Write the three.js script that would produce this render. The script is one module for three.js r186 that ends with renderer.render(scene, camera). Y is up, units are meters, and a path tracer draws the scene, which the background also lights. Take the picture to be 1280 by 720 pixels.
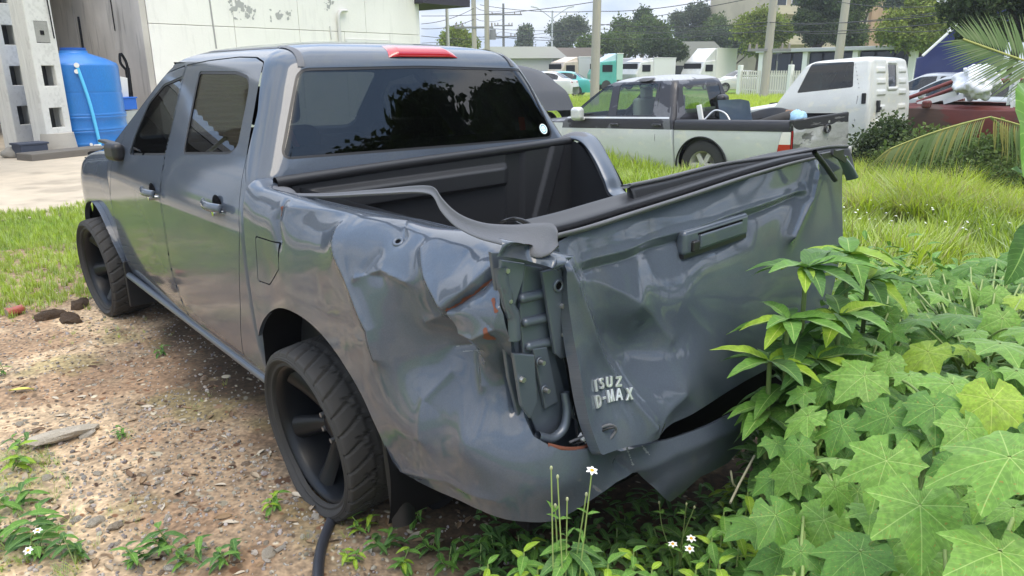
import * as THREE from 'three';
import { mergeGeometries, mergeVertices, toCreasedNormals } from 'three/addons/utils/BufferGeometryUtils.js';
import { RoundedBoxGeometry } from 'three/addons/geometries/RoundedBoxGeometry.js';
import { TextGeometry } from 'three/addons/geometries/TextGeometry.js';
import { FontLoader } from 'three/addons/loaders/FontLoader.js';
import { ImprovedNoise } from 'three/addons/math/ImprovedNoise.js';

const FONT = await new FontLoader().loadAsync('fonts/droid/droid_sans_bold.typeface.json');
// ---------------------------------------------------------------- camera, sky, sun, exposure
const scene = new THREE.Scene();
const camera = new THREE.PerspectiveCamera(43.02, 16 / 9, 0.05, 900);
camera.position.set(-1.887, 1.595, 2.297);
camera.rotation.set(-16.693 * Math.PI / 180, -40.514 * Math.PI / 180, -0.235 * Math.PI / 180, 'YXZ');
camera.updateMatrixWorld(true);
const renderer = new THREE.WebGLRenderer({ antialias: true });
renderer.setSize(1024, 576);
renderer.toneMapping = THREE.LinearToneMapping;
renderer.toneMappingExposure = 1.65;
renderer.outputColorSpace = THREE.SRGBColorSpace;
renderer.shadowMap.enabled = true;
renderer.shadowMap.type = THREE.PCFSoftShadowMap;

const SUN_DIR = new THREE.Vector3(-0.10, 0.84, 0.42).normalize();
const sun = new THREE.DirectionalLight(0xfff1dc, 1.35);
sun.position.copy(SUN_DIR).multiplyScalar(60);
sun.target.position.set(0, 0, 0);
sun.castShadow = true;
sun.shadow.radius = 62;
sun.shadow.mapSize.set(2048, 2048);
Object.assign(sun.shadow.camera, { left: -25, right: 25, top: 25, bottom: -25, near: 1, far: 160 });
scene.add(sun, sun.target);

// ---------------------------------------------------------------- numbers
const V3 = (x, y, z) => new THREE.Vector3(x, y, z);
const PI = Math.PI, R = (d) => d * PI / 180;
const clamp = (x, a = 0, b = 1) => Math.min(b, Math.max(a, x));
const lerp = (a, b, t) => a + (b - a) * t;
const sstep = (a, b, x) => { const t = clamp((x - a) / (b - a)); return t * t * (3 - 2 * t); };
function rng(seed) {
  let s = seed >>> 0;
  const f = () => { s = (s + 0x6d2b79f5) >>> 0; let t = Math.imul(s ^ (s >>> 15), 1 | s); t = (t + Math.imul(t ^ (t >>> 7), 61 | t)) ^ t; return ((t ^ (t >>> 14)) >>> 0) / 4294967296; };
  f.r = (a, b) => a + (b - a) * f(); f.pick = (l) => l[Math.floor(f() * l.length)]; f.n = () => (f() + f() + f() + f() - 2) * 0.87;
  return f;
}
// value noise, 2-D, cheap
function hash2(i, j, s) { let h = (Math.imul(i, 374761393) + Math.imul(j, 668265263) + Math.imul(s, 974711)) | 0; h = Math.imul(h ^ (h >>> 13), 1274126177); return ((h ^ (h >>> 16)) >>> 0) / 4294967296; }
function vnoise(x, y, s = 0) {
  const i = Math.floor(x), j = Math.floor(y), u = x - i, v = y - j, a = u * u * (3 - 2 * u), b = v * v * (3 - 2 * v);
  return lerp(lerp(hash2(i, j, s), hash2(i + 1, j, s), a), lerp(hash2(i, j + 1, s), hash2(i + 1, j + 1, s), a), b);
}
function fbm(x, y, o = 4, s = 0) { let t = 0, a = 0.5, n = 0; for (let k = 0; k < o; k++) { t += a * vnoise(x, y, s + k); n += a; x = x * 2.03 + 17.1; y = y * 2.03 - 9.7; a *= 0.5; } return t / n; }
const pnoise = new ImprovedNoise();

// ---------------------------------------------------------------- the sky: bright broken cloud with blue showing through
{
  const W = 1024, H = 512, d = new Float32Array(W * H * 4);
  for (let j = 0; j < H; j++) for (let i = 0; i < W; i++) {
    const el = ((j + 0.5) / H - 0.5) * PI, az = ((i + 0.5) / W) * 2 * PI;
    const y = Math.sin(el), up = Math.max(y, 0.0);
    let r, g, b;
    // cloud deck looked at on a plane overhead
    const k = 1 / (up + 0.16), px = Math.cos(az) * Math.cos(el) * k * 1.5, pz = Math.sin(az) * Math.cos(el) * k * 1.5;
    const n = pnoise.noise(px * 0.9, pz * 0.9, 3.1) * 0.55 + pnoise.noise(px * 2.1, pz * 2.1, 7.7) * 0.3 + pnoise.noise(px * 4.6, pz * 4.6, 1.3) * 0.16 + pnoise.noise(px * 10, pz * 10, 5.3) * 0.07;
    const c = sstep(-0.16, 0.28, n + 0.1), thick = sstep(0.1, 0.6, n);
    const blue = [0.36, 0.54, 0.86], haze = [0.68, 0.77, 0.92], h = Math.exp(-up * 7);
    const cl = [1.12 - 0.34 * thick, 1.14 - 0.31 * thick, 1.18 - 0.26 * thick];
    const mixc = c * (0.93 - 0.25 * h);
    r = lerp(lerp(blue[0], haze[0], h), cl[0], mixc); g = lerp(lerp(blue[1], haze[1], h), cl[1], mixc); b = lerp(lerp(blue[2], haze[2], h), cl[2], mixc);
    const o = (j * W + i) * 4, zen = 0.62 + 1.0 * up; r *= zen; g *= zen; b *= zen;      // an overcast vault is brighter overhead
    d[o] = r; d[o + 1] = g; d[o + 2] = b; d[o + 3] = 1;
  }
  const sky = new THREE.DataTexture(d, W, H, THREE.RGBAFormat, THREE.FloatType);
  sky.mapping = THREE.EquirectangularReflectionMapping; sky.magFilter = THREE.LinearFilter; sky.minFilter = THREE.LinearFilter; sky.needsUpdate = true;
  scene.background = sky; scene.environment = sky;
  scene.backgroundIntensity = 1.0; scene.environmentIntensity = 1.0;
}

// ---------------------------------------------------------------- finding places: a pixel of the 1280 x 720 photograph gives a ray from the lens
const CAM = camera.position.clone(), CAMQ = camera.quaternion.clone(), CAMQI = CAMQ.clone().invert(), FOC = 360 / Math.tan(R(43.02 / 2));
const ray = (px, py) => V3((px - 640) / FOC, (360 - py) / FOC, -1).applyQuaternion(CAMQ);
const onAxis = (px, py, ax, v) => { const d = ray(px, py), t = (v - CAM[ax]) / d[ax]; return CAM.clone().addScaledVector(d, t); };
const onX = (px, py, v) => onAxis(px, py, 'x', v), onY = (px, py, v) => onAxis(px, py, 'y', v), onZ = (px, py, v) => onAxis(px, py, 'z', v);
const far = (px, py, D) => { const d = ray(px, py); return CAM.clone().addScaledVector(d, D / Math.hypot(d.x, d.z)); };
const proj = (p) => { const q = p.clone().sub(CAM).applyQuaternion(CAMQI); return [640 + FOC * q.x / -q.z, 360 - FOC * q.y / -q.z, -q.z]; };

// ---------------------------------------------------------------- scene objects
const used = new Map();
function numbered(name) { const n = used.get(name) || 0; used.set(name, n + 1); return n ? name + '_' + String(n).padStart(3, '0') : name; }
function shade(o) { o.traverse((m) => { if (m.isMesh) { m.castShadow = true; m.receiveShadow = true; } }); return o; }
function tag(o, label, category, group, kind) {
  if (label) o.userData.label = label;
  if (category) o.userData.category = category;
  if (group) o.userData.group = group;
  if (kind) o.userData.kind = kind;
  return o;
}
function thing(name, label, category, pos, turn = 0, group) {
  const o = new THREE.Group(); o.name = numbered(name); scene.add(o);
  if (pos) o.position.set(pos.x ?? pos[0], pos.y ?? pos[1], pos.z ?? pos[2]);
  o.rotation.y = turn; return tag(o, label, category, group);
}
function mesh(name, geo, mat, parent = scene) {
  if (Array.isArray(geo)) geo = merge(geo);
  const m = new THREE.Mesh(geo, mat); m.name = parent === scene ? numbered(name) : name; m.castShadow = m.receiveShadow = true; parent.add(m); return m;
}
function merge(list) {
  const l = list.map((g) => { let q = g.index ? g.toNonIndexed() : g; for (const k of Object.keys(q.attributes)) if (!['position', 'normal', 'uv', 'color'].includes(k)) q.deleteAttribute(k); if (!q.attributes.uv) q.setAttribute('uv', new THREE.BufferAttribute(new Float32Array(q.attributes.position.count * 2), 2)); if (!q.attributes.normal) q.computeVertexNormals(); return q; });
  if (l.some((q) => q.attributes.color) && !l.every((q) => q.attributes.color)) l.forEach((q) => q.deleteAttribute('color'));
  return mergeGeometries(l);
}
// geometry makers
function box(w, h, d, x = 0, y = 0, z = 0, r = 0) { const g = r ? new RoundedBoxGeometry(w, h, d, 2, Math.min(r, w / 2.01, h / 2.01, d / 2.01)) : new THREE.BoxGeometry(w, h, d); g.translate(x, y, z); return g; }
function cyl(r0, r1, h, n = 24, open = false) { return new THREE.CylinderGeometry(r1, r0, h, n, 1, open); }
function bar(a, b, r, n = 8, r2 = r) {           // a round bar from a to b
  const d = b.clone().sub(a), g = new THREE.CylinderGeometry(r2, r, d.length(), n, 1); g.translate(0, d.length() / 2, 0);
  g.applyQuaternion(new THREE.Quaternion().setFromUnitVectors(V3(0, 1, 0), d.normalize())); g.translate(a.x, a.y, a.z); return g;
}
function beam(a, b, w, h, up = V3(0, 1, 0)) {     // a square bar from a to b
  const d = b.clone().sub(a), L = d.length(), g = new THREE.BoxGeometry(w, h, L), z = d.normalize(), x = up.clone().cross(z).normalize(), y = z.clone().cross(x);
  g.applyMatrix4(new THREE.Matrix4().makeBasis(x, y, z)); const c = a.clone().add(b).multiplyScalar(0.5); g.translate(c.x, c.y, c.z); return g;
}
function tube(pts, r, seg = 40, n = 8, closed = false) { return new THREE.TubeGeometry(new THREE.CatmullRomCurve3(pts, closed, 'centripetal'), seg, r, n, closed); }
function lathe(pts, n = 48) { return new THREE.LatheGeometry(pts.map((p) => new THREE.Vector2(p[0], p[1])), n); }
// a ribbon with thickness: points, half-width vectors
function ribbon(pts, halfs, thick, seg = 60, crown = 0) {
  const c = new THREE.CatmullRomCurve3(pts, false, 'centripetal'), h = new THREE.CatmullRomCurve3(halfs, false, 'catmullrom', 0.5), N = 8, g = new THREE.BufferGeometry(), P = [], I = [], U = [];
  const prof = [];
  for (let k = 0; k <= N; k++) { const t = -1 + 2 * k / N; prof.push([t, thick / 2 * (1 - 0.5 * t ** 6) + crown * (1 - t * t)]); }
  for (let k = N; k >= 0; k--) { const t = -1 + 2 * k / N; prof.push([t, -thick / 2 * (1 - 0.5 * t ** 6) + crown * (1 - t * t)]); }
  const M = prof.length;
  for (let i = 0; i <= seg; i++) {
    const t = i / seg, p = c.getPoint(t), tan = c.getTangent(t), w = h.getPoint(t), n = tan.clone().cross(w).normalize();
    for (let k = 0; k < M; k++) { const q = p.clone().addScaledVector(w, prof[k][0]).addScaledVector(n, prof[k][1]); P.push(q.x, q.y, q.z); U.push(t * 4, k / M); }
  }
  for (let i = 0; i < seg; i++) for (let k = 0; k < M; k++) { const a = i * M + k, b = i * M + (k + 1) % M, d = a + M, e = b + M; I.push(a, b, e, a, e, d); }
  for (const i of [0, seg]) for (let k = 1; k < M - 1; k++) I.push(i * M, i * M + k, i * M + k + 1);
  g.setAttribute('position', new THREE.Float32BufferAttribute(P, 3)); g.setAttribute('uv', new THREE.Float32BufferAttribute(U, 2)); g.setIndex(I); g.computeVertexNormals(); return g;
}
// smooth table: rows [t, a, b, ...] -> values at t (monotone-ish cubic)
function table(rows) {
  return (t) => {
    let i = 0; while (i < rows.length - 2 && t > rows[i + 1][0]) i++;
    const p1 = rows[i], p2 = rows[i + 1], p0 = rows[i - 1] || p1, p3 = rows[i + 2] || p2, L = p2[0] - p1[0], u = clamp((t - p1[0]) / L, -0.5, 1.5), out = [];
    for (let k = 1; k < p1.length; k++) {
      let m1 = p0 === p1 ? (p2[k] - p1[k]) / L : (p2[k] - p0[k]) / (p2[0] - p0[0]), m2 = p3 === p2 ? (p2[k] - p1[k]) / L : (p3[k] - p1[k]) / (p3[0] - p1[0]);
      const s = (p2[k] - p1[k]) / L; if (s === 0) m1 = m2 = 0; else { m1 = clamp(m1 / s, 0, 3) * s; m2 = clamp(m2 / s, 0, 3) * s; }
      const u2 = u * u, u3 = u2 * u;
      out.push((2 * u3 - 3 * u2 + 1) * p1[k] + (u3 - 2 * u2 + u) * L * m1 + (-2 * u3 + 3 * u2) * p2[k] + (u3 - u2) * L * m2);
    }
    return out;
  };
}
// signed distance to a polygon, inside positive
function poly(pts, round = 0) {
  let P = pts;
  if (round) {
    const Q = [];
    for (let i = 0; i < P.length; i++) {
      const a = P[(i + P.length - 1) % P.length], b = P[i], c = P[(i + 1) % P.length];
      const la = Math.hypot(a[0] - b[0], a[1] - b[1]), lc = Math.hypot(c[0] - b[0], c[1] - b[1]), ra = Math.min(round, la * 0.45), rc = Math.min(round, lc * 0.45);
      const s = [b[0] + (a[0] - b[0]) * ra / la, b[1] + (a[1] - b[1]) * ra / la], e = [b[0] + (c[0] - b[0]) * rc / lc, b[1] + (c[1] - b[1]) * rc / lc];
      for (let k = 0; k <= 5; k++) { const t = k / 5; Q.push([(1 - t) ** 2 * s[0] + 2 * t * (1 - t) * b[0] + t * t * e[0], (1 - t) ** 2 * s[1] + 2 * t * (1 - t) * b[1] + t * t * e[1]]); }
    }
    P = Q;
  }
  const n = P.length;
  return (x, y) => {
    let d = 1e9, inside = false;
    for (let i = 0, j = n - 1; i < n; j = i++) {
      const ax = P[j][0], ay = P[j][1], ex = P[i][0] - ax, ey = P[i][1] - ay, wx = x - ax, wy = y - ay, t = clamp((wx * ex + wy * ey) / (ex * ex + ey * ey + 1e-12));
      const qx = wx - ex * t, qy = wy - ey * t; d = Math.min(d, qx * qx + qy * qy);
      if ((P[i][1] > y) !== (P[j][1] > y) && x < (P[j][0] - P[i][0]) * (y - P[i][1]) / (P[j][1] - P[i][1]) + P[i][0]) inside = !inside;
    }
    return inside ? Math.sqrt(d) : -Math.sqrt(d);
  };
}
function segDist(P, x, y) {
  let d = 1e9;
  for (let i = 1; i < P.length; i++) {
    const ax = P[i - 1][0], ay = P[i - 1][1], ex = P[i][0] - ax, ey = P[i][1] - ay, wx = x - ax, wy = y - ay, t = clamp((wx * ex + wy * ey) / (ex * ex + ey * ey + 1e-12)), qx = wx - ex * t, qy = wy - ey * t;
    d = Math.min(d, qx * qx + qy * qy);
  }
  return Math.sqrt(d);
}
// a curved sheet fn(u, v) trimmed where keep(u, v, p) < 0, with a turned-in edge (lip) along the trim
function normalAt(fn, u, v, e = 1.5e-3) {
  const a = fn(u + e, v).sub(fn(u - e, v)), b = fn(u, v + e).sub(fn(u, v - e)), n = a.cross(b); return n.lengthSq() < 1e-24 ? V3(0, 1, 0) : n.normalize();
}
function surf(fn, us, vs, o = {}) {
  const { keep, off = 0, lip = 0, flip = false } = o;
  if (us.length === 3 && !Array.isArray(us.list) && o.step !== false) { const [a, b, n] = us; us = Array.from({ length: n + 1 }, (_, i) => lerp(a, b, i / n)); }
  if (vs.length === 3 && o.step !== false) { const [a, b, n] = vs; vs = Array.from({ length: n + 1 }, (_, i) => lerp(a, b, i / n)); }
  const P = [], N = [], U = [], C = [], D = [], I = [], nu = us.length, nv = vs.length, sgn = flip ? -1 : 1, prm = [];
  const add = (u, v) => {
    const p = fn(u, v), n = normalAt(fn, u, v).multiplyScalar(sgn); const d = keep ? keep(u, v, p) : 1;
    if (off) p.addScaledVector(n, off);
    P.push(p.x, p.y, p.z); N.push(n.x, n.y, n.z); U.push(...(o.uv ? o.uv(u, v, p) : [u, v])); D.push(d); prm.push([u, v]);
    if (o.color) C.push(...o.color(u, v, p));
    return D.length - 1;
  };
  for (let i = 0; i < nu; i++) for (let j = 0; j < nv; j++) add(us[i], vs[j]);
  const cut = new Map(), edges = [];
  const cross = (a, b) => {
    const key = a < b ? a * 4e6 + b : b * 4e6 + a; if (cut.has(key)) return cut.get(key);
    let lo = 0, hi = 1, s = D[a], t = s / (s - D[b]);
    for (let k = 0; k < 3; k++) { const u = lerp(prm[a][0], prm[b][0], t), v = lerp(prm[a][1], prm[b][1], t), d = keep(u, v, fn(u, v)); if ((d > 0) === (s > 0)) lo = t; else hi = t; if (Math.abs(d) < 1e-4) break; t = (lo + hi) / 2; }
    const q = add(lerp(prm[a][0], prm[b][0], t), lerp(prm[a][1], prm[b][1], t)); cut.set(key, q); return q;
  };
  const tri = (a, b, c) => {
    const T = [a, b, c], out = []; let c0 = null, c1 = null;
    for (let k = 0; k < 3; k++) {
      const x = T[k], y = T[(k + 1) % 3];
      if (D[x] > 0) out.push(x);
      if ((D[x] > 0) !== (D[y] > 0)) { const q = cross(x, y); out.push(q); if (D[x] > 0) c0 = q; else c1 = q; }
    }
    for (let k = 1; k + 1 < out.length; k++) I.push(out[0], out[k], out[k + 1]);
    if (c0 !== null && c1 !== null) edges.push([c0, c1]);
  };
  for (let i = 0; i + 1 < nu; i++) for (let j = 0; j + 1 < nv; j++) {
    const a = i * nv + j, b = a + nv, c = b + 1, d = a + 1;
    if (flip) { tri(a, c, b); tri(a, d, c); } else { tri(a, b, c); tri(a, c, d); }
  }
  if (lip) for (const [a, b] of edges) {
    const q = [];
    for (const k of [a, b]) for (const s of [0, -lip]) {
      P.push(P[3 * k] + N[3 * k] * s, P[3 * k + 1] + N[3 * k + 1] * s, P[3 * k + 2] + N[3 * k + 2] * s); U.push(U[2 * k], U[2 * k + 1]); if (o.color) C.push(C[3 * k], C[3 * k + 1], C[3 * k + 2]);
      const e = V3(P[3 * b] - P[3 * a], P[3 * b + 1] - P[3 * a + 1], P[3 * b + 2] - P[3 * a + 2]).cross(V3(N[3 * k], N[3 * k + 1], N[3 * k + 2])).normalize();
      N.push(e.x, e.y, e.z); q.push(P.length / 3 - 1);
    }
    I.push(q[0], q[1], q[3], q[0], q[3], q[2]);
  }
  const g = new THREE.BufferGeometry();
  g.setAttribute('position', new THREE.Float32BufferAttribute(P, 3)); g.setAttribute('normal', new THREE.Float32BufferAttribute(N, 3)); g.setAttribute('uv', new THREE.Float32BufferAttribute(U, 2));
  if (o.color) g.setAttribute('color', new THREE.Float32BufferAttribute(C, 3));
  g.setIndex(I); return g;
}
const span = (a, b, n) => Array.from({ length: n + 1 }, (_, i) => lerp(a, b, i / n));
// where on the sheet fn the ray through a pixel lands
function finder(fn, us, vs, facing = null) {
  const G = [];
  for (const u of us) for (const v of vs) { const p = fn(u, v), q = proj(p); if (q[2] > 0) G.push([u, v, q[0], q[1], q[2]]); }
  return (px, py) => {
    let best = null, bd = 1e18;
    for (const g of G) { const d = (g[2] - px) ** 2 + (g[3] - py) ** 2 + g[4] * 40; if (d < bd) { bd = d; best = g; } }
    let [u, v] = best; const e = 1e-3;
    for (let k = 0; k < 12; k++) {
      const q = proj(fn(u, v)), a = proj(fn(u + e, v)), b = proj(fn(u, v + e));
      const j11 = (a[0] - q[0]) / e, j21 = (a[1] - q[1]) / e, j12 = (b[0] - q[0]) / e, j22 = (b[1] - q[1]) / e, det = j11 * j22 - j12 * j21;
      if (Math.abs(det) < 1e-6) break;
      const rx = px - q[0], ry = py - q[1]; let du = (rx * j22 - ry * j12) / det, dv = (-rx * j21 + ry * j11) / det; const m = Math.hypot(du, dv); if (m > 0.15) { du *= 0.15 / m; dv *= 0.15 / m; }
      u += du; v += dv; if (m < 1e-6) break;
    }
    return [u, v];
  };
}
// thin-plate spline through [u, v, height] points
function spline(pts, kern = (r2) => (r2 > 1e-12 ? r2 * Math.log(r2) : 0), smooth = 1e-4) {
  const n = pts.length, m = n + 3, A = Array.from({ length: m }, () => new Float64Array(m + 1));
  for (let i = 0; i < n; i++) { for (let j = 0; j < n; j++) A[i][j] = kern((pts[i][0] - pts[j][0]) ** 2 + (pts[i][1] - pts[j][1]) ** 2) + (i === j ? smooth : 0); A[i][n] = A[n][i] = 1; A[i][n + 1] = A[n + 1][i] = pts[i][0]; A[i][n + 2] = A[n + 2][i] = pts[i][1]; A[i][m] = pts[i][2]; }
  for (let c = 0; c < m; c++) { let p = c; for (let r = c + 1; r < m; r++) if (Math.abs(A[r][c]) > Math.abs(A[p][c])) p = r; [A[c], A[p]] = [A[p], A[c]]; for (let r = 0; r < m; r++) if (r !== c && A[c][c]) { const f = A[r][c] / A[c][c]; if (f) for (let k = c; k <= m; k++) A[r][k] -= f * A[c][k]; } }
  const w = A.map((r, i) => r[m] / r[i]);
  return (u, v) => { let s = w[n] + w[n + 1] * u + w[n + 2] * v; for (let i = 0; i < n; i++) s += w[i] * kern((pts[i][0] - u) ** 2 + (pts[i][1] - v) ** 2); return s; };
}
// a sharp fold along a polyline: height h, reach w to both sides, optionally one-sided
const crease = (P, h, w, soft = 0.004) => (u, v) => { const d = segDist(P, u, v); return h * Math.exp(-(Math.sqrt(d * d + soft * soft) - soft) / w); };

// ---------------------------------------------------------------- textures
function dataTex(w, h, f, srgb = true, rep = true) {
  const d = new Uint8Array(w * h * 4);
  for (let j = 0; j < h; j++) for (let i = 0; i < w; i++) { const c = f(i / w, j / h, i, j), o = (j * w + i) * 4; d[o] = clamp(c[0]) * 255; d[o + 1] = clamp(c[1]) * 255; d[o + 2] = clamp(c[2]) * 255; d[o + 3] = 255; }
  const t = new THREE.DataTexture(d, w, h); t.magFilter = THREE.LinearFilter; t.minFilter = THREE.LinearMipmapLinearFilter; t.generateMipmaps = true; if (rep) t.wrapS = t.wrapT = THREE.RepeatWrapping; if (srgb) t.colorSpace = THREE.SRGBColorSpace; t.needsUpdate = true; return t;
}
// noise that wraps in the unit square
function wnoise(u, v, n, s) { const i = Math.floor(u * n), j = Math.floor(v * n), a = u * n - i, b = v * n - j, x = a * a * (3 - 2 * a), y = b * b * (3 - 2 * b), w = (k) => ((k % n) + n) % n; return lerp(lerp(hash2(w(i), w(j), s), hash2(w(i + 1), w(j), s), x), lerp(hash2(w(i), w(j + 1), s), hash2(w(i + 1), w(j + 1), s), x), y); }
function wfbm(u, v, n, o, s) { let t = 0, a = 0.5, q = 0; for (let k = 0; k < o; k++) { t += a * wnoise(u, v, n << k, s + k); q += a; a *= 0.5; } return t / q; }
function canvasTex(w, h, draw, srgb = true) { const c = document.createElement('canvas'); c.width = w; c.height = h; draw(c.getContext('2d'), w, h); const t = new THREE.CanvasTexture(c); if (srgb) t.colorSpace = THREE.SRGBColorSpace; t.anisotropy = 8; return t; }
const col = (r, g, b) => new THREE.Color().setRGB(r, g, b);
const std = (c, rough = 0.8, o = {}) => new THREE.MeshStandardMaterial({ color: c, roughness: rough, side: THREE.DoubleSide, ...o });
const phys = (c, rough, o = {}) => new THREE.MeshPhysicalMaterial({ color: c, roughness: rough, side: THREE.DoubleSide, ...o });

const grainBump = dataTex(256, 256, (u, v, i, j) => { const g = 0.5 * wfbm(u, v, 16, 4, 3) + 0.5 * hash2(i, j, 9); return [g, g, g]; }, false);
const dustMap = dataTex(512, 512, (u, v, i, j) => { const n = wfbm(u, v, 4, 6, 11), q = sstep(0.55, 0.8, wfbm(u, v, 12, 4, 41)), f = 0.93 + 0.07 * hash2(i, j, 3), s = 0.86 + 0.14 * n; return [s * f + 0.05 * q, s * f + 0.035 * q, s * f]; });
const dustRough = dataTex(512, 512, (u, v, i, j) => { const n = wfbm(u, v, 5, 6, 21), s = 0.42 + 0.55 * n + 0.12 * (hash2(i, j, 5) - 0.5); return [s, s, s]; }, false);
const M = {
  paint: phys(col(0.086, 0.105, 0.138), 0.45, { metalness: 0.0, specularIntensity: 0.15, clearcoat: 1, clearcoatRoughness: 0.11, clearcoatRoughnessMap: dustRough, map: dustMap }),
  paintIn: phys(col(0.090, 0.110, 0.142), 0.42, { metalness: 0.3, clearcoat: 0.5, clearcoatRoughness: 0.2 }),
  liner: std(col(0.016, 0.017, 0.02), 0.5, { bumpMap: grainBump, bumpScale: 0.0006 }),
  plastic: std(col(0.012, 0.012, 0.014), 0.42),
  trim: std(col(0.115, 0.118, 0.130), 0.62, { bumpMap: grainBump, bumpScale: 0.001 }),
  rubber: std(col(0.040, 0.038, 0.036), 0.8, { map: dustMap }),
  gap: phys(col(0.006, 0.006, 0.007), 1, { specularIntensity: 0.1 }),
  rim: phys(col(0.007, 0.008, 0.010), 0.36, { specularIntensity: 0.6 }),
  steel: std(col(0.5, 0.5, 0.5), 0.35, { metalness: 0.9 }),
  scrape: std(col(0.19, 0.205, 0.22), 0.6),
  badge: phys(col(0.82, 0.83, 0.84), 0.28, { metalness: 0.75 }),
  chrome: phys(col(0.78, 0.79, 0.8), 0.12, { metalness: 1 }),
  dark: phys(col(0.010, 0.010, 0.011), 1, { specularIntensity: 0.15 }),
  red: phys(col(0.42, 0.012, 0.018), 0.18, { clearcoat: 1, clearcoatRoughness: 0.05 }),
  tint: phys(col(0.10, 0.105, 0.11), 0.0, { transmission: 1, thickness: 0, ior: 1.52, specularIntensity: 1 }),
  rust: std(col(0.15, 0.048, 0.026), 0.85, { bumpMap: grainBump, bumpScale: 0.002 }),
  whitePaint: std(col(0.72, 0.72, 0.70), 0.7),
};
for (const k of ['liner', 'trim', 'rust']) { }
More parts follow.
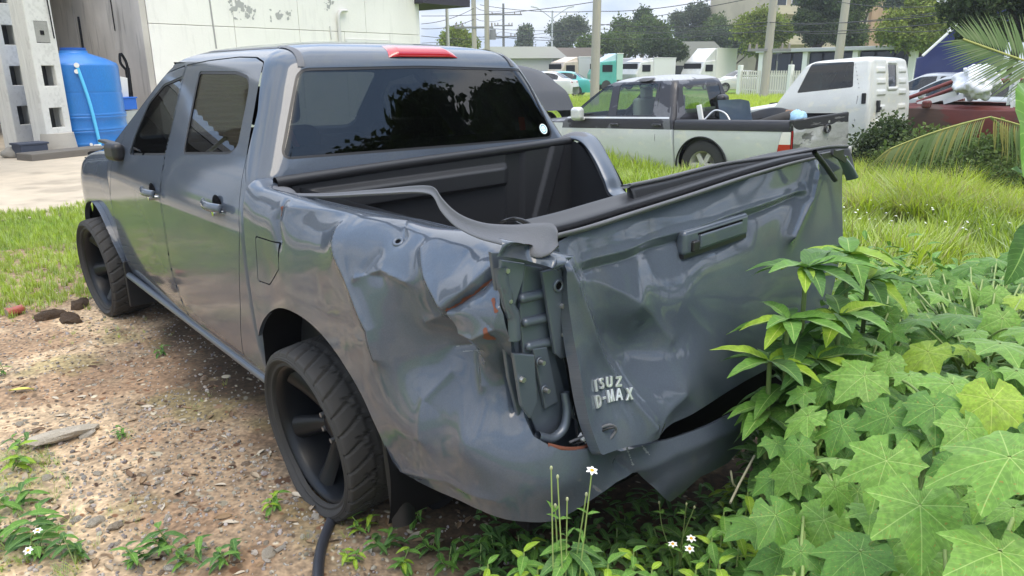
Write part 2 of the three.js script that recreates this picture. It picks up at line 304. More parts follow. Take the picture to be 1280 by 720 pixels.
// ================================================================ the wrecked grey pickup (x to its right, z to its tail, origin on the ground under the rear axle)
const truck = thing('wrecked_pickup', 'dark grey crew cab pickup with crushed rear corner and missing tail lamp', 'pickup truck', [0, 0, 0]);
{
  const T = truck;
  // ---------- cab: horizontal rounded-rectangle sections  [v, y, half width, rear z, front z, corner radius]
  const cabRow = table([
    [0.00, 0.36, 0.842, -0.400, -2.62, 0.05], [0.12, 0.46, 0.872, -0.400, -2.62, 0.05], [0.28, 0.62, 0.893, -0.400, -2.62, 0.05], [0.50, 0.84, 0.903, -0.400, -2.62, 0.05],
    [0.64, 0.98, 0.903, -0.396, -2.62, 0.055], [0.74, 1.08, 0.888, -0.384, -2.60, 0.07], [0.85, 1.185, 0.856, -0.374, -2.54, 0.10], [0.90, 1.235, 0.836, -0.385, -2.46, 0.12],
    [1.10, 1.43, 0.744, -0.468, -2.16, 0.13], [1.25, 1.575, 0.674, -0.532, -1.93, 0.13], [1.33, 1.640, 0.630, -0.568, -1.78, 0.13], [1.39, 1.677, 0.560, -0.625, -1.62, 0.13],
    [1.46, 1.703, 0.44, -0.76, -1.5, 0.14], [1.56, 1.722, 0.24, -1.0, -1.36, 0.12], [1.66, 1.728, 0.012, -1.19, -1.21, 0.004],
  ]);
  const cab = (u, v) => {
    const [y, w, r, f, rc] = cabRow(v), bow = (z) => 0.028 * sstep(-1.3, -2.7, z) * (v < 1.3 ? 1 : 0), zc = r - rc, mir = u > 2.5 && u <= 5;
    const half = (t) => {                                    // t 0..2.5 : left side, corner, half of the rear
      if (t <= 1) { const z = lerp(f, zc, t); return V3(-(w - bow(z)), y, z); }
      if (t <= 2) { const a = (t - 1) * PI / 2; return V3(-(w - rc) - rc * Math.cos(a), y, zc + rc * Math.sin(a)); }
      const x = lerp(-(w - rc), w - rc, t - 2), q = x / (w - rc + 1e-6); return V3(x, y, r + 0.022 * (1 - q * q));
    };
    if (u > 5) { const x = lerp(w - bow(f), -(w - bow(f)), u - 5), q = x / w; return V3(x, y, f - 0.10 * (1 - q * q)); }
    if (!mir) return half(u);
    const p = half(5 - u); p.x *= -1; return p;
  };
  const U_SIDE = span(0, 1, 120), U_COR = span(1, 2, 12).slice(1), U_REAR = span(2, 3, 90).slice(1), U_COR2 = span(3, 4, 10).slice(1), U_SIDE2 = span(4, 5, 60).slice(1), U_FRONT = span(5, 6, 30).slice(1);
  const VS = [...span(0, 0.85, 40), ...span(0.85, 1.39, 44).slice(1), ...span(1.39, 1.66, 14).slice(1)];
  const sideHit = finder(cab, span(0, 1, 50), span(0, 1.5, 50)), rearHit = finder(cab, span(2, 3, 40), span(0.85, 1.45, 40));
  const sideP = (l) => l.map(([a, b]) => { const p = cab(...sideHit(a, b)); return [p.z, p.y]; });
  const rearP = (l) => l.map(([a, b]) => { const p = cab(...rearHit(a, b)); return [p.x, p.y]; });
  const doorRpx = [[233, 81], [262, 75], [300, 70.5], [322, 71], [331, 77], [322, 141], [305, 213], [298, 290], [301, 385], [306, 446], [272, 421], [238, 397], [224, 366], [213, 330], [207, 290], [205, 205], [216, 155]];
  const doorFpx = [[231, 81.5], [215, 88], [197, 97], [180, 114], [165, 139], [152, 178], [141, 200], [138, 222], [138, 258], [145, 296], [160, 338], [172, 353], [205, 375], [237, 396.5], [223, 366], [212, 330], [206, 290], [204, 205], [215, 155]];
  const doorR = poly(sideP(doorRpx), 0.02), doorF = poly(sideP(doorFpx), 0.02);
  const glassR = poly(sideP([[249, 89], [296, 89], [311, 95], [312, 108], [297, 184], [287, 193], [228, 193]]), 0.03);
  const glassF = poly(sideP([[161, 194], [170, 165], [186, 128], [205, 105], [232.5, 93], [221, 140], [212, 194]]), 0.03);
  const rg = rearP([[371, 85], [656, 85], [693, 172.5], [349.5, 200]]);
  const rearGlass = poly([[rg[0][0], rg[0][1]], [0, (rg[0][1] + rg[1][1]) / 2 + 0.012], [rg[1][0], rg[1][1]], [rg[2][0], rg[2][1]], [rg[3][0], rg[3][1]]].map(([x, y]) => [x, y]), 0.05);
  const shield = poly([[-0.72, 1.22], [0.72, 1.22], [0.60, 1.60], [-0.60, 1.60]], 0.06);
  const onSide = (u) => u <= 1.0001 || (u >= 4 && u <= 5);
  const shellKeep = (u, v, p) => {
    let d = 1;
    if (u <= 1.3) d = Math.min(d, 0.0035 - Math.max(doorR(p.z, p.y), doorF(p.z, p.y)) - 0.0035);
    else if (u > 1.6 && u < 3.4) d = Math.min(d, -rearGlass(p.x, p.y));
    else if (u >= 3.7 && u <= 5) d = Math.min(d, -Math.max(glassR(p.z, p.y), glassF(p.z, p.y)));
    else if (u > 5) d = Math.min(d, -shield(p.x, p.y));
    return d;
  };
  mesh('cab_shell', surf(cab, [...U_SIDE, ...U_COR, ...U_REAR, ...U_COR2, ...U_SIDE2, ...U_FRONT], VS, { keep: shellKeep, lip: 0.022 }), M.paint, T);
  // doors: shell trimmed to the door outline with a gap, window cut out
  const gapW = 0.0055, U_D = span(0, 1, 170), V_D = [...span(0, 0.85, 48), ...span(0.85, 1.36, 60).slice(1)];
  const dF = mesh('front_door', surf(cab, U_D, V_D, { keep: (u, v, p) => Math.min(doorF(p.z, p.y) - gapW, -glassF(p.z, p.y)), lip: 0.02 }), M.paint, T);
  const dR = mesh('rear_door', surf(cab, U_D, V_D, { keep: (u, v, p) => Math.min(doorR(p.z, p.y) - gapW, -glassR(p.z, p.y)), lip: 0.02 }), M.paint, T);
  // dark jamb behind the door gaps
  mesh('door_jamb', surf(cab, span(0, 1.15, 110), V_D, { keep: (u, v, p) => { const a = Math.max(doorF(p.z, p.y), doorR(p.z, p.y)), b = Math.min(Math.abs(doorF(p.z, p.y)), Math.abs(doorR(p.z, p.y))); return Math.min(0.03 - b, -Math.max(glassR(p.z, p.y), glassF(p.z, p.y)) - 0.004); }, off: 0.018 * -1 }), M.gap, T);
  // glass, set a little under the skin, with a black rubber edge
  const seal = (g, w) => (u, v, p) => Math.min(g(p.z, p.y) + 0.002, w - g(p.z, p.y));
  mesh('window_seal', surf(cab, U_D, V_D, { keep: seal(glassF, 0.011), off: -0.003 }), M.plastic, dF);
  mesh('window_seal', surf(cab, U_D, V_D, { keep: seal(glassR, 0.011), off: -0.003 }), M.plastic, dR);
  mesh('window_glass', surf(cab, span(0, 1, 80), span(0.85, 1.36, 30), { keep: (u, v, p) => glassF(p.z, p.y) - 0.004, off: -0.006 }), M.tint, dF);
  mesh('window_glass', surf(cab, span(0, 1, 80), span(0.85, 1.36, 30), { keep: (u, v, p) => glassR(p.z, p.y) - 0.004, off: -0.006 }), M.tint, dR);
  mesh('window_seal', surf(cab, span(1.6, 3.4, 200), span(0.85, 1.36, 50), { keep: (u, v, p) => Math.min(rearGlass(p.x, p.y) + 0.002, 0.010 - rearGlass(p.x, p.y)), off: -0.002 }), M.plastic, T);
  const rw = mesh('rear_window', surf(cab, span(1.6, 3.4, 200), span(0.85, 1.36, 50), { keep: (u, v, p) => rearGlass(p.x, p.y) - 0.004, off: -0.004 }), M.tint, T);
  mesh('windscreen', surf(cab, span(5, 6, 40), span(0.85, 1.36, 30), { keep: (u, v, p) => shield(p.x, p.y), off: -0.004 }), phys(col(0.6, 0.65, 0.63), 0, { transmission: 1, thickness: 0 }), T);
  mesh('side_window', surf(cab, span(4, 5, 80), span(0.85, 1.36, 30), { keep: (u, v, p) => Math.max(glassF(p.z, p.y), glassR(p.z, p.y)), off: -0.004 }), M.tint, T);
  // black roof drip strips
  for (const s of [-1, 1]) {
    const pts = []; for (let k = 0; k <= 24; k++) { const z = lerp(-1.75, -0.60, k / 24); pts.push(V3(s * 0.572, 0, z)); }
    mesh('roof_strip', surf(cab, span(1, 4, 260), span(1.27, 1.46, 40), { keep: (u, v, p) => Math.min(0.0125 - Math.abs(s * p.x - 0.548 + 0.25 * (p.y - 1.62)), p.y - 1.605), off: 0.004 }), M.trim, T);
    mesh('roof_strip', surf(cab, s < 0 ? span(0, 1, 60) : span(4, 5, 60), span(1.36, 1.44, 24), { keep: (u, v, p) => 0.0125 - Math.abs(s * p.x - 0.535), off: 0.001 }), M.trim, T);
  }
  // high brake lamp on the roof edge
  {
    const a = rearHit(487, 76), b = rearHit(575, 76), f = (s, t) => { const q = cab(lerp(a[0], b[0], s), lerp(1.335, 1.43, t)), n = normalAt(cab, lerp(a[0], b[0], s), lerp(1.335, 1.43, t)); const e = Math.min(s, 1 - s), k = Math.min(1, e / 0.12); return q.addScaledVector(V3(0, 0.55, 0.85), 0.022 * Math.pow(k, 0.6) * Math.pow(Math.sin(PI * clamp(t * 0.96 + 0.02)), 0.5) + 0.001); };
    const lamp = mesh('brake_lamp', surf(f, span(0, 1, 60), span(0, 1, 20), {}), M.red, T);
  }
  // round sticker in the corner of the rear glass
  {
    const c = rearHit(679.5, 161), p = cab(...c), cx = p.x, cy = p.y;
    const st = canvasTex(128, 128, (g) => { g.fillStyle = '#9fc4cf'; g.fillRect(0, 0, 128, 128); g.fillStyle = '#e8f2f2'; g.beginPath(); g.arc(64, 64, 62, 0, 7); g.fill(); g.strokeStyle = '#5aa3b4'; g.lineWidth = 12; g.beginPath(); g.arc(64, 64, 42, 0, 7); g.stroke(); g.fillStyle = '#79b7c4'; g.fillRect(44, 50, 40, 9); g.fillRect(40, 68, 48, 9); g.fillStyle = '#d8e9ea'; g.fillRect(56, 36, 14, 58); });
    mesh('sticker', surf(cab, span(2.7, 3, 60), span(0.85, 1.1, 40), { keep: (u, v, q) => 0.026 - Math.hypot(q.x - cx, (q.y - cy) * 1.08), off: -0.001, uv: (u, v, q) => [(q.x - cx) / 0.052 + 0.5, (q.y - cy) / 0.052 + 0.5] }), std(0xffffff, 0.6, { map: st }), rw);
  }
  // inside: floor, dash, seats, belts
  mesh('cab_floor', [box(1.6, 0.05, 2.1, 0, 0.42, -1.5), box(1.5, 0.55, 0.25, 0, 0.9, -2.35, 0.08), box(1.5, 0.7, 0.03, 0, 0.82, -0.46)], M.dark, T);
  for (const [x, z] of [[-0.4, -1.55], [0.4, -1.55]]) { const s = mesh('seat', [box(0.5, 0.16, 0.5, x, 0.66, z, 0.06), box(0.48, 0.62, 0.14, x, 1.02, z + 0.3, 0.06)], M.dark, T); mesh('headrest', box(0.26, 0.18, 0.1, x, 1.43, z + 0.33, 0.04), M.dark, s); }
  mesh('rear_seat', [box(1.35, 0.16, 0.45, 0, 0.68, -0.75, 0.05), box(1.35, 0.6, 0.12, 0, 1.0, -0.5, 0.05)], M.dark, T);
  for (const s of [-1, 1]) mesh('seat_belt', beam(V3(s * 0.62, 1.36, -0.56), V3(s * 0.60, 1.27, -0.52), 0.03, 0.006), std(col(0.5, 0.02, 0.02), 0.6), T);

  // ---------- door handles
  for (const [px, py, door] of [[191, 239, dF], [272, 256, dR]]) {
    const [u, v] = sideHit(px, py), p = cab(u, v), n = normalAt(cab, u, v).normalize(); if (n.x > 0) n.negate();
    const L = 0.20, pts = []; for (let k = 0; k <= 8; k++) { const t = k / 8; pts.push(V3(p.x, p.y, p.z + (t - 0.5) * L).addScaledVector(V3(-1, 0, 0), 0.012 + 0.03 * Math.sin(PI * (0.12 + 0.76 * t)))); }
    const hs = pts.map(() => V3(0.004, 0.017, 0));
    const h = mesh('door_handle', ribbon(pts, hs, 0.016, 24, 0.004), M.paint, door);
    mesh('handle_cup', (() => { const g = new THREE.SphereGeometry(0.05, 20, 14); g.scale(0.10, 0.72, 1.0); g.translate(p.x - 0.001, p.y + 0.004, p.z - 0.005); return g; })(), M.gap, h);
    mesh('key_lock', (() => { const g = cyl(0.012, 0.012, 0.03, 14); g.rotateZ(PI / 2); g.translate(p.x - 0.016, p.y - 0.028, p.z + 0.02); return g; })(), M.chrome, h);
  }
  // mirror, folded against the door
  {
    const p = cab(...sideHit(153, 190)), m = mesh('wing_mirror', (() => { const g = new RoundedBoxGeometry(0.07, 0.10, 0.15, 3, 0.03); g.rotateY(0.15); g.translate(p.x - 0.04, p.y + 0.005, p.z); return g; })(), M.plastic, T);
    mesh('mirror_plate', box(0.05, 0.018, 0.34, p.x - 0.005, p.y + 0.035, p.z - 0.26, 0.008), M.plastic, m);
  }
  // sill strip under the doors
  mesh('sill', (() => { const pts = span(0, 1, 12).map((t) => V3(-0.838, 0.358, lerp(-2.64, -0.40, t))); return tube(pts, 0.020, 40, 10); })(), M.paintIn, T);

  // ---------- front wing and bonnet
  const wingRow = table([[0, 0.40, 0.845], [0.2, 0.60, 0.885], [0.5, 0.88, 0.895], [0.66, 1.02, 0.872], [0.74, 1.085, 0.825], [0.80, 1.115, 0.745], [0.95, 1.142, 0.52], [1.2, 1.165, 0]]);
  const wing = (s) => (u, v) => { const z = lerp(-2.615, -3.97, u), [y, w] = wingRow(v), t = sstep(0.45, 1, u); return V3(s * (w * (1 - 0.16 * t * t) - 0.028 * (1 - t)), y - 0.13 * u * u * sstep(0.5, 1.1, y), z - 0.12 * t * (1 - (w / 0.9) ** 2)); };
  for (const s of [-1, 1]) mesh(s < 0 ? 'front_wing' : 'front_wing', surf(wing(s), span(0, 1, 60), span(0, 1.2, 60), { keep: (u, v, p) => Math.abs(p.x) > 0.7 ? Math.hypot(p.z + 3.095, p.y - 0.36) - 0.415 : 1, lip: 0.03, flip: s > 0 }), M.paint, T);
  mesh('radiator_panel', box(1.45, 0.55, 0.06, 0, 0.7, -3.96), M.dark, T); mesh('cowl_panel', box(1.5, 0.1, 0.05, 0, 1.13, -2.66), M.dark, T);
  mesh('wheel_well', (() => { const g = new THREE.CylinderGeometry(0.43, 0.43, 0.32, 32, 1, true, -0.3, PI + 0.6); g.rotateZ(PI / 2); g.rotateX(PI / 2 * 0); g.translate(-0.68, 0.36, -3.095); return g; })(), M.dark, T);
  mesh('mudguard', box(0.20, 0.3, 0.02, -0.76, 0.30, -2.655, 0.008), M.plastic, T);

  // ---------- bed side, left: along the side, round the crushed corner and along the tail
  const sideRow = table([[0, 0.33, 0.80], [0.08, 0.40, 0.862], [0.2, 0.52, 0.892], [0.36, 0.68, 0.905], [0.55, 0.87, 0.912], [0.70, 1.02, 0.910], [0.80, 1.12, 0.902], [0.86, 1.178, 0.882], [0.90, 1.203, 0.850], [0.95, 1.208, 0.800]]);
  const Z0 = -0.382, Z1 = 0.97, RC = 0.20, A1 = Z1 - Z0, A2 = A1 + RC * PI / 2;
  const flank0 = (u, v) => {
    const [y, w] = sideRow(v), tuck = 0.06 * sstep(0.5, 0.3, y);
    if (u <= A1) return V3(-w, y, Z0 + u);
    if (u <= A2) { const a = (u - A1) / RC; return V3(-(w - RC) - RC * Math.cos(a), y, Z1 + (RC - tuck) * Math.sin(a)); }
    return V3(-(w - RC) + (u - A2), y, Z1 + RC - tuck);
  };
  const fHit = finder(flank0, span(0, 2.6, 110), span(0, 0.95, 50));
  const F = (l) => l.map(([a, b, h]) => { const q = fHit(a, b); return h === undefined ? q : [...q, h]; });
  // dents: how far each spot of the skin was pushed out (+) or in (-), metres
  const dent = spline(F([
    [304, 250, 0], [304, 330, 0], [304, 430, 0], [345, 262, 0.0], [335, 330, 0], [340, 390, 0], [330, 440, 0.004], [365, 380, 0.012], [420, 415, 0.010], [455, 475, 0.006], [470, 530, 0.0],
    [390, 300, 0.004], [400, 350, 0.010], [425, 300, 0.012], [440, 350, 0.022], [475, 425, 0.024], [345, 250, -0.012], [385, 258, -0.030], [440, 265, -0.058], [500, 275, -0.078], [560, 292, -0.078], [600, 306, -0.060], [440, 285, -0.012], [480, 310, -0.020], [520, 310, -0.046], [560, 325, -0.040], [600, 335, -0.022],
    [470, 325, 0.0], [500, 350, -0.006], [540, 358, -0.004], [520, 400, -0.045], [563, 388, 0.004], [565, 425, -0.078], [550, 470, -0.066], [510, 460, -0.036],
    [600, 400, 0.028], [625, 420, 0.03], [600, 450, -0.012], [620, 480, -0.062], [560, 520, -0.012], [520, 520, 0.016], [500, 560, 0.0], [590, 550, 0.024], [630, 540, -0.022], [650, 580, 0.014], [600, 600, 0.012], [560, 600, 0.0], [650, 630, 0.006],
    [700, 600, 0.018], [700, 640, -0.01], [760, 580, 0.0], [800, 580, 0.0], [860, 560, 0.024], [930, 520, 0.02], [820, 600, 0.03], [1000, 480, 0],
  ]), undefined, 2e-4);
  const folds = [
    crease(F([[622, 335], [600, 362], [563, 388]]), -0.036, 0.016, 0.0015), crease(F([[612, 330], [585, 362], [555, 392], [520, 405]]), 0.020, 0.028, 0.002),
    crease(F([[351, 258], [347, 275], [351, 300]]), -0.016, 0.022, 0.005), crease(F([[424, 284], [432, 318], [452, 360], [474, 410], [480, 445]]), 0.020, 0.026, 0.002),
    crease(F([[455, 346], [480, 337], [507, 352]]), 0.014, 0.018, 0.0015), crease(F([[478, 275], [484, 300]]), -0.02, 0.02, 0.005), crease(F([[468, 318], [461, 340], [478, 345]]), -0.012, 0.018, 0.004),
    crease(F([[515, 310], [530, 345], [565, 388]]), 0.018, 0.018, 0.0015), crease(F([[575, 415], [600, 420], [625, 405], [628, 380]]), 0.020, 0.018, 0.0015),
    crease(F([[622, 430], [628, 470], [640, 520]]), -0.030, 0.028, 0.004), crease(F([[545, 470], [528, 500], [535, 545]]), 0.014, 0.03, 0.005), crease(F([[500, 590], [560, 600], [620, 622]]), 0.008, 0.025, 0.004),
    crease(F([[790, 590], [830, 560], [900, 530], [945, 500]]), 0.03, 0.06, 0.012), crease(F([[775, 580], [808, 604]]), -0.03, 0.03, 0.005),
    crease(F([[540, 441], [601, 439]]), -0.006, 0.008, 0.002), crease(F([[566, 392], [578, 416], [572, 450], [585, 490]]), 0.012, 0.020, 0.003), crease(F([[350, 258], [420, 264], [520, 276], [610, 301]]), 0.012, 0.02, 0.006),
  ];
  const flank = (u, v) => {
    const p = flank0(u, v); let h = dent(u, v) * sstep(0.0, 0.12, u);
    for (const f of folds) h += f(u, v);
    h += 0.006 * (fbm(u * 6, v * 6, 3, 77) - 0.5) * sstep(0.4, 0.9, u);
    const n = normalAt(flank0, u, Math.min(v, 0.78)); if (n.dot(V3(-1, 0, 0.8)) < 0) n.negate();
    const top = sstep(0.86, 0.95, v); p.y -= (0.040 * sstep(0.0, 0.12, u) - 0.012 * sstep(0.5, 0.9, u)) * top * sstep(1.25, 1.0, u);
    return p.addScaledVector(n, h);
  };
  // outline of what is left of the panel
  const opening = poly([...F([[617, 322], [624, 352], [634, 388], [640, 425], [637, 468], [645, 500], [655, 530], [668, 549], [700, 561], [735, 559], [748, 553]]), [A2 + 0.16, 0.30], [A2 + 0.5, 0.275], [3.2, 0.25], [3.2, 1.2], [A2 - 0.05, 1.2], ...F([[619, 316]]).map(([u]) => [u, 1.2])]);
  const lower = poly([[-1, -1], [-0.02, -1], [-0.02, 0.02], ...F([[520, 603], [600, 639], [655, 655], [693, 657], [741, 625], [769, 602], [794, 589], [806, 600], [825, 614], [862, 584], [898, 567], [930, 530], [965, 505]]), [3.4, 0.3], [3.4, -1]]);
  const lid = F([[320, 295.5], [352, 304], [352, 336], [337, 356], [322, 351]]), fuel = poly(lid, 0.012);
  const arch = (p) => Math.hypot((p.z - 0.04) / 1.12, p.y - 0.36) - 0.447;
  const U_F = [...span(0, A1 - 0.55, 90), ...span(A1 - 0.55, A2 + 0.1, 260).slice(1), ...span(A2 + 0.1, 2.5, 110).slice(1)], V_F = span(0, 0.95, 210);
  const flankKeep = (u, v, p) => Math.min(arch(p), -opening(u, v), -lower(u, v));
  const flankBump = (a, b) => 1;
  mesh('bed_side', surf(flank, U_F, V_F, { keep: (u, v, p) => Math.min(flankKeep(u, v, p), -fuel(u, v) - 0.0024), lip: 0.016 }), M.paint, T);
  mesh('fuel_lid', surf(flank, span(0, 0.32, 70), span(0.4, 0.95, 80), { keep: (u, v, p) => fuel(u, v) - 0.0024, lip: 0.012 }), M.paint, T);
  mesh('fuel_lid_gap', surf(flank, span(-0.01, 0.3, 40), span(0.4, 0.9, 50), { keep: (u, v, p) => 0.012 - Math.abs(fuel(u, v)), off: -0.008 }), M.gap, T);
  // rust where the paint has cracked along the folds
  const rustLine = (l, w, s) => { const P = F(l); mesh('rust_streak', surf(flank, span(Math.min(...P.map((q) => q[0])) - 0.05, Math.max(...P.map((q) => q[0])) + 0.05, 60), span(Math.min(...P.map((q) => q[1])) - 0.05, Math.max(...P.map((q) => q[1])) + 0.05, 60), { keep: (u, v, p) => w * (2.6 * fbm(u * 90, v * 90, 3, s) - 0.35) - segDist(P, u, v), off: 0.0012 }), M.rust, T); };
  rustLine([[612, 347], [590, 368], [563, 388]], 0.0024, 3); rustLine([[617, 408], [619, 418]], 0.0075, 5); rustLine([[350, 261], [350, 268]], 0.006, 8); rustLine([[640, 450], [641, 480], [650, 512]], 0.0035, 9); rustLine([[584, 372], [566, 386]], 0.0035, 4); rustLine([[627, 383], [622, 372]], 0.004, 2);
  // bare scrapes through the paint
  const scrape = (l, w, s) => { const P = F(l); mesh('scrape', surf(flank, span(Math.min(...P.map((q) => q[0])) - 0.02, Math.max(...P.map((q) => q[0])) + 0.02, 90), span(Math.min(...P.map((q) => q[1])) - 0.02, Math.max(...P.map((q) => q[1])) + 0.02, 50), { keep: (u, v) => w * (2.4 * fbm(u * 40, v * 260, 3, s) - 0.75) - segDist(P, u, v), off: 0.0008 }), M.scrape, T); };
  scrape([[540, 442], [602, 439]], 0.004, 31); scrape([[548, 449], [596, 447]], 0.003, 33);  scrape([[784, 560], [790, 580]], 0.004, 45); scrape([[800, 556], [806, 566]], 0.004, 46);
  // fastener hole with its collar
  { const [u, v] = F([[481, 303]])[0], p = flank(u, v), g = new THREE.TorusGeometry(0.012, 0.005, 10, 24), n = normalAt(flank, u, v); if (n.x > 0) n.negate(); g.applyQuaternion(new THREE.Quaternion().setFromUnitVectors(V3(0, 0, 1), n)); g.translate(p.x, p.y, p.z); const c = new THREE.CircleGeometry(0.012, 16); c.applyQuaternion(new THREE.Quaternion().setFromUnitVectors(V3(0, 0, 1), n)); c.translate(p.x + n.x * 0.002, p.y + n.y * 0.002, p.z + n.z * 0.002); const m = mesh('fastener_ring', g, M.paintIn, T); mesh('fastener_hole', c, M.gap, m); }

  // ---------- tailgate, bent out of flat
  const gate0 = (x, y) => V3(x, y, 1.222 - 0.060 * (x + 0.72) - 0.215 * (y - 0.62));
  const gHit = finder(gate0, span(-0.9, 0.9, 60), span(0.45, 1.4, 40)), G = (l) => l.map(([a, b, h]) => { const q = gHit(a, b); return h === undefined ? q : [...q, h]; });
  const gDent = spline(G([
    [700, 303, 0], [780, 282, 0], [880, 252, 0], [960, 226, 0], [1030, 200, 0], [730, 345, -0.016], [820, 322, -0.018], [910, 292, -0.016], [1000, 255, -0.018], [1062, 240, -0.02],
    [790, 385, 0.016], [850, 370, 0.014], [900, 345, -0.010], [960, 330, -0.022], [1030, 320, -0.03], [708, 380, 0.0], [725, 460, 0.006], [742, 540, 0.006],
    [770, 420, -0.046], [800, 440, -0.050], [850, 430, -0.010], [900, 420, -0.016], [960, 400, -0.032], [845, 485, 0.026], [880, 470, 0.004], [800, 530, 0.008], [840, 525, 0.0], [930, 460, -0.02], [1010, 400, -0.05], [1060, 350, -0.04],
  ]), undefined, 1.2e-3);
  const gFolds = [
    crease(G([[704, 335], [722, 375], [745, 425], [775, 475], [806, 528]]), 0.036, 0.030, 0.004), crease(G([[716, 348], [745, 350], [775, 365], [812, 392], [840, 425]]), 0.010, 0.026, 0.006),
    crease(G([[735, 340], [820, 314], [910, 284], [1000, 246]]), -0.016, 0.020, 0.003), crease(G([[730, 326], [800, 306], [900, 274], [1005, 238]]), 0.014, 0.016, 0.003),
    crease(G([[1016, 215], [1012, 248], [992, 296]]), 0.034, 0.026, 0.002), crease(G([[845, 490], [812, 540]]), 0.012, 0.03, 0.006), crease(G([[855, 322], [900, 312], [938, 292]]), -0.012, 0.018, 0.004),
  ];
  const gate = (x, y) => { const p = gate0(x, y); let h = gDent(x, y); for (const f of gFolds) h += f(x, y); const c = Math.max(0, y - 1.185) / 0.07; p.z += clamp(h, -0.12, 0.09) - 0.03 * c * c * (y > 1.185 ? 1 : 0) * sstep(0.4, -0.2, x) ; return p; };
  const gateLine = poly(G([[694, 303], [716, 294], [780, 274], [860, 248], [940, 223], [1000, 203], [1034, 194], [1056, 201], [1066, 240], [1071, 275], [1060, 330], [1048, 410], [1000, 455], [940, 479], [870, 512], [800, 550], [747, 567], [735, 530], [722, 470], [712, 410], [700, 345]]), 0.012);
  const hx = G([[849, 296], [936, 269], [934, 284], [862, 314]]);
  const TG = T;
  const tg = mesh('tailgate', surf(gate, span(-0.85, 0.9, 320), span(0.42, 1.36, 200), { keep: (x, y) => gateLine(x, y), lip: 0.03 }), M.paint, T);
  mesh('tailgate_inner', surf((x, y) => { const p = gate(x, y); p.z -= 0.055; return p; }, span(-0.85, 0.9, 60), span(0.42, 1.36, 40), { keep: (x, y) => gateLine(x, y) - 0.006 }), M.liner, tg);
  // handle: bezel, flap
  {
    const [a, b] = [G([[850, 297]])[0], G([[936, 273]])[0]], pa = gate(...a), pb = gate(...b), dx = pb.clone().sub(pa), L = dx.length(), xd = dx.clone().normalize(), nz = V3(0.05, 0.02, 1).normalize(), yd = nz.clone().cross(xd).normalize(), c = pa.clone().add(pb).multiplyScalar(0.5).addScaledVector(nz, 0.010).addScaledVector(yd, -0.018);
    const mtx = new THREE.Matrix4().makeBasis(xd, yd, nz).setPosition(c);
    const bz = new RoundedBoxGeometry(L, 0.072, 0.036, 4, 0.014).applyMatrix4(mtx), fl = new RoundedBoxGeometry(L * 0.66, 0.040, 0.012, 3, 0.005); fl.translate(0.012, -0.004, 0.019); fl.applyMatrix4(mtx);
    const slot = box(L * 0.70, 0.005, 0.004, 0.010, 0.019, 0.0175).applyMatrix4(mtx), cap = new RoundedBoxGeometry(0.035, 0.032, 0.018, 3, 0.006); cap.translate(-L * 0.37, -0.012, 0.02); cap.applyMatrix4(mtx);
    const h = mesh('tailgate_handle', bz, M.paint, tg); mesh('handle_flap', fl, M.paint, h); mesh('handle_slot', slot, M.gap, h); mesh('handle_lock', cap, M.plastic, h);
    const sh = box(L * 0.98, 0.012, 0.03, 0, -0.038, -0.002).applyMatrix4(mtx); mesh('handle_lip', sh, M.plastic, h);
  }
  // chrome letters, bent with the sheet
  {
    const gH = finder(gate, span(-0.8, 0.3, 60), span(0.5, 1.1, 40)), [a, b, c, e] = [[741, 491], [778, 483], [744, 511], [792, 499.5]].map(([x, y]) => gH(x, y));
    const letters = (text, o, x1, h, depth) => {                    // raised letters, each laid on the bent sheet where it stands
      const dx = [x1[0] - o[0], x1[1] - o[1]], L = Math.hypot(...dx), ex = [dx[0] / L, dx[1] / L], n = text.length, cw = L / n;
      [...text].forEach((ch, k) => {
        const g = new TextGeometry(ch, { font: FONT, size: h, depth, curveSegments: 4, bevelEnabled: true, bevelThickness: 0.0012, bevelSize: 0.0008, bevelSegments: 2 }); g.computeBoundingBox();
        const bb = g.boundingBox, w = bb.max.x - bb.min.x; g.translate(-(bb.min.x + w / 2), -bb.min.y, 0); if (w > cw * 0.86) g.scale(cw * 0.86 / w, 1, 1); if (ch === '-') g.translate(0, h * 0.42, 0);
        const c = [o[0] + ex[0] * cw * (k + 0.5), o[1] + ex[1] * cw * (k + 0.5)], d = 0.03, pc = gate(...c), gx = gate(c[0] + d, c[1] + d * ex[1] / ex[0]).sub(gate(c[0] - d, c[1] - d * ex[1] / ex[0])).normalize(), gy = gate(c[0], c[1] + d).sub(gate(c[0], c[1] - d)).normalize(), nz = gx.clone().cross(gy).normalize(), yy = nz.clone().cross(gx).normalize(); let up = 0; for (const p of [-0.4, 0, 0.4]) for (const q of [0, 0.5, 1]) up = Math.max(up, gate(c[0] + ex[0] * cw * p, c[1] + ex[1] * cw * p + h * q).sub(pc).dot(nz));
        g.applyMatrix4(new THREE.Matrix4().makeBasis(gx, yy, nz).setPosition(pc.addScaledVector(nz, Math.min(up, 0.014) * 0.8 + 0.001))); mesh('badge_letter', g, M.badge, tg);
      });
    };
    letters('lSUZ', a, b, 0.026, 0.004); letters('D-MAX', c, e, 0.030, 0.005);
  }
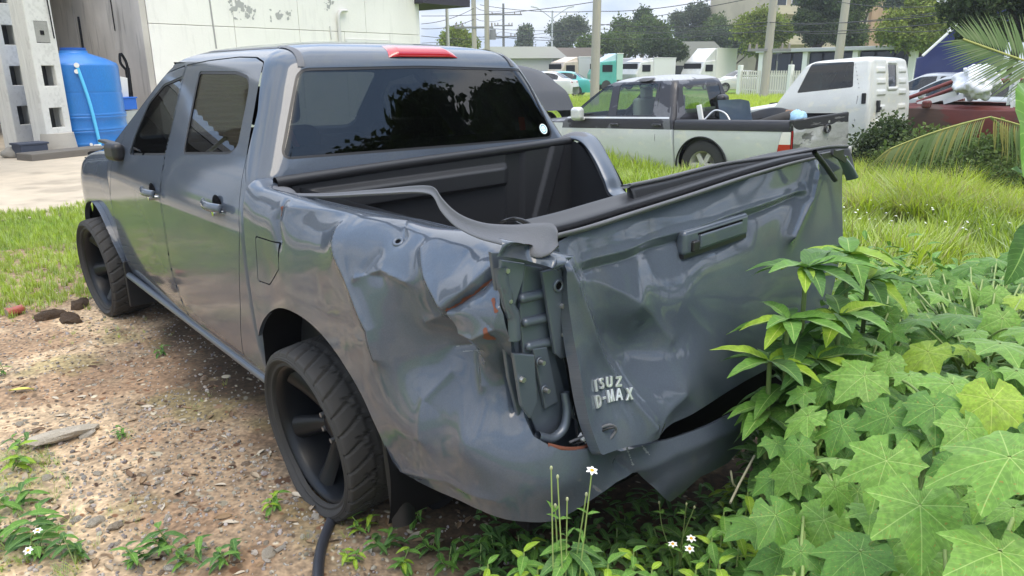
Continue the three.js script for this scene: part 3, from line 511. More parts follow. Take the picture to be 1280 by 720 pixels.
  // top cap of the tailgate: black inner roll, ribbed grey strip
  {
    const topPx = [[690, 291], [740, 278], [800, 259], [870, 237], [940, 214], [1000, 197], [1046, 188]];
    const pts = topPx.map(([a, b], i) => { const p = gate0(...gHit(a, b + 9)); p.z -= 0.02; p.y = onZ(a, b + 5, p.z).y; return p; });
    const cap = mesh('tailgate_cap', ribbon(pts, pts.map(() => V3(0, 0.010, 0.028)), 0.012, 80, 0.003), M.trim, tg);
    const pts2 = pts.map((p, i) => V3(p.x, p.y + 0.006, p.z - 0.075));
    mesh('tailgate_top', ribbon(pts2, pts2.map(() => V3(0, -0.006, 0.045)), 0.03, 80, 0.004), M.plastic, tg);
    const inPx = [[782, 232], [830, 222], [900, 205], [970, 195], [1030, 184], [1056, 183]];
    const pts3 = inPx.map(([a, b], i) => onZ(a, b, 0.955 - 0.013 * i)); mesh('tailgate_edge', ribbon(pts3, pts3.map(() => V3(0, 0.004, 0.018)), 0.010, 60, 0.003), M.trim, tg);
    const face = pts3.map((p) => p.clone().add(V3(0, -0.055, 0.03))); mesh('tailgate_roll', ribbon(face, face.map(() => V3(0, -0.05, 0.02)), 0.02, 60), M.plastic, tg);
    // torn sheet at the far end
    const tear = [[1040, 200], [1062, 204], [1074, 212], [1066, 222], [1058, 228]], q = tear.map(([a, b], i) => onZ(a, b, 1.06 - 0.02 * i)); const sh = new THREE.BufferGeometry(); 
    const f2 = (u, v) => { const A = onZ(lerp(1036, 1056, u), lerp(190, 196, u), 1.06), B = onZ(lerp(1058, 1074, u), lerp(226, 210, u), 1.03); return A.lerp(B, v).add(V3(0, 0.02 * Math.sin(v * PI), 0.03 * Math.sin(u * 5) * v)); };
    mesh('torn_corner', surf(f2, span(0, 1, 14), span(0, 1, 14)), M.paint, tg);
    const g2 = [[1018, 190], [1030, 205], [1044, 225]].map(([a, b]) => onZ(a, b, 1.09)); mesh('corner_rubber', tube(g2, 0.009, 20, 8), M.plastic, tg);
    mesh('corner_bracket', [beam(onZ(1024, 196, 1.07), onZ(1052, 190, 1.05), 0.016, 0.02), beam(onZ(1040, 190, 1.07), onZ(1056, 200, 1.06), 0.012, 0.02)], M.plastic, tg);
  }

  // ---------- lamp recess in the rear corner: pressed panels, ribs, bolts
  {
    const RZ = 1.115, rec = (px, py, d = 0) => onZ(px, py, RZ + d);
    const plate = (pts, d, thick = 0.006) => { const P = pts.map(([a, b]) => { const p = onZ(a, b, RZ + d); return new THREE.Vector2(p.x, p.y); }); const g = new THREE.ExtrudeGeometry(new THREE.Shape(P), { depth: thick, bevelEnabled: true, bevelSize: 0.003, bevelThickness: 0.003, bevelSegments: 2, curveSegments: 4 }); g.translate(0, 0, RZ + d); return g; };
    const base = mesh('lamp_recess', [plate([[612, 316], [708, 318], [752, 470], [752, 570], [660, 575], [634, 470]], -0.05)], M.paintIn, T);
    mesh('recess_flange', plate([[625, 326], [652, 330], [650, 348], [640, 380], [643, 392], [634, 396], [624, 360]], -0.008), M.paintIn, base);
    mesh('recess_channel', plate([[654, 332], [674, 335], [684, 400], [692, 450], [706, 500], [706, 530], [692, 545], [672, 545], [662, 520], [652, 440], [648, 385]], -0.035), M.paintIn, base);
    mesh('recess_rail', plate([[676, 340], [697, 335], [708, 380], [718, 440], [700, 446], [692, 440], [684, 390]], -0.010), M.paintIn, base);
    mesh('recess_panel', plate([[697, 334], [706, 336], [722, 400], [738, 480], [742, 552], [722, 556], [716, 500], [704, 440]], -0.022), M.paintIn, base);
    mesh('recess_bracket', plate([[664, 436], [680, 434], [694, 500], [680, 508]], -0.022), M.paintIn, base);
    mesh('recess_step', plate([[640, 442], [664, 444], [668, 500], [660, 520], [650, 505]], -0.012), M.paintIn, base);
    for (const [x0, y0, x1, y1] of [[653, 373, 678, 367], [657, 403, 683, 397], [661, 433, 689, 427]]) { const a = rec(x0, y0, -0.024), b = rec(x1, y1, -0.024), g = new THREE.CapsuleGeometry(0.012, a.distanceTo(b), 6, 14); g.scale(1, 1, 0.9); g.applyQuaternion(new THREE.Quaternion().setFromUnitVectors(V3(0, 1, 0), b.clone().sub(a).normalize())); const c = a.add(b).multiplyScalar(0.5); g.translate(c.x, c.y, c.z); mesh('pressed_rib', g, M.paintIn, base); }
    for (const [x, y, r] of [[702, 382, 0.007], [704, 418, 0.007], [677, 453, 0.006], [683, 488, 0.006], [652, 474, 0.007], [724, 515, 0.012], [632, 338, 0.006], [636, 376, 0.005]]) {
      const p = rec(x, y, -0.002), n = mesh('bolt', (() => { const g = new THREE.CylinderGeometry(r, r * 1.15, 0.018, 6); g.rotateX(PI / 2); g.translate(p.x, p.y, p.z); return g; })(), r > 0.01 ? M.whitePaint : M.steel, base);
      mesh('washer', (() => { const g = new THREE.TorusGeometry(r * 1.5, r * 0.42, 8, 18); g.translate(p.x, p.y, p.z - 0.007); return g; })(), M.paintIn, n);
    }
    { const p = rec(698, 357, 0.0); const g = new THREE.TorusGeometry(0.013, 0.004, 8, 20); g.translate(p.x, p.y, p.z); mesh('bolt_ring', g, M.paintIn, base); const c = new THREE.CircleGeometry(0.011, 18); c.translate(p.x, p.y, p.z + 0.001); mesh('bolt_hole', c, M.gap, base); }
    mesh('recess_pipe', tube([rec(672, 545, 0.0), rec(690, 548, 0.004), rec(704, 536, 0.004), rec(709, 515, 0), rec(706, 490, -0.012)], 0.012, 30, 10), M.paintIn, base);
    // broken wiring and plug
    mesh('lamp_wire', tube([rec(712, 553, 0.02), rec(730, 545, 0.04), rec(748, 536, 0.07), rec(762, 531, 0.09), rec(770, 537, 0.09), rec(760, 550, 0.085), rec(748, 553, 0.075)], 0.0038, 50, 8), M.trim, base);
    mesh('lamp_wire', tube([rec(716, 556, 0.02), rec(735, 550, 0.05), rec(756, 537, 0.085), rec(768, 534, 0.1)], 0.003, 30, 8), M.plastic, base);
    mesh('broken_plug', [new RoundedBoxGeometry(0.030, 0.022, 0.022, 2, 0.004).rotateZ(0.7).translate(...rec(731, 545, 0.035).toArray()), new RoundedBoxGeometry(0.018, 0.014, 0.018, 2, 0.004).rotateZ(0.2).translate(...rec(737, 551, 0.035).toArray())], M.whitePaint, base);
    mesh('rusted_lip', tube([rec(684, 556, 0.03), rec(705, 561, 0.05), rec(728, 560, 0.05), rec(742, 553, 0.04)], 0.006, 20, 8), M.rust, base);
    // crumpled pieces over the top of the recess
    const lidF = (u, v) => { const top = onZ(lerp(622, 712, u), lerp(297, 318, u), 1.13), bot = onZ(lerp(620, 702, u), lerp(321, 340, u) - 10 * Math.sin(u * PI) * 0.4, 1.15 + 0.02 * Math.sin(u * 9)); return top.lerp(bot, v).add(V3(0, 0.012 * Math.sin(v * PI), 0.018 * Math.sin(u * 7 + v * 3))); };
    const lidm = mesh('crumpled_flap', surf(lidF, span(0, 1, 40), span(0, 1, 16)), M.paint, T);
    mesh('rust_streak', surf(lidF, span(0.45, 0.62, 14), span(0.05, 0.5, 10), { off: 0.0015, keep: (u, v) => 0.06 * (0.3 + 1.2 * fbm(u * 40, v * 20, 3, 6)) - Math.hypot((u - 0.53), (v - 0.22) * 0.25) }), M.rust, lidm);
    const cornF = (u, v) => { const top = onZ(lerp(694, 712, u), lerp(318, 322, u), 1.16), bot = onZ(lerp(686, 704, u), lerp(339, 330, u), 1.175); return top.lerp(bot, v).add(V3(0.01 * Math.sin(u * 5), 0, 0.015 * Math.sin(v * PI))); };
    mesh('torn_corner', surf(cornF, span(0, 1, 12), span(0, 1, 10)), M.paint, T);
    const curlF = (u, v) => { const a = onZ(lerp(617, 640, v), lerp(330, 300, v), 1.12), p = lerp(0, 1, u); return a.add(V3(0.028 * Math.sin(p * 2.6), -0.17 * p, 0.03 * Math.sin(v * 3))); };
    mesh('torn_edge', surf((u, v) => { const P = [[622, 332], [627, 356], [632, 375], [640, 398], [641, 425]], t = u * 4, i = clamp(Math.floor(t), 0, 3), a = onZ(lerp(P[i][0], P[i + 1][0], t - i), lerp(P[i][1], P[i + 1][1], t - i), 1.10); return a.add(V3(-0.02 + 0.05 * v, 0.004 * Math.sin(u * 20), 0.03 * Math.sin(v * 2.5 + 0.3) - 0.02 * v)); }, span(0, 1, 30), span(0, 1, 8)), M.paint, T);
  }

  // ---------- bed: liner, floor, wheel boxes, far side
  const FL = 0.70;
  mesh('bed_floor', [box(1.46, 0.04, 1.22, 0, FL, 0.28, 0.01), ...span(-0.6, 0.6, 9).map((x) => box(0.05, 0.02, 1.16, x, FL + 0.028, 0.27, 0.008))], M.liner, T);
  const hz = -0.305, hw = (px, py) => onZ(px, py, hz);
  {
    const prof = table([[0, FL], [1, 1.235]]);
    const wallF = (u, v) => { const x = lerp(-0.74, 0.76, u), y = lerp(FL, 1.205 + 0.035 * u, v); let z = hz; const r = (y - (1.105 + 0.03 * u)); z += 0.035 * sstep(0.055, 0.03, Math.abs(r)) * sstep(0.03, 0.07, u) * sstep(0.72, 0.66, u); z -= 0.02 * sstep(0.02, 0.0, Math.abs(x - 0.36) - 0.04); z += 0.018 * sstep(0.055, 0.03, Math.abs(x - 0.55 - (y - 1.0) * 0.35)); return V3(x, y, z); };
    mesh('bed_front', surf(wallF, span(0, 1, 140), span(0, 1, 60)), M.liner, T);
    mesh('bed_front_cap', tube([V3(-0.80, 1.195, -0.315), V3(-0.3, 1.215, -0.318), V3(0.3, 1.235, -0.318), V3(0.74, 1.25, -0.322)], 0.022, 60, 12), M.plastic, T);
    mesh('bed_backing', box(1.5, 0.5, 0.02, 0, 0.95, -0.345), M.dark, T);
  }
  mesh('bed_inner_side', surf((u, v) => V3(-0.735 + 0.025 * v - 0.04 * (1 - v) ** 4 * 0, lerp(FL, 1.17, v), lerp(-0.32, 1.05, u)), span(0, 1, 30), span(0, 1, 10)), M.liner, T);
  for (const s of [-1, 1]) mesh('wheel_box', (() => { const g = new THREE.CylinderGeometry(0.43, 0.43, 0.22, 40, 1, false, 0, PI); g.rotateZ(PI / 2); g.rotateX(0); g.rotateX(-PI / 2 * 0); g.translate(s * 0.62, FL - 0.22, 0.05); return g; })(), M.liner, T);
  // left-over moulding of the liner seen past the near rail
  mesh('liner_bracket', [tube([V3(-0.60, 1.02, 0.42), V3(-0.52, 1.055, 0.44), V3(-0.40, 1.05, 0.46), V3(-0.37, 0.98, 0.47)], 0.016, 30, 8), tube([V3(-0.56, 0.96, 0.5), V3(-0.49, 1.0, 0.5), V3(-0.45, 0.955, 0.5), V3(-0.39, 1.0, 0.5)], 0.012, 30, 8)], M.plastic, T);
  // far side of the bed, its rail pulled down
  const railPx = [[704, 178, 0.79], [722, 172, 0.80], [736, 176, 0.80], [752, 200, 0.79], [764, 225, 0.78], [772, 243, 0.78]];
  const railTop = railPx.map(([a, b, x]) => onX(a, b, x)).concat([V3(0.78, 0.99, 0.16), V3(0.80, 1.02, 0.5), V3(0.80, 1.10, 0.95)]);
  const railC = new THREE.CatmullRomCurve3(railTop, false, 'centripetal');
  const topAt = (z) => { let y = 1.25; for (let k = 0; k <= 60; k++) { const p = railC.getPoint(k / 60); if (p.z <= z) y = p.y; } return y; };
  mesh('bed_rail', ribbon(railTop, railTop.map((p, i) => V3(0.075, i < 3 ? 0.0 : -0.012, -0.02)), 0.02, 90, 0.018), M.paintIn, T);
  mesh('rail_cap', ribbon(railTop.map((p) => p.clone().add(V3(-0.02, 0.006, 0))), railTop.map(() => V3(0.05, 0.004, -0.01)), 0.014, 90, 0.016), M.trim, T);
  mesh('bed_side', [surf((u, v) => { const p = railC.getPoint(clamp(u)); return V3(0.73, lerp(FL, p.y - 0.01, v), p.z); }, span(0, 1, 60), span(0, 1, 12)), surf((u, v) => { const p = railC.getPoint(clamp(u)); return V3(0.905 - 0.05 * v ** 4, lerp(0.45, p.y - 0.02, v), p.z); }, span(0, 1, 60), span(0, 1, 12))], M.liner, T);
  mesh('bed_side', surf((u, v) => { const p = railC.getPoint(clamp(u)); return V3(0.91 - 0.05 * v ** 4, lerp(0.45, p.y - 0.015, v), p.z); }, span(0, 1, 60), span(0, 1, 20), { keep: (u, v, p) => Math.hypot(p.z, p.y - 0.36) - 0.44 }), M.paint, T);
  // near rail cap, torn off the panel and curled up at its end
  {
    const L = [[312, 233, -0.83, 0.022, 0], [345, 241, -0.82, 0.015, 0], [400, 244, -0.82, 0.010, 0.003], [470, 240, -0.82, 0.010, 0.005], [532, 237, -0.83, 0.008, 0.008], [543, 241, -0.84, 0.006, 0.010], [552, 256, -0.845, 0.006, 0.014], [570, 274, -0.845, 0.008, 0.015], [600, 288, -0.845, 0.012, 0.016], [635, 294, -0.835, 0.018, 0.020], [662, 298, -0.815, 0.024, 0.030], [682, 301, -0.80, 0.024, 0.034], [693, 303, -0.795, 0.014, 0.022], [698, 304, -0.79, 0.002, 0.003]];
    const pts = L.map(([a, b, x]) => onX(a, b, x)), hs = L.map(([, , , w, t]) => V3(-w, -t, 0.004));
    mesh('rail_cap', ribbon(pts, hs, 0.009, 120, 0.006), M.trim, T);
    mesh('cap_end_lip', ribbon([onX(628, 277, -0.75), onX(640, 273, -0.74), onX(655, 277, -0.74), onX(666, 285, -0.74)], [V3(0, 0.004, 0.012), V3(0, 0.004, 0.014), V3(0, 0.004, 0.014), V3(0, 0.003, 0.01)], 0.006, 24), M.plastic, T);
    // front corner block of the rail cap
    mesh('rail_corner_cap', (() => { const g = new THREE.SphereGeometry(1, 28, 18); g.scale(0.07, 0.034, 0.16); const c = onX(338, 237, -0.80); g.translate(c.x, c.y - 0.012, c.z + 0.01); return g; })(), M.trim, T);
  }

  // ---------- underneath
  mesh('chassis', [box(0.1, 0.14, 4.4, -0.42, 0.47, -1.5, 0.01), box(0.1, 0.14, 4.4, 0.42, 0.47, -1.5, 0.01), bar(V3(-0.72, 0.33, -0.03), V3(0.72, 0.33, 0), 0.055, 14), (() => { const g = new THREE.SphereGeometry(0.16, 18, 12); g.translate(0.05, 0.34, 0); return g; })(), box(1.5, 0.04, 2.2, 0, 0.40, -1.5), box(1.5, 0.03, 1.0, 0, 0.6, -3.3)], M.dark, T);
  mesh('wheel_well', (() => { const g = new THREE.CylinderGeometry(0.46, 0.46, 0.34, 40, 1, true, -0.35, PI + 0.7); g.rotateZ(PI / 2); g.scale(1, 1, 1.1); g.translate(-0.715, 0.37, 0.04); const p = g.attributes.position; for (let i = 0; i < p.count; i++) p.setZ(i, Math.max(p.getZ(i), -0.376)); return g; })(), M.dark, T);
  mesh('wheel_well_wall', (() => { const g = new THREE.CircleGeometry(0.48, 40); g.rotateY(-PI / 2); g.translate(-0.56, 0.42, 0.04); return g; })(), M.dark, T);
  { const a = onX(463, 508, -0.90), f = (u, v) => V3(-0.875 + 0.085 * u, lerp(0.60, 0.20, v), 0.475 + 0.05 * v + 0.02 * Math.sin(u * 3)); mesh('mud_flap', surf(f, span(0, 1, 10), span(0, 1, 12)), M.plastic, T); }
  // dark box added behind the gap under the tailgate, standing in for shade
  mesh('dark_gap_fill', [box(1.5, 0.30, 0.06, 0.0, 0.54, 1.00, 0.01)], M.dark, T);

  // ---------- wheels
  const tyreGeo = (Ro, Ri, W, flat) => {                       // lathe of the section, grooves pressed into the tread; y is the axle, outer face at +y
    const g = new THREE.BufferGeometry(), nA = 720, prof = [];
    const hw = W / 2, sec = table([[0, Ri, hw * 0.80], [0.06, Ri + 0.006, hw * 0.93], [0.12, Ri + 0.016, hw * 0.90], [0.3, Ri + (Ro - Ri) * 0.45, hw * 1.03], [0.55, Ro - 0.022, hw * 0.98], [0.72, Ro - 0.007, hw * 0.86], [1, Ro, 0]]);
    const N = 40; for (let k = 0; k <= N; k++) { const [r, y] = sec(k / N); prof.push([r, y]); } for (let k = N - 1; k >= 0; k--) { const [r, y] = sec(k / N); prof.push([r, -y]); }
    const P = [], U = [], I = [], m = prof.length;
    for (let i = 0; i <= nA; i++) { const a = i / nA * 2 * PI; for (let k = 0; k < m; k++) {
      let [r, y] = prof[k]; const yy = y / hw;
      if (r > Ro - 0.02) {
        const lat = Math.abs(yy), ph = (a * 15 / PI + lat * 1.5 - lat * lat * 0.4), d1 = Math.abs(ph - Math.round(ph)) , cross1 = sstep(0.075, 0.045, d1) * (lat > 0.16 ? 1 : 0);
        const ph2 = (a * 7.5 / PI - lat * 1.6), d2 = Math.abs(ph2 - Math.round(ph2)), cross2 = sstep(0.04, 0.022, d2) * (lat < 0.55 ? 1 : 0);
        const rib = Math.max(sstep(0.045, 0.02, Math.abs(lat - 0.18)), 0.9 * sstep(0.03, 0.015, Math.abs(lat - 0.02)));
        r -= 0.008 * Math.max(cross1, cross2, rib) ;
      } else if (yy > 0.9 && r > Ri + 0.02) r += 0, y += 0.0012 * Math.sin(r * 900);
      P.push(r * Math.sin(a), y, r * Math.cos(a)); U.push(i / nA * 6, k / m * 2);
    } }
    for (let i = 0; i < nA; i++) for (let k = 0; k + 1 < m; k++) { const a = i * m + k, b = a + m; I.push(a, a + 1, b, b, a + 1, b + 1); }
    g.setAttribute('position', new THREE.Float32BufferAttribute(P, 3)); g.setAttribute('uv', new THREE.Float32BufferAttribute(U, 2)); g.setIndex(I); g.computeVertexNormals(); return g;
  };
  const spokeGeo = (r0, r1, w0, w1, depthIn, depthOut) => { const f = (u, v) => { const r = lerp(r0, r1, u), w = lerp(w0, w1, u), y = lerp(-depthIn, -depthOut, Math.pow(u, 1.6)), t = v * 2 - 1; return V3(t * w, y - 0.022 * Math.abs(t) ** 3, r); }; return surf(f, span(0, 1, 12), span(0, 1, 10)); };
  const makeWheel = (pos, yaw, camber, flat) => {
    const w = new THREE.Group(); w.name = 'wheel'; T.add(w);
    const q = new THREE.Quaternion().setFromUnitVectors(V3(0, 1, 0), V3(-Math.cos(yaw) * Math.cos(camber), Math.sin(camber), Math.sin(yaw) * Math.cos(camber)).normalize());
    w.quaternion.copy(q); w.position.copy(pos);
    const tg0 = tyreGeo(0.338, 0.268, 0.265, flat);
    // squash the flat foot against the ground
    const P = tg0.attributes.position, v = V3(), qi = q.clone().invert();
    for (let i = 0; i < P.count; i++) { v.fromBufferAttribute(P, i).applyQuaternion(q).add(pos); const lim = 0.006, low = sstep(0.12, 0.0, v.y); if (flat && v.y < 0.16) { const side = v.x < pos.x ? -1 : 1; v.x += side * 0.014 * low; if (v.y < lim) v.y = lim + (v.y - lim) * 0.04; } else if (v.y < lim) v.y = lim + (v.y - lim) * 0.04; v.sub(pos).applyQuaternion(qi); P.setXYZ(i, v.x, v.y, v.z); }
    tg0.computeVertexNormals();
    mesh('tyre', tg0, M.rubber, w);
    const rim = mesh('rim', lathe([[0.10, -0.07], [0.18, -0.085], [0.225, -0.10], [0.236, -0.06], [0.240, 0.02], [0.246, 0.075], [0.256, 0.098], [0.268, 0.108], [0.274, 0.104], [0.272, 0.092], [0.262, 0.085], [0.255, 0.0], [0.25, -0.11]], 96), M.rim, w);
    for (let k = 0; k < 6; k++) { const g = spokeGeo(0.045, 0.243, 0.028, 0.048, -0.012, -0.078); g.rotateY(k * PI / 3 + 0.35); mesh('spoke', g, M.rim, rim); }
    mesh('hub', lathe([[0, 0.030], [0.034, 0.030], [0.04, 0.012], [0.075, 0.012], [0.085, 0.0], [0.085, -0.12]], 40), M.rim, rim);
    for (let k = 0; k < 6; k++) { const g = new THREE.CylinderGeometry(0.010, 0.010, 0.024, 6); g.translate(0.060 * Math.cos(k * PI / 3), 0.02, 0.060 * Math.sin(k * PI / 3)); mesh('wheel_nut', g, M.steel, rim); }
    mesh('brake_disc', (() => { const g = cyl(0.16, 0.16, 0.03, 40); g.translate(0, -0.10, 0); return g; })(), M.dark, w);
    return w;
  };
  makeWheel(V3(-0.775, 0.316, -0.030), 0.014, -0.084, true);
  makeWheel(V3(-0.815, 0.330, -3.097), 0.08, -0.049, false);
  makeWheel(V3(0.775, 0.345, 0.0), PI, 0.02, false); makeWheel(V3(0.8, 0.345, -3.097), PI, 0.02, false);
}
// ================================================================ the other vehicles of the yard
const carPaint = (c, o = {}) => phys(c, 0.35, { clearcoat: 0.8, clearcoatRoughness: 0.12, map: dustMap, ...o });
const wornMap = (base, bare, amount, s) => dataTex(512, 512, (u, v, i, j) => { const n = wfbm(u, v, 5, 6, s), m = sstep(1 - amount, 1 - amount + 0.06, n), f = 0.9 + 0.1 * wnoise(u, v, 64, s + 3); return [lerp(base[0], bare[0], m) * f, lerp(base[1], bare[1], m) * f, lerp(base[2], bare[2], m) * f]; });
const sheetOf = (row, crown = 0.02, bowF = 0.08) => (u, v) => {
  const [y, w, r, f, rc] = row(v), zc = r - rc;
  const half = (t) => {
    if (t <= 1) return V3(-w, y, lerp(f, zc, t));
    if (t <= 2) { const a = (t - 1) * PI / 2; return V3(-(w - rc) - rc * Math.cos(a), y, zc + rc * Math.sin(a)); }
    const x = lerp(-(w - rc), w - rc, t - 2), q = x / (w - rc + 1e-6); return V3(x, y, r + crown * (1 - q * q));
  };
  if (u > 5) { const x = lerp(w, -w, u - 5), q = x / (w + 1e-6); return V3(x, y, f - bowF * (1 - q * q)); }
  if (u <= 2.5) return half(u);
  const p = half(5 - u); p.x *= -1; return p;
};
const inWorld = (o, fn) => { o.updateMatrixWorld(true); return (u, v) => fn(u, v).applyMatrix4(o.matrixWorld); };
const sideWheel = (parent, x, y, z, ro, ri, w, rimMat, tyreMat = M.rubber, spokes = 6) => {
  const g = new THREE.Group(); g.name = 'wheel'; g.position.set(x, y, z); g.rotation.z = x < 0 ? PI / 2 : -PI / 2; parent.add(g);
  mesh('tyre', lathe([[ri, -w / 2], [ri + 0.02, -w / 2 - 0.006], [(ro + ri) / 2, -w * 0.54], [ro - 0.02, -w * 0.47], [ro - 0.004, -w * 0.38], [ro, 0], [ro - 0.004, w * 0.38], [ro - 0.02, w * 0.47], [(ro + ri) / 2, w * 0.54], [ri + 0.02, w / 2 + 0.006], [ri, w / 2]], 56), tyreMat, g);
  const rim = mesh('rim', lathe([[ri + 0.008, w * 0.5], [ri, w * 0.46], [ri - 0.02, w * 0.3], [ri - 0.03, -w * 0.2], [0.05, -w * 0.2]], 48), rimMat, g);
  for (let k = 0; k < spokes; k++) { const s = box(ri * 0.34, 0.03, ri * 0.8, 0, w * 0.28, ri * 0.52, 0.012); s.rotateY(k * 2 * PI / spokes); mesh('spoke', s, rimMat, rim); }
  mesh('hub', (() => { const h = cyl(ri * 0.26, ri * 0.22, 0.05, 20); h.translate(0, w * 0.3, 0); return h; })(), rimMat, rim);
  return g;
};
const clearGlass = phys(col(0.62, 0.70, 0.64), 0.0, { transmission: 1, thickness: 0, ior: 1.52 });
const smokeGlass = phys(col(0.10, 0.13, 0.13), 0.0, { transmission: 1, thickness: 0, ior: 1.52 });

// ---------------------------------------------------------------- the silver and black pickup
const silver = thing('two_tone_pickup', 'worn silver and black double cab pickup standing beyond the wrecked grey one', 'pickup truck', [7.362, 0.016, -3.65]);
{
  const S = silver; S.rotation.set(R(-2.2), R(2.8), R(1.3), 'YXZ'); S.updateMatrixWorld(true);
  const silverM = carPaint(col(0.71, 0.72, 0.73), { metalness: 0.15, roughness: 0.4 }), blackM = carPaint(col(0.9, 0.9, 0.9), { map: wornMap([0.13, 0.12, 0.15], [0.40, 0.40, 0.42], 0.42, 5), clearcoat: 0.35, roughness: 0.5 });
  const roofM = carPaint(col(0.9, 0.9, 0.9), { map: wornMap([0.70, 0.71, 0.72], [0.45, 0.45, 0.46], 0.34, 15), clearcoat: 0.2, roughness: 0.6 });
  const row = table([[0, 0.26, 0.76, -0.44, -2.55, 0.04], [0.2, 0.46, 0.80, -0.44, -2.55, 0.05], [0.45, 0.70, 0.815, -0.44, -2.55, 0.06], [0.65, 0.91, 0.80, -0.45, -2.50, 0.07], [0.72, 0.975, 0.775, -0.455, -2.40, 0.08], [1.0, 1.26, 0.665, -0.52, -2.02, 0.09], [1.15, 1.41, 0.60, -0.56, -1.78, 0.10], [1.24, 1.475, 0.54, -0.63, -1.60, 0.11], [1.34, 1.515, 0.36, -0.8, -1.4, 0.1], [1.46, 1.53, 0.01, -1.05, -1.1, 0.004]]);
  const sh = sheetOf(row), shW = inWorld(S, sh), hs = finder(shW, span(0, 1, 40), span(0, 1.24, 40)), hr = finder(shW, span(2, 3, 30), span(0.6, 1.24, 30));
  const sp = (l) => l.map(([a, b]) => { const p = sh(...hs(a, b)); return [p.z, p.y]; }), rp = (l) => l.map(([a, b]) => { const p = sh(...hr(a, b)); return [p.x, p.y]; });
  const gF = poly(sp([[717, 126], [727, 116], [740, 108.5], [767, 107], [760, 144], [712, 143.5]]), 0.02), gR = poly(sp([[776, 106], [823, 104.5], [815, 144], [770, 144]]), 0.02);
  const gB = poly([[-0.52, 1.0], [0.52, 1.0], [0.47, 1.37], [-0.47, 1.37]], 0.05), gW = poly([[-0.66, 1.0], [0.66, 1.0], [0.53, 1.40], [-0.53, 1.40]], 0.05);
  const dl = [sp([[766, 105], [757, 150], [757, 185], [768, 212]]), sp([[826, 104], [820, 150], [820, 214]])];
  const keep = (u, v, p) => { let d = 1; if (u <= 1.2) d = Math.min(-Math.max(gF(p.z, p.y), gR(p.z, p.y)), segDist(dl[0], p.z, p.y) - 0.004, segDist(dl[1], p.z, p.y) - 0.004); else if (u > 1.7 && u < 3.3) d = -gB(p.x, p.y); else if (u > 3.8 && u <= 5) d = -Math.max(gF(p.z, p.y), gR(p.z, p.y)); else if (u > 5) d = -gW(p.x, p.y); return d; };
  const us = [...span(0, 1, 80), ...span(1, 2, 6).slice(1), ...span(2, 3, 50).slice(1), ...span(3, 4, 6).slice(1), ...span(4, 5, 60).slice(1), ...span(5, 6, 30).slice(1)], vs = [...span(0, 1.24, 50), ...span(1.24, 1.46, 8).slice(1)], LINE = 0.80;
  mesh('lower_cab', surf(sh, us, vs, { keep: (u, v, p) => Math.min(keep(u, v, p), LINE - p.y), lip: 0.012 }), silverM, S);
  mesh('upper_cab', surf(sh, us, vs, { keep: (u, v, p) => Math.min(keep(u, v, p), p.y - LINE, 1.455 - p.y), lip: 0.012 }), blackM, S);
  mesh('roof', surf(sh, us, vs, { keep: (u, v, p) => p.y - 1.455 }), roofM, S);
  // a lifted scrap of roof skin
  mesh('peeling_roof_sheet', surf((u, v) => { const p = sh(lerp(0.45, 0.75, u), lerp(1.22, 1.27, v)); return p.add(V3(-0.05 * (1 - v) , -0.02 * Math.sin(u * PI) * (1 - v) + 0.012, 0)); }, span(0, 1, 20), span(0, 1, 6)), M.plastic, S);
  mesh('cab_backing', surf(sh, span(0, 1.1, 60), span(0, 0.66, 20), { off: -0.02 }), M.gap, S);
  mesh('window_glass', surf(sh, span(0, 1, 60), span(0.65, 1.24, 24), { keep: (u, v, p) => gF(p.z, p.y), off: -0.004 }), clearGlass, S); mesh('window_glass', surf(sh, span(0, 1, 60), span(0.65, 1.24, 24), { keep: (u, v, p) => gR(p.z, p.y), off: -0.004 }), clearGlass, S);
  mesh('rear_window', surf(sh, span(2, 3, 40), span(0.65, 1.24, 24), { keep: (u, v, p) => gB(p.x, p.y), off: -0.004 }), clearGlass, S); mesh('windscreen', surf(sh, span(5, 6, 40), span(0.65, 1.24, 24), { keep: (u, v, p) => gW(p.x, p.y), off: -0.004 }), clearGlass, S);
  mesh('side_window', surf(sh, span(4, 5, 60), span(0.65, 1.24, 24), { keep: (u, v, p) => Math.max(gF(p.z, p.y), gR(p.z, p.y)), off: -0.004 }), clearGlass, S);
  for (const x of [-0.38, 0.38]) mesh('seat', [box(0.46, 0.55, 0.13, x, 0.95, -1.25, 0.05), box(0.24, 0.16, 0.09, x, 1.29, -1.22, 0.04)], std(col(0.30, 0.30, 0.29), 0.9), S);
  mesh('rear_seat', box(1.2, 0.45, 0.12, 0, 0.82, -0.58, 0.05), std(col(0.1, 0.1, 0.1), 0.9), S);
  mesh('window_sill_strip', surf(sh, span(0, 1, 60), span(0.6, 0.72, 10), { keep: (u, v, p) => 0.012 - Math.abs(p.y - 0.955), off: 0.006 }), silverM, S);
  // scraped paint on the rear door and pillar
  mesh('wing_mirror', [(() => { const g = new RoundedBoxGeometry(0.15, 0.20, 0.20, 4, 0.06); g.translate(-0.90, 1.02, -2.13); return g; })(), box(0.14, 0.05, 0.09, -0.83, 0.94, -2.12, 0.02)], silverM, S);
  for (const z of [-1.48, -0.72]) mesh('door_handle', box(0.03, 0.035, 0.16, -0.815, 0.86, z, 0.01), blackM, S);
  // bonnet end, mostly hidden
  mesh('bonnet', surf((u, v) => { const z = lerp(-2.5, -3.7, u), t = v * 2 - 1, w = 0.79 - 0.08 * u * u, e = Math.sign(t) * Math.min(1, Math.abs(t) * 1.6); return V3(e * w, 0.93 - 0.06 * u - 0.6 * Math.max(0, Math.abs(t) - 0.55) ** 1.2, z); }, span(0, 1, 20), span(0, 1, 40)), blackM, S);
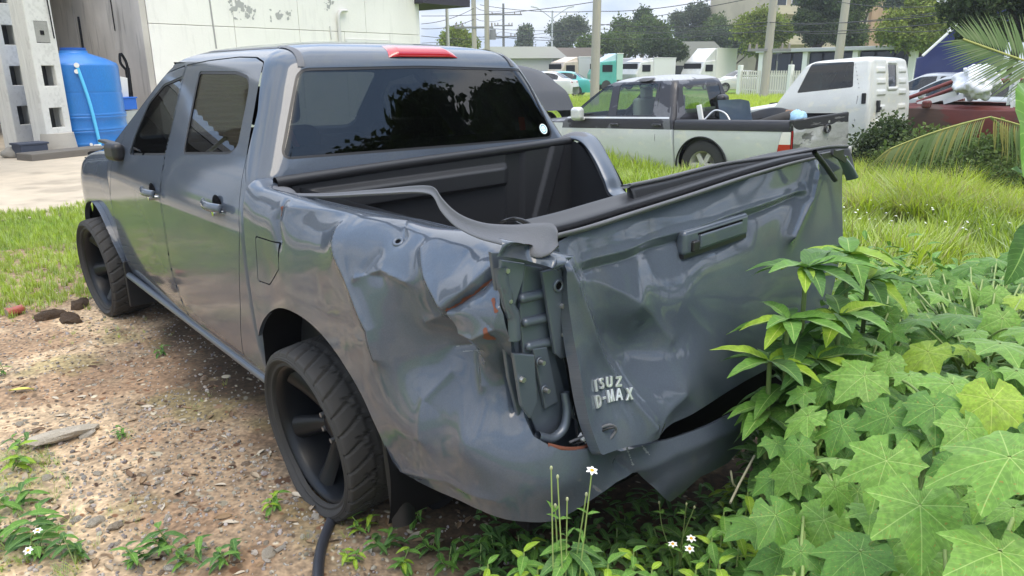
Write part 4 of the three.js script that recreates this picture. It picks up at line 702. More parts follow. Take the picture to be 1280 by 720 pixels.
  for (const s of [-1, 1]) mesh('front_wing', surf((u, v) => V3(s * (0.80 - 0.07 * u * u + 0.01 * Math.sin(v * 3)), lerp(0.28, 0.88, v), lerp(-2.53, -3.7, u)), span(0, 1, 40), span(0, 1, 20), { keep: (u, v, p) => Math.hypot(p.z + 2.96, p.y - 0.3) - 0.37 }), silverM, S);
  // bed
  const bedRow = table([[0, 0.28, 0.77], [0.2, 0.48, 0.805], [0.4, 0.68, 0.82], [0.55, 0.84, 0.815], [0.62, 0.90, 0.80], [0.66, 0.918, 0.775], [0.70, 0.92, 0.74]]);
  const bed = (s) => (u, v) => { const [y, w] = bedRow(v); const z = lerp(-0.425, 1.25, u); return V3(s * (w - 0.03 * sstep(0.9, 1, u)), y + 0.01, z); };
  for (const s of [-1, 1]) {
    const keepA = (u, v, p) => Math.hypot(p.z, p.y - 0.32) - 0.385, slab = poly([[1.05, 0.87], [1.3, 0.87], [1.3, 0.45], [1.1, 0.45]].map(([a, b]) => [a, b]));
    const lampP = poly([[1.14, 0.80], [1.26, 0.80], [1.26, 0.52], [1.08, 0.52]], 0.02);
    mesh('bed_side', surf(bed(s), span(0, 1, 90), span(0, 0.6, 60), { keep: (u, v, p) => Math.min(keepA(u, v, p), LINE - p.y, -lampP(p.z, p.y)), lip: 0.02 }), silverM, S);
    mesh('bed_rail', surf(bed(s), span(0, 1, 60), span(0.4, 0.7, 24), { keep: (u, v, p) => p.y - LINE, off: 0.006 }), carPaint(col(0.018, 0.017, 0.022), { clearcoat: 0.2, roughness: 0.5 }), S);
    const lampM = mesh('tail_lamp', surf(bed(s), span(0.8, 1, 24), span(0.15, 0.6, 24), { keep: (u, v, p) => Math.min(lampP(p.z, p.y) - 0.004, p.y - 0.645), off: 0.008 }), phys(col(0.75, 0.72, 0.68), 0.12, { clearcoat: 1 }), S);
    mesh('red_lens', surf(bed(s), span(0.8, 1, 24), span(0.15, 0.6, 24), { keep: (u, v, p) => Math.min(lampP(p.z, p.y) - 0.004, 0.645 - p.y), off: 0.008 }), M.red, lampM);
    mesh('wheel_arch_lip', (() => { const pts = span(-0.05, PI + 0.05, 24).map((a) => V3(s * 0.815, 0.32 + 0.392 * Math.sin(a), 0.392 * Math.cos(a))); return tube(pts, 0.012, 48, 8); })(), M.plastic, S);
  }
  mesh('tail_lamp_face', box(0.12, 0.30, 0.012, -0.735, 0.66, 1.262, 0.005), M.red, S);
  const gateF = (u, v) => V3(lerp(-0.79, 0.80, u), lerp(0.44, 0.885, v), 1.265 + 0.012 * Math.sin(v * 3) + 0.03 * (fbm(u * 4, v * 3, 3, 9) - 0.5));
  const tgM = carPaint(col(0.9, 0.9, 0.9), { map: wornMap([0.72, 0.73, 0.72], [0.42, 0.43, 0.42], 0.34, 25) });
  const tgs = mesh('tailgate', surf(gateF, span(0, 1, 40), span(0, 1, 20)), tgM, S);
  mesh('tailgate_top', box(1.6, 0.14, 0.06, 0, 0.87, 1.245, 0.02), carPaint(col(0.9, 0.9, 0.9), { map: wornMap([0.14, 0.14, 0.15], [0.5, 0.5, 0.5], 0.34, 35), clearcoat: 0.1, roughness: 0.7 }), tgs);
  { const g = new THREE.TorusGeometry(0.07, 0.016, 10, 24); g.scale(1.1, 0.7, 1); g.translate(0.10, 0.77, 1.30); mesh('tailgate_handle', g, M.plastic, tgs); }
  mesh('rear_bumper', [box(1.6, 0.14, 0.12, 0, 0.42, 1.30, 0.04)], silverM, S);
  mesh('bed_floor', [box(1.4, 0.04, 1.62, 0, 0.52, 0.42)], M.dark, S); mesh('bed_inner', [box(0.02, 0.38, 1.6, -0.71, 0.71, 0.42), box(0.02, 0.38, 1.6, 0.71, 0.71, 0.42), box(1.4, 0.38, 0.02, 0, 0.71, -0.40), box(1.4, 0.34, 0.02, 0, 0.7, 1.22)], M.plastic, S);
  mesh('chassis', [box(1.2, 0.12, 4, 0, 0.34, -1.2)], M.dark, S);
  const cream = std(col(0.48, 0.46, 0.40), 0.6);
  sideWheel(S, -0.68, 0.32, 0, 0.345, 0.20, 0.2, cream); sideWheel(S, 0.68, 0.32, 0, 0.345, 0.2, 0.2, cream); sideWheel(S, -0.68, 0.30, -2.96, 0.345, 0.2, 0.2, cream); sideWheel(S, 0.68, 0.30, -2.96, 0.345, 0.2, 0.2, cream);
  mesh('wheel_well', [(() => { const g = new THREE.CylinderGeometry(0.40, 0.40, 0.3, 28, 1, true, 0, PI); g.rotateZ(PI / 2); g.translate(-0.64, 0.32, 0); return g; })(), box(0.02, 0.6, 0.9, -0.5, 0.5, 0)], M.dark, S);
}
// scrap lying in its bed (placed in the bed's own axes)
{
  const inBed = (x, y, z) => V3(x, y, z).applyMatrix4(silver.matrixWorld);
  const scrap = (name, label, cat, geo, mat, p, turn = 0) => { const m = mesh(name, geo, mat); m.position.copy(inBed(...p)); m.rotation.y = turn; return tag(m, label, cat); };
  const bp = (u, v) => V3(lerp(-0.30, 0.34, u), lerp(-0.04, 0.42 - 0.05 * Math.abs(u - 0.5) - 0.16 * sstep(0.16, 0, u), v), 0.09 * Math.sin(u * PI) - 0.08 * v * v);
  scrap('body_panel', 'faded grey blue body panel standing in the silver pickup bed', 'car panel', surf(bp, span(0, 1, 24), span(0, 1, 16)), carPaint(col(0.20, 0.26, 0.33), { roughness: 0.5 }), [-0.40, 0.76, 0.30], 1.35);
  scrap('loose_tyre', 'black tyre half sunk in the scrap of the silver pickup bed', 'tyre', (() => { const g = new THREE.TorusGeometry(0.24, 0.075, 14, 40); g.rotateX(PI / 2 - 0.35); return g; })(), M.rubber, [-0.42, 0.88, 0.78], 0.3);
  scrap('metal_bracket', 'upright white metal strip at the front of the silver pickup bed', 'bracket', [box(0.035, 0.30, 0.07, 0, 0, 0, 0.008).rotateX(-0.28)], M.whitePaint, [-0.55, 0.97, -0.18]);
  scrap('bent_tube', 'bent grey metal tube lying beside the white strip', 'metal tube', tube([V3(-0.1, -0.02, -0.14), V3(0, 0.10, -0.05), V3(0.02, 0.07, 0.10), V3(0, -0.05, 0.22)], 0.016, 40, 8), M.steel, [-0.45, 0.93, 0.02]);
  scrap('black_headrest', 'black padded headrest leaning behind the rear window of the silver pickup', 'headrest', new RoundedBoxGeometry(0.26, 0.34, 0.14, 4, 0.06), M.plastic, [0.05, 1.06, -0.22], 0.3);
  scrap('brown_carton', 'torn brown carton on the scrap near the tailgate', 'carton', [box(0.24, 0.15, 0.2, 0, 0, 0, 0.01), box(0.10, 0.01, 0.2, -0.16, 0.09, 0).rotateZ(0.2)], std(col(0.20, 0.11, 0.06), 0.9), [-0.25, 0.95, 1.0], 0.5);
  scrap('blue_bag', 'crumpled pale blue plastic bag beside the brown carton', 'plastic bag', surf((u, v) => { const a = u * 2 * PI, e = v * PI, r = 0.095 * (0.8 + 0.45 * fbm(Math.cos(a) * 2 + 5, Math.sin(a) * 2 + v * 4, 3, 4)); return V3(r * Math.cos(a) * Math.sin(e), r * 1.1 * Math.cos(e), r * 1.3 * Math.sin(a) * Math.sin(e)); }, span(0, 1, 30), span(0, 1, 18)), std(col(0.33, 0.55, 0.72), 0.5), [-0.40, 0.93, 1.12]);
  scrap('black_bumper', 'black curved plastic bumper lying across the scrap', 'bumper', ribbon([V3(-0.1, 0, -0.3), V3(-0.02, 0.06, -0.1), V3(0, 0.08, 0.1), V3(0.06, 0.02, 0.35)], span(0, 1, 3).map(() => V3(0.03, 0.07, 0)), 0.02, 30), M.plastic, [-0.10, 0.90, 0.62]);
}

// ---------------------------------------------------------------- the white cab without its bed
const whiteCab = thing('bare_truck_cab', 'white pickup cab with its cargo bed removed behind the silver pickup', 'pickup truck', [10.12, 0.0, -2.643]);
{
  const S = whiteCab; S.rotation.set(R(-4.7), R(3.2), R(-0.3), 'YXZ'); S.scale.setScalar(1.028); S.updateMatrixWorld(true);
  const wm = carPaint(col(0.74, 0.75, 0.72), { roughness: 0.45, clearcoat: 0.5 });
  const row = table([[0, 0.40, 0.76, -0.0, -1.5, 0.05], [0.3, 0.7, 0.80, 0.0, -1.5, 0.06], [0.6, 1.0, 0.81, 0, -1.48, 0.06], [0.78, 1.18, 0.79, -0.0, -1.36, 0.07], [1.0, 1.40, 0.74, -0.01, -1.20, 0.07], [1.2, 1.60, 0.69, -0.03, -1.05, 0.07], [1.28, 1.68, 0.645, -0.05, -0.97, 0.08], [1.38, 1.725, 0.45, -0.2, -0.85, 0.1], [1.5, 1.735, 0.01, -0.45, -0.5, 0.004]]);
  const sh = sheetOf(row, 0.01), shW = inWorld(S, sh), hs = finder(shW, span(0, 1, 40), span(0, 1.28, 40)), hr = finder(shW, span(2, 3, 30), span(0.1, 1.28, 40));
  const sp = (l) => l.map(([a, b]) => { const p = sh(...hs(a, b)); return [p.z, p.y]; });
  const gS = poly(sp([[1017, 79], [1068, 77], [1066, 109], [996, 116.5]]), 0.03), gB = poly([[-0.17, 1.28], [0.17, 1.28], [0.17, 1.60], [-0.17, 1.60]], 0.02), gW = poly([[-0.68, 1.24], [0.68, 1.24], [0.6, 1.6], [-0.6, 1.6]], 0.05);
  const emb = (u, v) => { const p = sh(u, v); if (u > 1.9 && u < 3.1) { let h = 0; for (const s of [-1, 1]) for (const y of [0.78, 0.98, 1.2, 1.36, 1.52]) h = Math.max(h, sstep(0.05, 0.02, Math.abs(p.y - y)) * sstep(0.18, 0.13, Math.abs(p.x - s * 0.42))); h = Math.max(h, sstep(0.03, 0.01, Math.abs(gB(p.x, p.y) + 0.03))); p.z += 0.016 * h; } return p; };
  const door = sp([[1073, 72], [1074, 112], [1068, 150], [1062, 172], [1000, 178]]);
  mesh('cab_shell', surf(emb, [...span(0, 1, 60), ...span(1, 2, 8).slice(1), ...span(2, 3, 90).slice(1), ...span(3, 4, 6).slice(1), ...span(4, 5, 40).slice(1), ...span(5, 6, 24).slice(1)], [...span(0, 1.28, 90), ...span(1.28, 1.5, 8).slice(1)], { keep: (u, v, p) => u <= 1.2 ? Math.min(-gS(p.z, p.y), segDist(door, p.z, p.y) - 0.004) : u > 1.8 && u < 3.2 ? -gB(p.x, p.y) : u > 3.8 && u <= 5 ? -gS(p.z, p.y) : u > 5 ? -gW(p.x, p.y) : 1, lip: 0.02 }), wm, S);
  mesh('window_glass', surf(sh, span(0, 1, 60), span(0.7, 1.28, 30), { keep: (u, v, p) => gS(p.z, p.y), off: -0.006 }), smokeGlass, S); mesh('side_window', surf(sh, span(4, 5, 60), span(0.7, 1.28, 30), { keep: (u, v, p) => gS(p.z, p.y), off: -0.006 }), smokeGlass, S);
  mesh('rear_window', surf(sh, span(2, 3, 40), span(0.7, 1.28, 30), { keep: (u, v, p) => gB(p.x, p.y), off: -0.006 }), smokeGlass, S); mesh('windscreen', surf(sh, span(5, 6, 40), span(0.7, 1.28, 30), { keep: (u, v, p) => gW(p.x, p.y), off: -0.006 }), smokeGlass, S);
  mesh('inner_trim', [box(1.3, 0.7, 0.03, 0, 0.85, -0.12), box(0.5, 0.5, 0.14, -0.35, 1.15, -0.45, 0.05), box(0.5, 0.5, 0.14, 0.35, 1.15, -0.45, 0.05), box(1.3, 0.4, 0.3, 0, 0.95, -1.5, 0.06)], M.dark, S);
  { const p = sh(...hs(1080, 123)); mesh('door_handle', box(0.03, 0.15, 0.06, p.x - 0.01, p.y, p.z, 0.012), M.plastic, S); }
  { const p = sh(...finder(shW, span(1.2, 2.4, 30), span(0.2, 1.2, 30))(1096, 133)); mesh('rear_bracket', [box(0.07, 0.17, 0.04, p.x, p.y, p.z + 0.02, 0.012), box(0.05, 0.04, 0.02, p.x, p.y - 0.03, p.z + 0.05)], M.plastic, S); }
  const flare = (s) => (u, v) => V3(s * (0.80 - 0.02 * v), lerp(0.66, 0.16, v), lerp(-1.75, 0.02 - 0.34 * v ** 1.3, u));
  for (const s of [-1, 1]) mesh('sill_panel', surf(flare(s), span(0, 1, 20), span(0, 1, 10)), wm, S);
  mesh('bonnet', surf((u, v) => { const z = lerp(-1.34, -2.75, u), t = v * 2 - 1, w = 0.80 - 0.06 * u * u, e = Math.sign(t) * Math.min(1, Math.abs(t) * 1.5); return V3(e * w, 1.15 - 0.14 * u - 0.9 * Math.max(0, Math.abs(t) - 0.58) ** 1.15, z); }, span(0, 1, 20), span(0, 1, 50)), wm, S);
  for (const s of [-1, 1]) mesh('front_wing', surf((u, v) => V3(s * (0.80 - 0.05 * u * u), lerp(0.4, 0.98, v), lerp(-1.48, -2.75, u)), span(0, 1, 40), span(0, 1, 20), { keep: (u, v, p) => Math.hypot(p.z + 2.15, p.y - 0.34) - 0.38 }), wm, S);
  sideWheel(S, -0.7, 0.34, -2.15, 0.34, 0.19, 0.2, M.rim); sideWheel(S, 0.7, 0.34, -2.15, 0.34, 0.19, 0.2, M.rim);
  mesh('chassis', [box(0.09, 0.12, 2.4, -0.38, 0.40, -1.2), box(0.09, 0.12, 2.4, 0.38, 0.40, -1.2)], M.dark, S);
}

// ---------------------------------------------------------------- ordinary cars of the farther rows: one closed sheet along the length
function saloon(name, label, P, turn, mat, o = {}) {
  const t = thing(name, label, o.category || 'car', P, turn, o.group);
  const L = o.len || 4.3, prof = table(o.prof || [[0, 0.62, 0.62, 0.70], [0.04, 0.72, 0.72, 0.76], [0.22, 0.90, 0.90, 0.84], [0.30, 0.95, 0.97, 0.85], [0.46, 0.95, 1.42, 0.86], [0.58, 0.95, 1.46, 0.86], [0.74, 0.96, 1.40, 0.86], [0.90, 0.97, 0.99, 0.83], [0.97, 0.95, 0.95, 0.80], [1, 0.6, 0.6, 0.72]]);
  const sheet = (u, v) => {                                    // u along, v -1..1 across the section from left sill over the top to the right sill
    const [belt, top, w] = prof(u), z = (u - 0.42) * L, s = Math.abs(v), sg = Math.sign(v) || 1;
    let x, y;                                                  // s 1 at the sill .. 0 on the middle line
    if (s > 0.5) { const k = (1 - s) / 0.5; y = lerp(0.24, belt, k); x = w * (0.95 + 0.06 * Math.sin(k * 2.6)); }
    else { const k = (0.5 - s) / 0.5, xr = Math.cos(Math.min(1, k) * PI / 2), h = Math.max(0, top - belt); const q = clamp(k / 0.5); y = belt + h * (k < 0.5 ? 0.88 * q : 0.88 + 0.12 * Math.sin((k - 0.5) * PI)); x = w * (k < 0.5 ? lerp(0.97, lerp(0.97, 0.70, clamp(h / 0.4)), q) : lerp(lerp(0.97, 0.70, clamp(h / 0.4)), 0, (k - 0.5) / 0.5)); }
    return V3(sg * x, y, z);
  };
  const glass = (u, v, p) => { if (o.plain) return -1; const [belt, top] = prof(u); const s = Math.abs(v); if (top - belt < 0.1) return -1; const side = Math.min((0.47 - s) * 3, (s - 0.27) * 3, (u - 0.37) * 3, 0.80 - u, Math.abs(u - 0.565) * 3 - 0.03), front = Math.min((0.24 - s) * 2, (u - 0.325) * 3, (0.445 - u) * 3), rear = Math.min((0.24 - s) * 2, (u - 0.76) * 3, (0.885 - u) * 3); return Math.max(side, front, rear); };
  const keep = (u, v, p) => { let d = Math.abs(v) > 0.5 ? Math.min(Math.hypot(p.z - (0.19 - 0.42) * L, p.y - 0.31) - 0.35, Math.hypot(p.z - (0.80 - 0.42) * L, p.y - 0.31) - 0.35) : 1; if (!o.open) d = Math.min(d, -glass(u, v, p)); else d = Math.min(d, p.y < 1.0 ? 1 : 1 - 2 * (p.y > 1.0)); return d; };
  mesh('body', surf(sheet, span(0, 1, 100), span(-1, 1, 80), { keep, lip: 0.015 }), mat, t);
  if (!o.open && !o.plain) mesh('windows', surf(sheet, span(0.3, 0.92, 80), span(-0.52, 0.52, 60), { keep: glass, off: -0.005 }), smokeGlass, t);
  mesh('cabin', box(1.2, 0.5, 1.6, 0, 0.62, 0.4, 0.05), M.dark, t);
  for (const z of [0.19, 0.80]) for (const s of [-1, 1]) sideWheel(t, s * 0.72, 0.31, (z - 0.42) * L, 0.31, 0.2, 0.19, o.rim || std(col(0.4, 0.4, 0.4), 0.4, { metalness: 0.6 }), M.rubber, 5);
  for (const s of [-1, 1]) { mesh('headlight', box(0.3, 0.12, 0.08, s * 0.55, 0.68, -0.42 * L + 0.09, 0.03), clearGlass, t); if (!o.plain) mesh('tail_lamp', box(0.26, 0.16, 0.06, s * 0.56, 0.82, 0.58 * L - 0.10, 0.03), M.red, t); mesh('wing_mirror', new RoundedBoxGeometry(0.18, 0.13, 0.12, 3, 0.04).translate(s * 0.94, 1.0, (0.40 - 0.42) * L), mat, t); }
  return t;
}
const silverCar = carPaint(col(0.45, 0.48, 0.50), { metalness: 0.3 });
saloon('silver_saloon', 'silver saloon parked just behind the maroon wreck', far(1178, 100, 19.5).setY(0), R(4), silverCar, { group: undefined });
saloon('white_saloon', 'white car with dark windscreen behind the silver saloon', far(1150, 100, 24).setY(0), R(6), carPaint(col(0.66, 0.67, 0.68)));
const maroon = saloon('maroon_car', 'dark red car wreck with its roof cut away in the weeds', far(1192, 100, 15.2).setY(0), R(4), carPaint(col(0.9, 0.9, 0.9), { map: wornMap([0.42, 0.16, 0.13], [0.34, 0.24, 0.2], 0.45, 55), roughness: 0.6, clearcoat: 0.2 }), { open: true });
{ // what is left of its pillars
  const b = (a, c, r = 0.035) => bar(V3(...a), V3(...c), r, 8);
  const pm = std(col(0.16, 0.035, 0.03), 0.6);
  for (const s of [-1, 1]) { mesh('pillar', b([s * 0.72, 0.96, -0.75], [s * 0.60, 1.36, 0.15]), pm, maroon); mesh('roof_rail', b([s * 0.60, 1.36, 0.15], [s * 0.6, 1.38, 0.9], 0.03), pm, maroon); mesh('door_frame_strip', beam(V3(s * 0.70, 0.98, -0.3), V3(s * 0.64, 1.18, 0.25), 0.02, 0.09), M.whitePaint, maroon); }
}
{ // white cloth heaped on it
  const p = far(1222, 103, 14.4), g = new THREE.IcosahedronGeometry(1, 12), P = g.attributes.position;
  for (let i = 0; i < P.count; i++) { const d = V3().fromBufferAttribute(P, i), n = pnoise.noise(d.x * 1.6 + 3, d.y * 1.6, d.z * 1.6), q = Math.abs(pnoise.noise(d.x * 3.4, d.y * 2.4 + 5, d.z * 3.4)), k = 0.85 + 0.45 * n - 0.35 * q; P.setXYZ(i, d.x * 0.30 * k, d.y * 0.33 * k, d.z * 0.36 * k); }
  const cg = mergeVertices((g.deleteAttribute('normal'), g.deleteAttribute('uv'), g), 1e-4); cg.computeVertexNormals();
  const m = mesh('white_cloth', cg, std(col(0.74, 0.75, 0.79), 0.95)); m.position.copy(p); tag(m, 'crumpled white cloth hanging over the maroon wreck', 'cloth');
  const q = far(1270, 105, 13), w = thing('white_board', 'white slatted panel half behind the palm frond', 'board', q, R(20)); for (let k = 0; k < 6; k++) mesh('slat', box(0.85, 0.085, 0.02, 0, 0.24 - k * 0.1, 0, 0.006), M.whitePaint, w); mesh('frame', [box(0.03, 0.62, 0.03, -0.40, 0, -0.03), box(0.03, 0.62, 0.03, 0.40, 0, -0.03)], M.whitePaint, w);
}
// dark rounded vehicle beside the cab of the silver pickup: seen as a plain dark roof and rear glass
saloon('charcoal_hatchback', 'dark grey rounded car shell half hidden between the two pickups', far(598, 100, 18.5).setY(-0.0), R(3), carPaint(col(0.050, 0.052, 0.06), { clearcoat: 0.15, roughness: 0.7 }), { plain: true,  prof: [[0, 0.6, 0.6, 0.7], [0.05, 0.75, 0.78, 0.78], [0.22, 0.9, 0.98, 0.86], [0.32, 0.92, 1.2, 0.9], [0.48, 0.94, 1.60, 0.92], [0.62, 0.94, 1.70, 0.92], [0.78, 0.94, 1.60, 0.92], [0.93, 0.92, 1.15, 0.9], [1, 0.6, 0.7, 0.8]] });
// the navy tipper body standing behind
{
  const p = far(1185, 86, 27), t = thing('navy_tipper_body', 'tall navy blue sheet steel body with slanted edge above the silver saloon', 'tipper body', [p.x, 0, p.z], R(-58));
  const s = new THREE.Shape([[-0.9, 0], [1.3, 0], [1.5, 3.75], [0.75, 3.55], [-0.75, 1.9], [-0.9, 1.85]].map(([a, b]) => new THREE.Vector2(a, b)));
  mesh('side_sheet', new THREE.ExtrudeGeometry(s, { depth: 0.08, bevelEnabled: true, bevelSize: 0.02, bevelThickness: 0.02, bevelSegments: 2 }), carPaint(col(0.018, 0.03, 0.16), { roughness: 0.5 }), t);
  mesh('edge_trim', bar(V3(-0.76, 1.92, 0.06), V3(0.76, 3.58, 0.06), 0.05, 8), M.whitePaint, t);
  mesh('end_sheet', box(0.06, 3.4, 1.8, 1.4, 1.75, -0.95, 0.01), carPaint(col(0.018, 0.03, 0.16), { roughness: 0.5 }), t);
}
// ================================================================ buildings, street and trees
const concrete = (c, s) => std(0xffffff, 0.9, { map: dataTex(512, 512, (u, v, i, j) => { const n = wfbm(u, v, 4, 6, s), st = 0.5 * wfbm(u, v, 3, 3, s + 9) + 0.5 * wnoise(u, v, 24, s + 4), f = 0.90 + 0.10 * n + 0.03 * (hash2(i, j, s) - 0.5) - 0.05 * sstep(0.55, 0.75, st); return [c[0] * f, c[1] * f, c[2] * f]; }), bumpMap: grainBump, bumpScale: 0.003 });
const wallMap = (w, h, seed) => canvasTex(w, h, (g) => {
  g.fillStyle = '#efede9'; g.fillRect(0, 0, w, h); const r = rng(seed);
  const im = g.getImageData(0, 0, w, h), d = im.data;
  for (let j = 0; j < h; j++) for (let i = 0; i < w; i++) { const n = fbm(i / 90, j / 90, 4, seed), q = fbm(i / 9, j / 60, 3, seed + 7), k = (j * w + i) * 4, f = 0.95 + 0.05 * n + 0.02 * (hash2(i, j, 1) - 0.5) - 0.022 * sstep(0.62, 0.8, q); d[k] *= f; d[k + 1] *= f * 0.998; d[k + 2] *= f * 0.992; }
  g.putImageData(im, 0, 0);
});
// ---------------------------------------------------------------- the white workshop
const A0 = far(193, 86, 19.5).setY(0), B0 = far(527, 90, 24.4).setY(0), WD = B0.clone().sub(A0).normalize(), WN = V3(WD.z, 0, -WD.x), WH = 4.6;
const hall = thing('workshop', 'long white concrete workshop with stained wall panels behind the wrecked pickup', 'building', A0, Math.atan2(-WD.z, WD.x));
{
  const Lw = A0.distanceTo(B0), wm = std(0xffffff, 0.88, { map: wallMap(1024, 512, 4), bumpMap: grainBump, bumpScale: 0.003 });
  wm.map.wrapS = wm.map.wrapT = THREE.RepeatWrapping;
  const panelX = [0, 2.15, 4.05, 6.35, Lw], panelY = [0, 2.62, WH];                      // precast panels with open joints; the window sits in one
  const win = { x0: 5.55, x1: 7.25, y0: 1.9, y1: 2.42 };
  const slab = (x0, x1, y0, y1) => { const g = box(x1 - x0 - 0.010, y1 - y0 - 0.010, 0.14, (x0 + x1) / 2, (y0 + y1) / 2, -0.07, 0.012); const u = g.attributes.uv, p = g.attributes.position; for (let i = 0; i < u.count; i++) u.setXY(i, p.getX(i) / 9, p.getY(i) / 4.6); return g; };
  for (let i = 0; i < 4; i++) {
    mesh('wall_panel', slab(panelX[i], panelX[i + 1], 2.62, WH), wm, hall);
    const x0 = panelX[i], x1 = panelX[i + 1];
    if (win.x0 > x0 && win.x0 < x1) { mesh('wall_panel', slab(x0, win.x0, 0, 2.62), wm, hall); }
    else if (win.x1 > x0 && win.x1 < x1) { mesh('wall_panel', slab(win.x1, x1, 0, 2.62), wm, hall); mesh('wall_panel', slab(win.x0, win.x1, 0, win.y0), wm, hall); mesh('wall_panel', slab(win.x0, win.x1, win.y1, 2.62), wm, hall); }
    else mesh('wall_panel', slab(x0, x1, 0, 2.62), wm, hall);
  }
  mesh('wall_core', box(Lw - 0.1, WH, 0.06, Lw / 2, WH / 2, -0.19), std(col(0.25, 0.25, 0.24), 0.95), hall);
  const wf = mesh('window', [box(1.72, 0.06, 0.12, 6.4, 1.93, -0.03), box(1.72, 0.06, 0.12, 6.4, 2.39, -0.03), box(0.06, 0.46, 0.12, 5.58, 2.16, -0.03), box(0.06, 0.46, 0.12, 7.22, 2.16, -0.03), box(0.06, 0.46, 0.10, 6.48, 2.16, -0.03)], M.whitePaint, hall);
  mesh('pane', box(0.82, 0.42, 0.012, 6.03, 2.16, -0.08), std(col(0.012, 0.013, 0.015), 0.08), wf); mesh('pane', box(0.66, 0.42, 0.012, 6.85, 2.16, -0.08), std(col(0.012, 0.013, 0.015), 0.08), wf);
  const pipe = std(col(0.62, 0.61, 0.6), 0.6), grey = std(col(0.34, 0.33, 0.33), 0.8);
  mesh('vent_pipe', tube([V3(5.35, 1.6, 0.06), V3(5.33, 2.6, 0.06), V3(5.34, 3.05, 0.07), V3(5.42, 3.16, 0.08), V3(5.62, 3.18, 0.08)], 0.045, 40, 10), pipe, hall);
  mesh('grey_streak', surf((u, v) => V3(1.52 + 0.16 * v * 0 + u * 0.05 + 0.05 * v, lerp(3.7, 2.1, v), 0.004), span(0, 1, 4), span(0, 1, 30), { keep: (u, v) => 0.5 - Math.abs(u - 0.5) * 1.1 }), grey, hall);
  const blot = (x, y, r, s) => surf((u, v) => V3(x + (u - 0.5) * r * 2, y + (v - 0.5) * r * 2, 0.005), span(0, 1, 36), span(0, 1, 36), { keep: (u, v) => fbm(u * 5, v * 5, 4, s) - 0.47 - 0.8 * Math.max(0, Math.hypot(u - 0.5, v - 0.5) - 0.18) });
  const blotM = std(col(0.40, 0.40, 0.39), 0.95);
  for (const [x, y, r, s] of [[1.95, 3.42, 0.22, 3], [2.25, 3.10, 0.30, 7], [2.55, 3.0, 0.24, 9], [3.35, 2.95, 0.24, 12], [3.75, 2.98, 0.18, 15], [5.1, 3.3, 0.2, 19]]) mesh('peeled_patch', blot(x, y, r, s), blotM, hall);
  mesh('small_conduit', [bar(V3(5.05, 2.75, 0.02), V3(5.07, 2.4, 0.02), 0.018, 6)], pipe, hall);
  // side wall of the open bay, going away from us, and the dark bay behind the lattice columns
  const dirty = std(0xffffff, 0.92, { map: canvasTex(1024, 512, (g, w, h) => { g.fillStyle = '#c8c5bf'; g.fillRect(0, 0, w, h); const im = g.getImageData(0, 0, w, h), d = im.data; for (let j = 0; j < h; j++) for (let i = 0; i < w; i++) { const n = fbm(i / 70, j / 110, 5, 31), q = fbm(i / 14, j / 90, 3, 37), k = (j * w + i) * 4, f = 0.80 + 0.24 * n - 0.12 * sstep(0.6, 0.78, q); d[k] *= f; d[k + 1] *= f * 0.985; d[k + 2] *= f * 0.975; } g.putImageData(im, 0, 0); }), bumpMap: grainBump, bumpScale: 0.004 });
  const sx = -0.08;
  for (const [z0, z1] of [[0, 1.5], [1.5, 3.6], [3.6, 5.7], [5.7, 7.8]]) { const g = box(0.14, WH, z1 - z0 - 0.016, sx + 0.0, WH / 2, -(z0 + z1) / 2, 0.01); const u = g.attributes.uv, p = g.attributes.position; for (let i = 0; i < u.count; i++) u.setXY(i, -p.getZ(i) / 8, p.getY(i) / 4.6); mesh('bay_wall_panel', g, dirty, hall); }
  mesh('rebar_stub', [bar(V3(-0.17, 2.9, -3.3), V3(-0.17, 1.2, -3.35), 0.03, 6)], M.dark, hall); mesh('rebar_stub', [bar(V3(-0.17, 2.4, -5.6), V3(-0.17, 1.0, -5.6), 0.028, 6)], M.dark, hall); mesh('rebar_stub', [bar(V3(-0.17, 3.3, -1.35), V3(-0.17, 2.5, -1.35), 0.012, 6)], M.dark, hall);
  mesh('bay_back_wall', box(9, WH, 0.15, -4.6, WH / 2, -9.6), std(col(0.04, 0.04, 0.04), 0.95), hall); mesh('bay_far_wall', box(0.15, WH, 9, -9, WH / 2, -5.2), std(col(0.06, 0.06, 0.06), 0.95), hall);  // near-black wall colours carry the deep shade of the bay
  mesh('roof', [box(Lw + 1.9, 0.18, 10.5, Lw / 2 + 0.75, WH + 0.1, -4.9), box(9.3, 0.18, 7.6, -4.6, WH + 0.1, -6.4)], std(col(0.22, 0.22, 0.23), 0.8), hall);
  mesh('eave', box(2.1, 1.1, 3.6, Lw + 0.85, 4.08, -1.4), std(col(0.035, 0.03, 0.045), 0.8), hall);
  mesh('bay_beam', box(9, 0.4, 0.25, -4.6, WH - 0.25, -2.6), std(col(0.1, 0.1, 0.1), 0.9), hall);
  // things stacked at the end wall of the bay
  mesh('shelf_rack', [box(0.05, 3.4, 0.05, -2.2, 1.7, -8.6), box(0.05, 3.4, 0.05, -4.4, 1.7, -8.6), ...[0.6, 1.4, 2.2, 3.0].map((y) => box(2.3, 0.05, 0.6, -3.3, y, -8.6))], std(col(0.12, 0.13, 0.14), 0.8), hall);
}
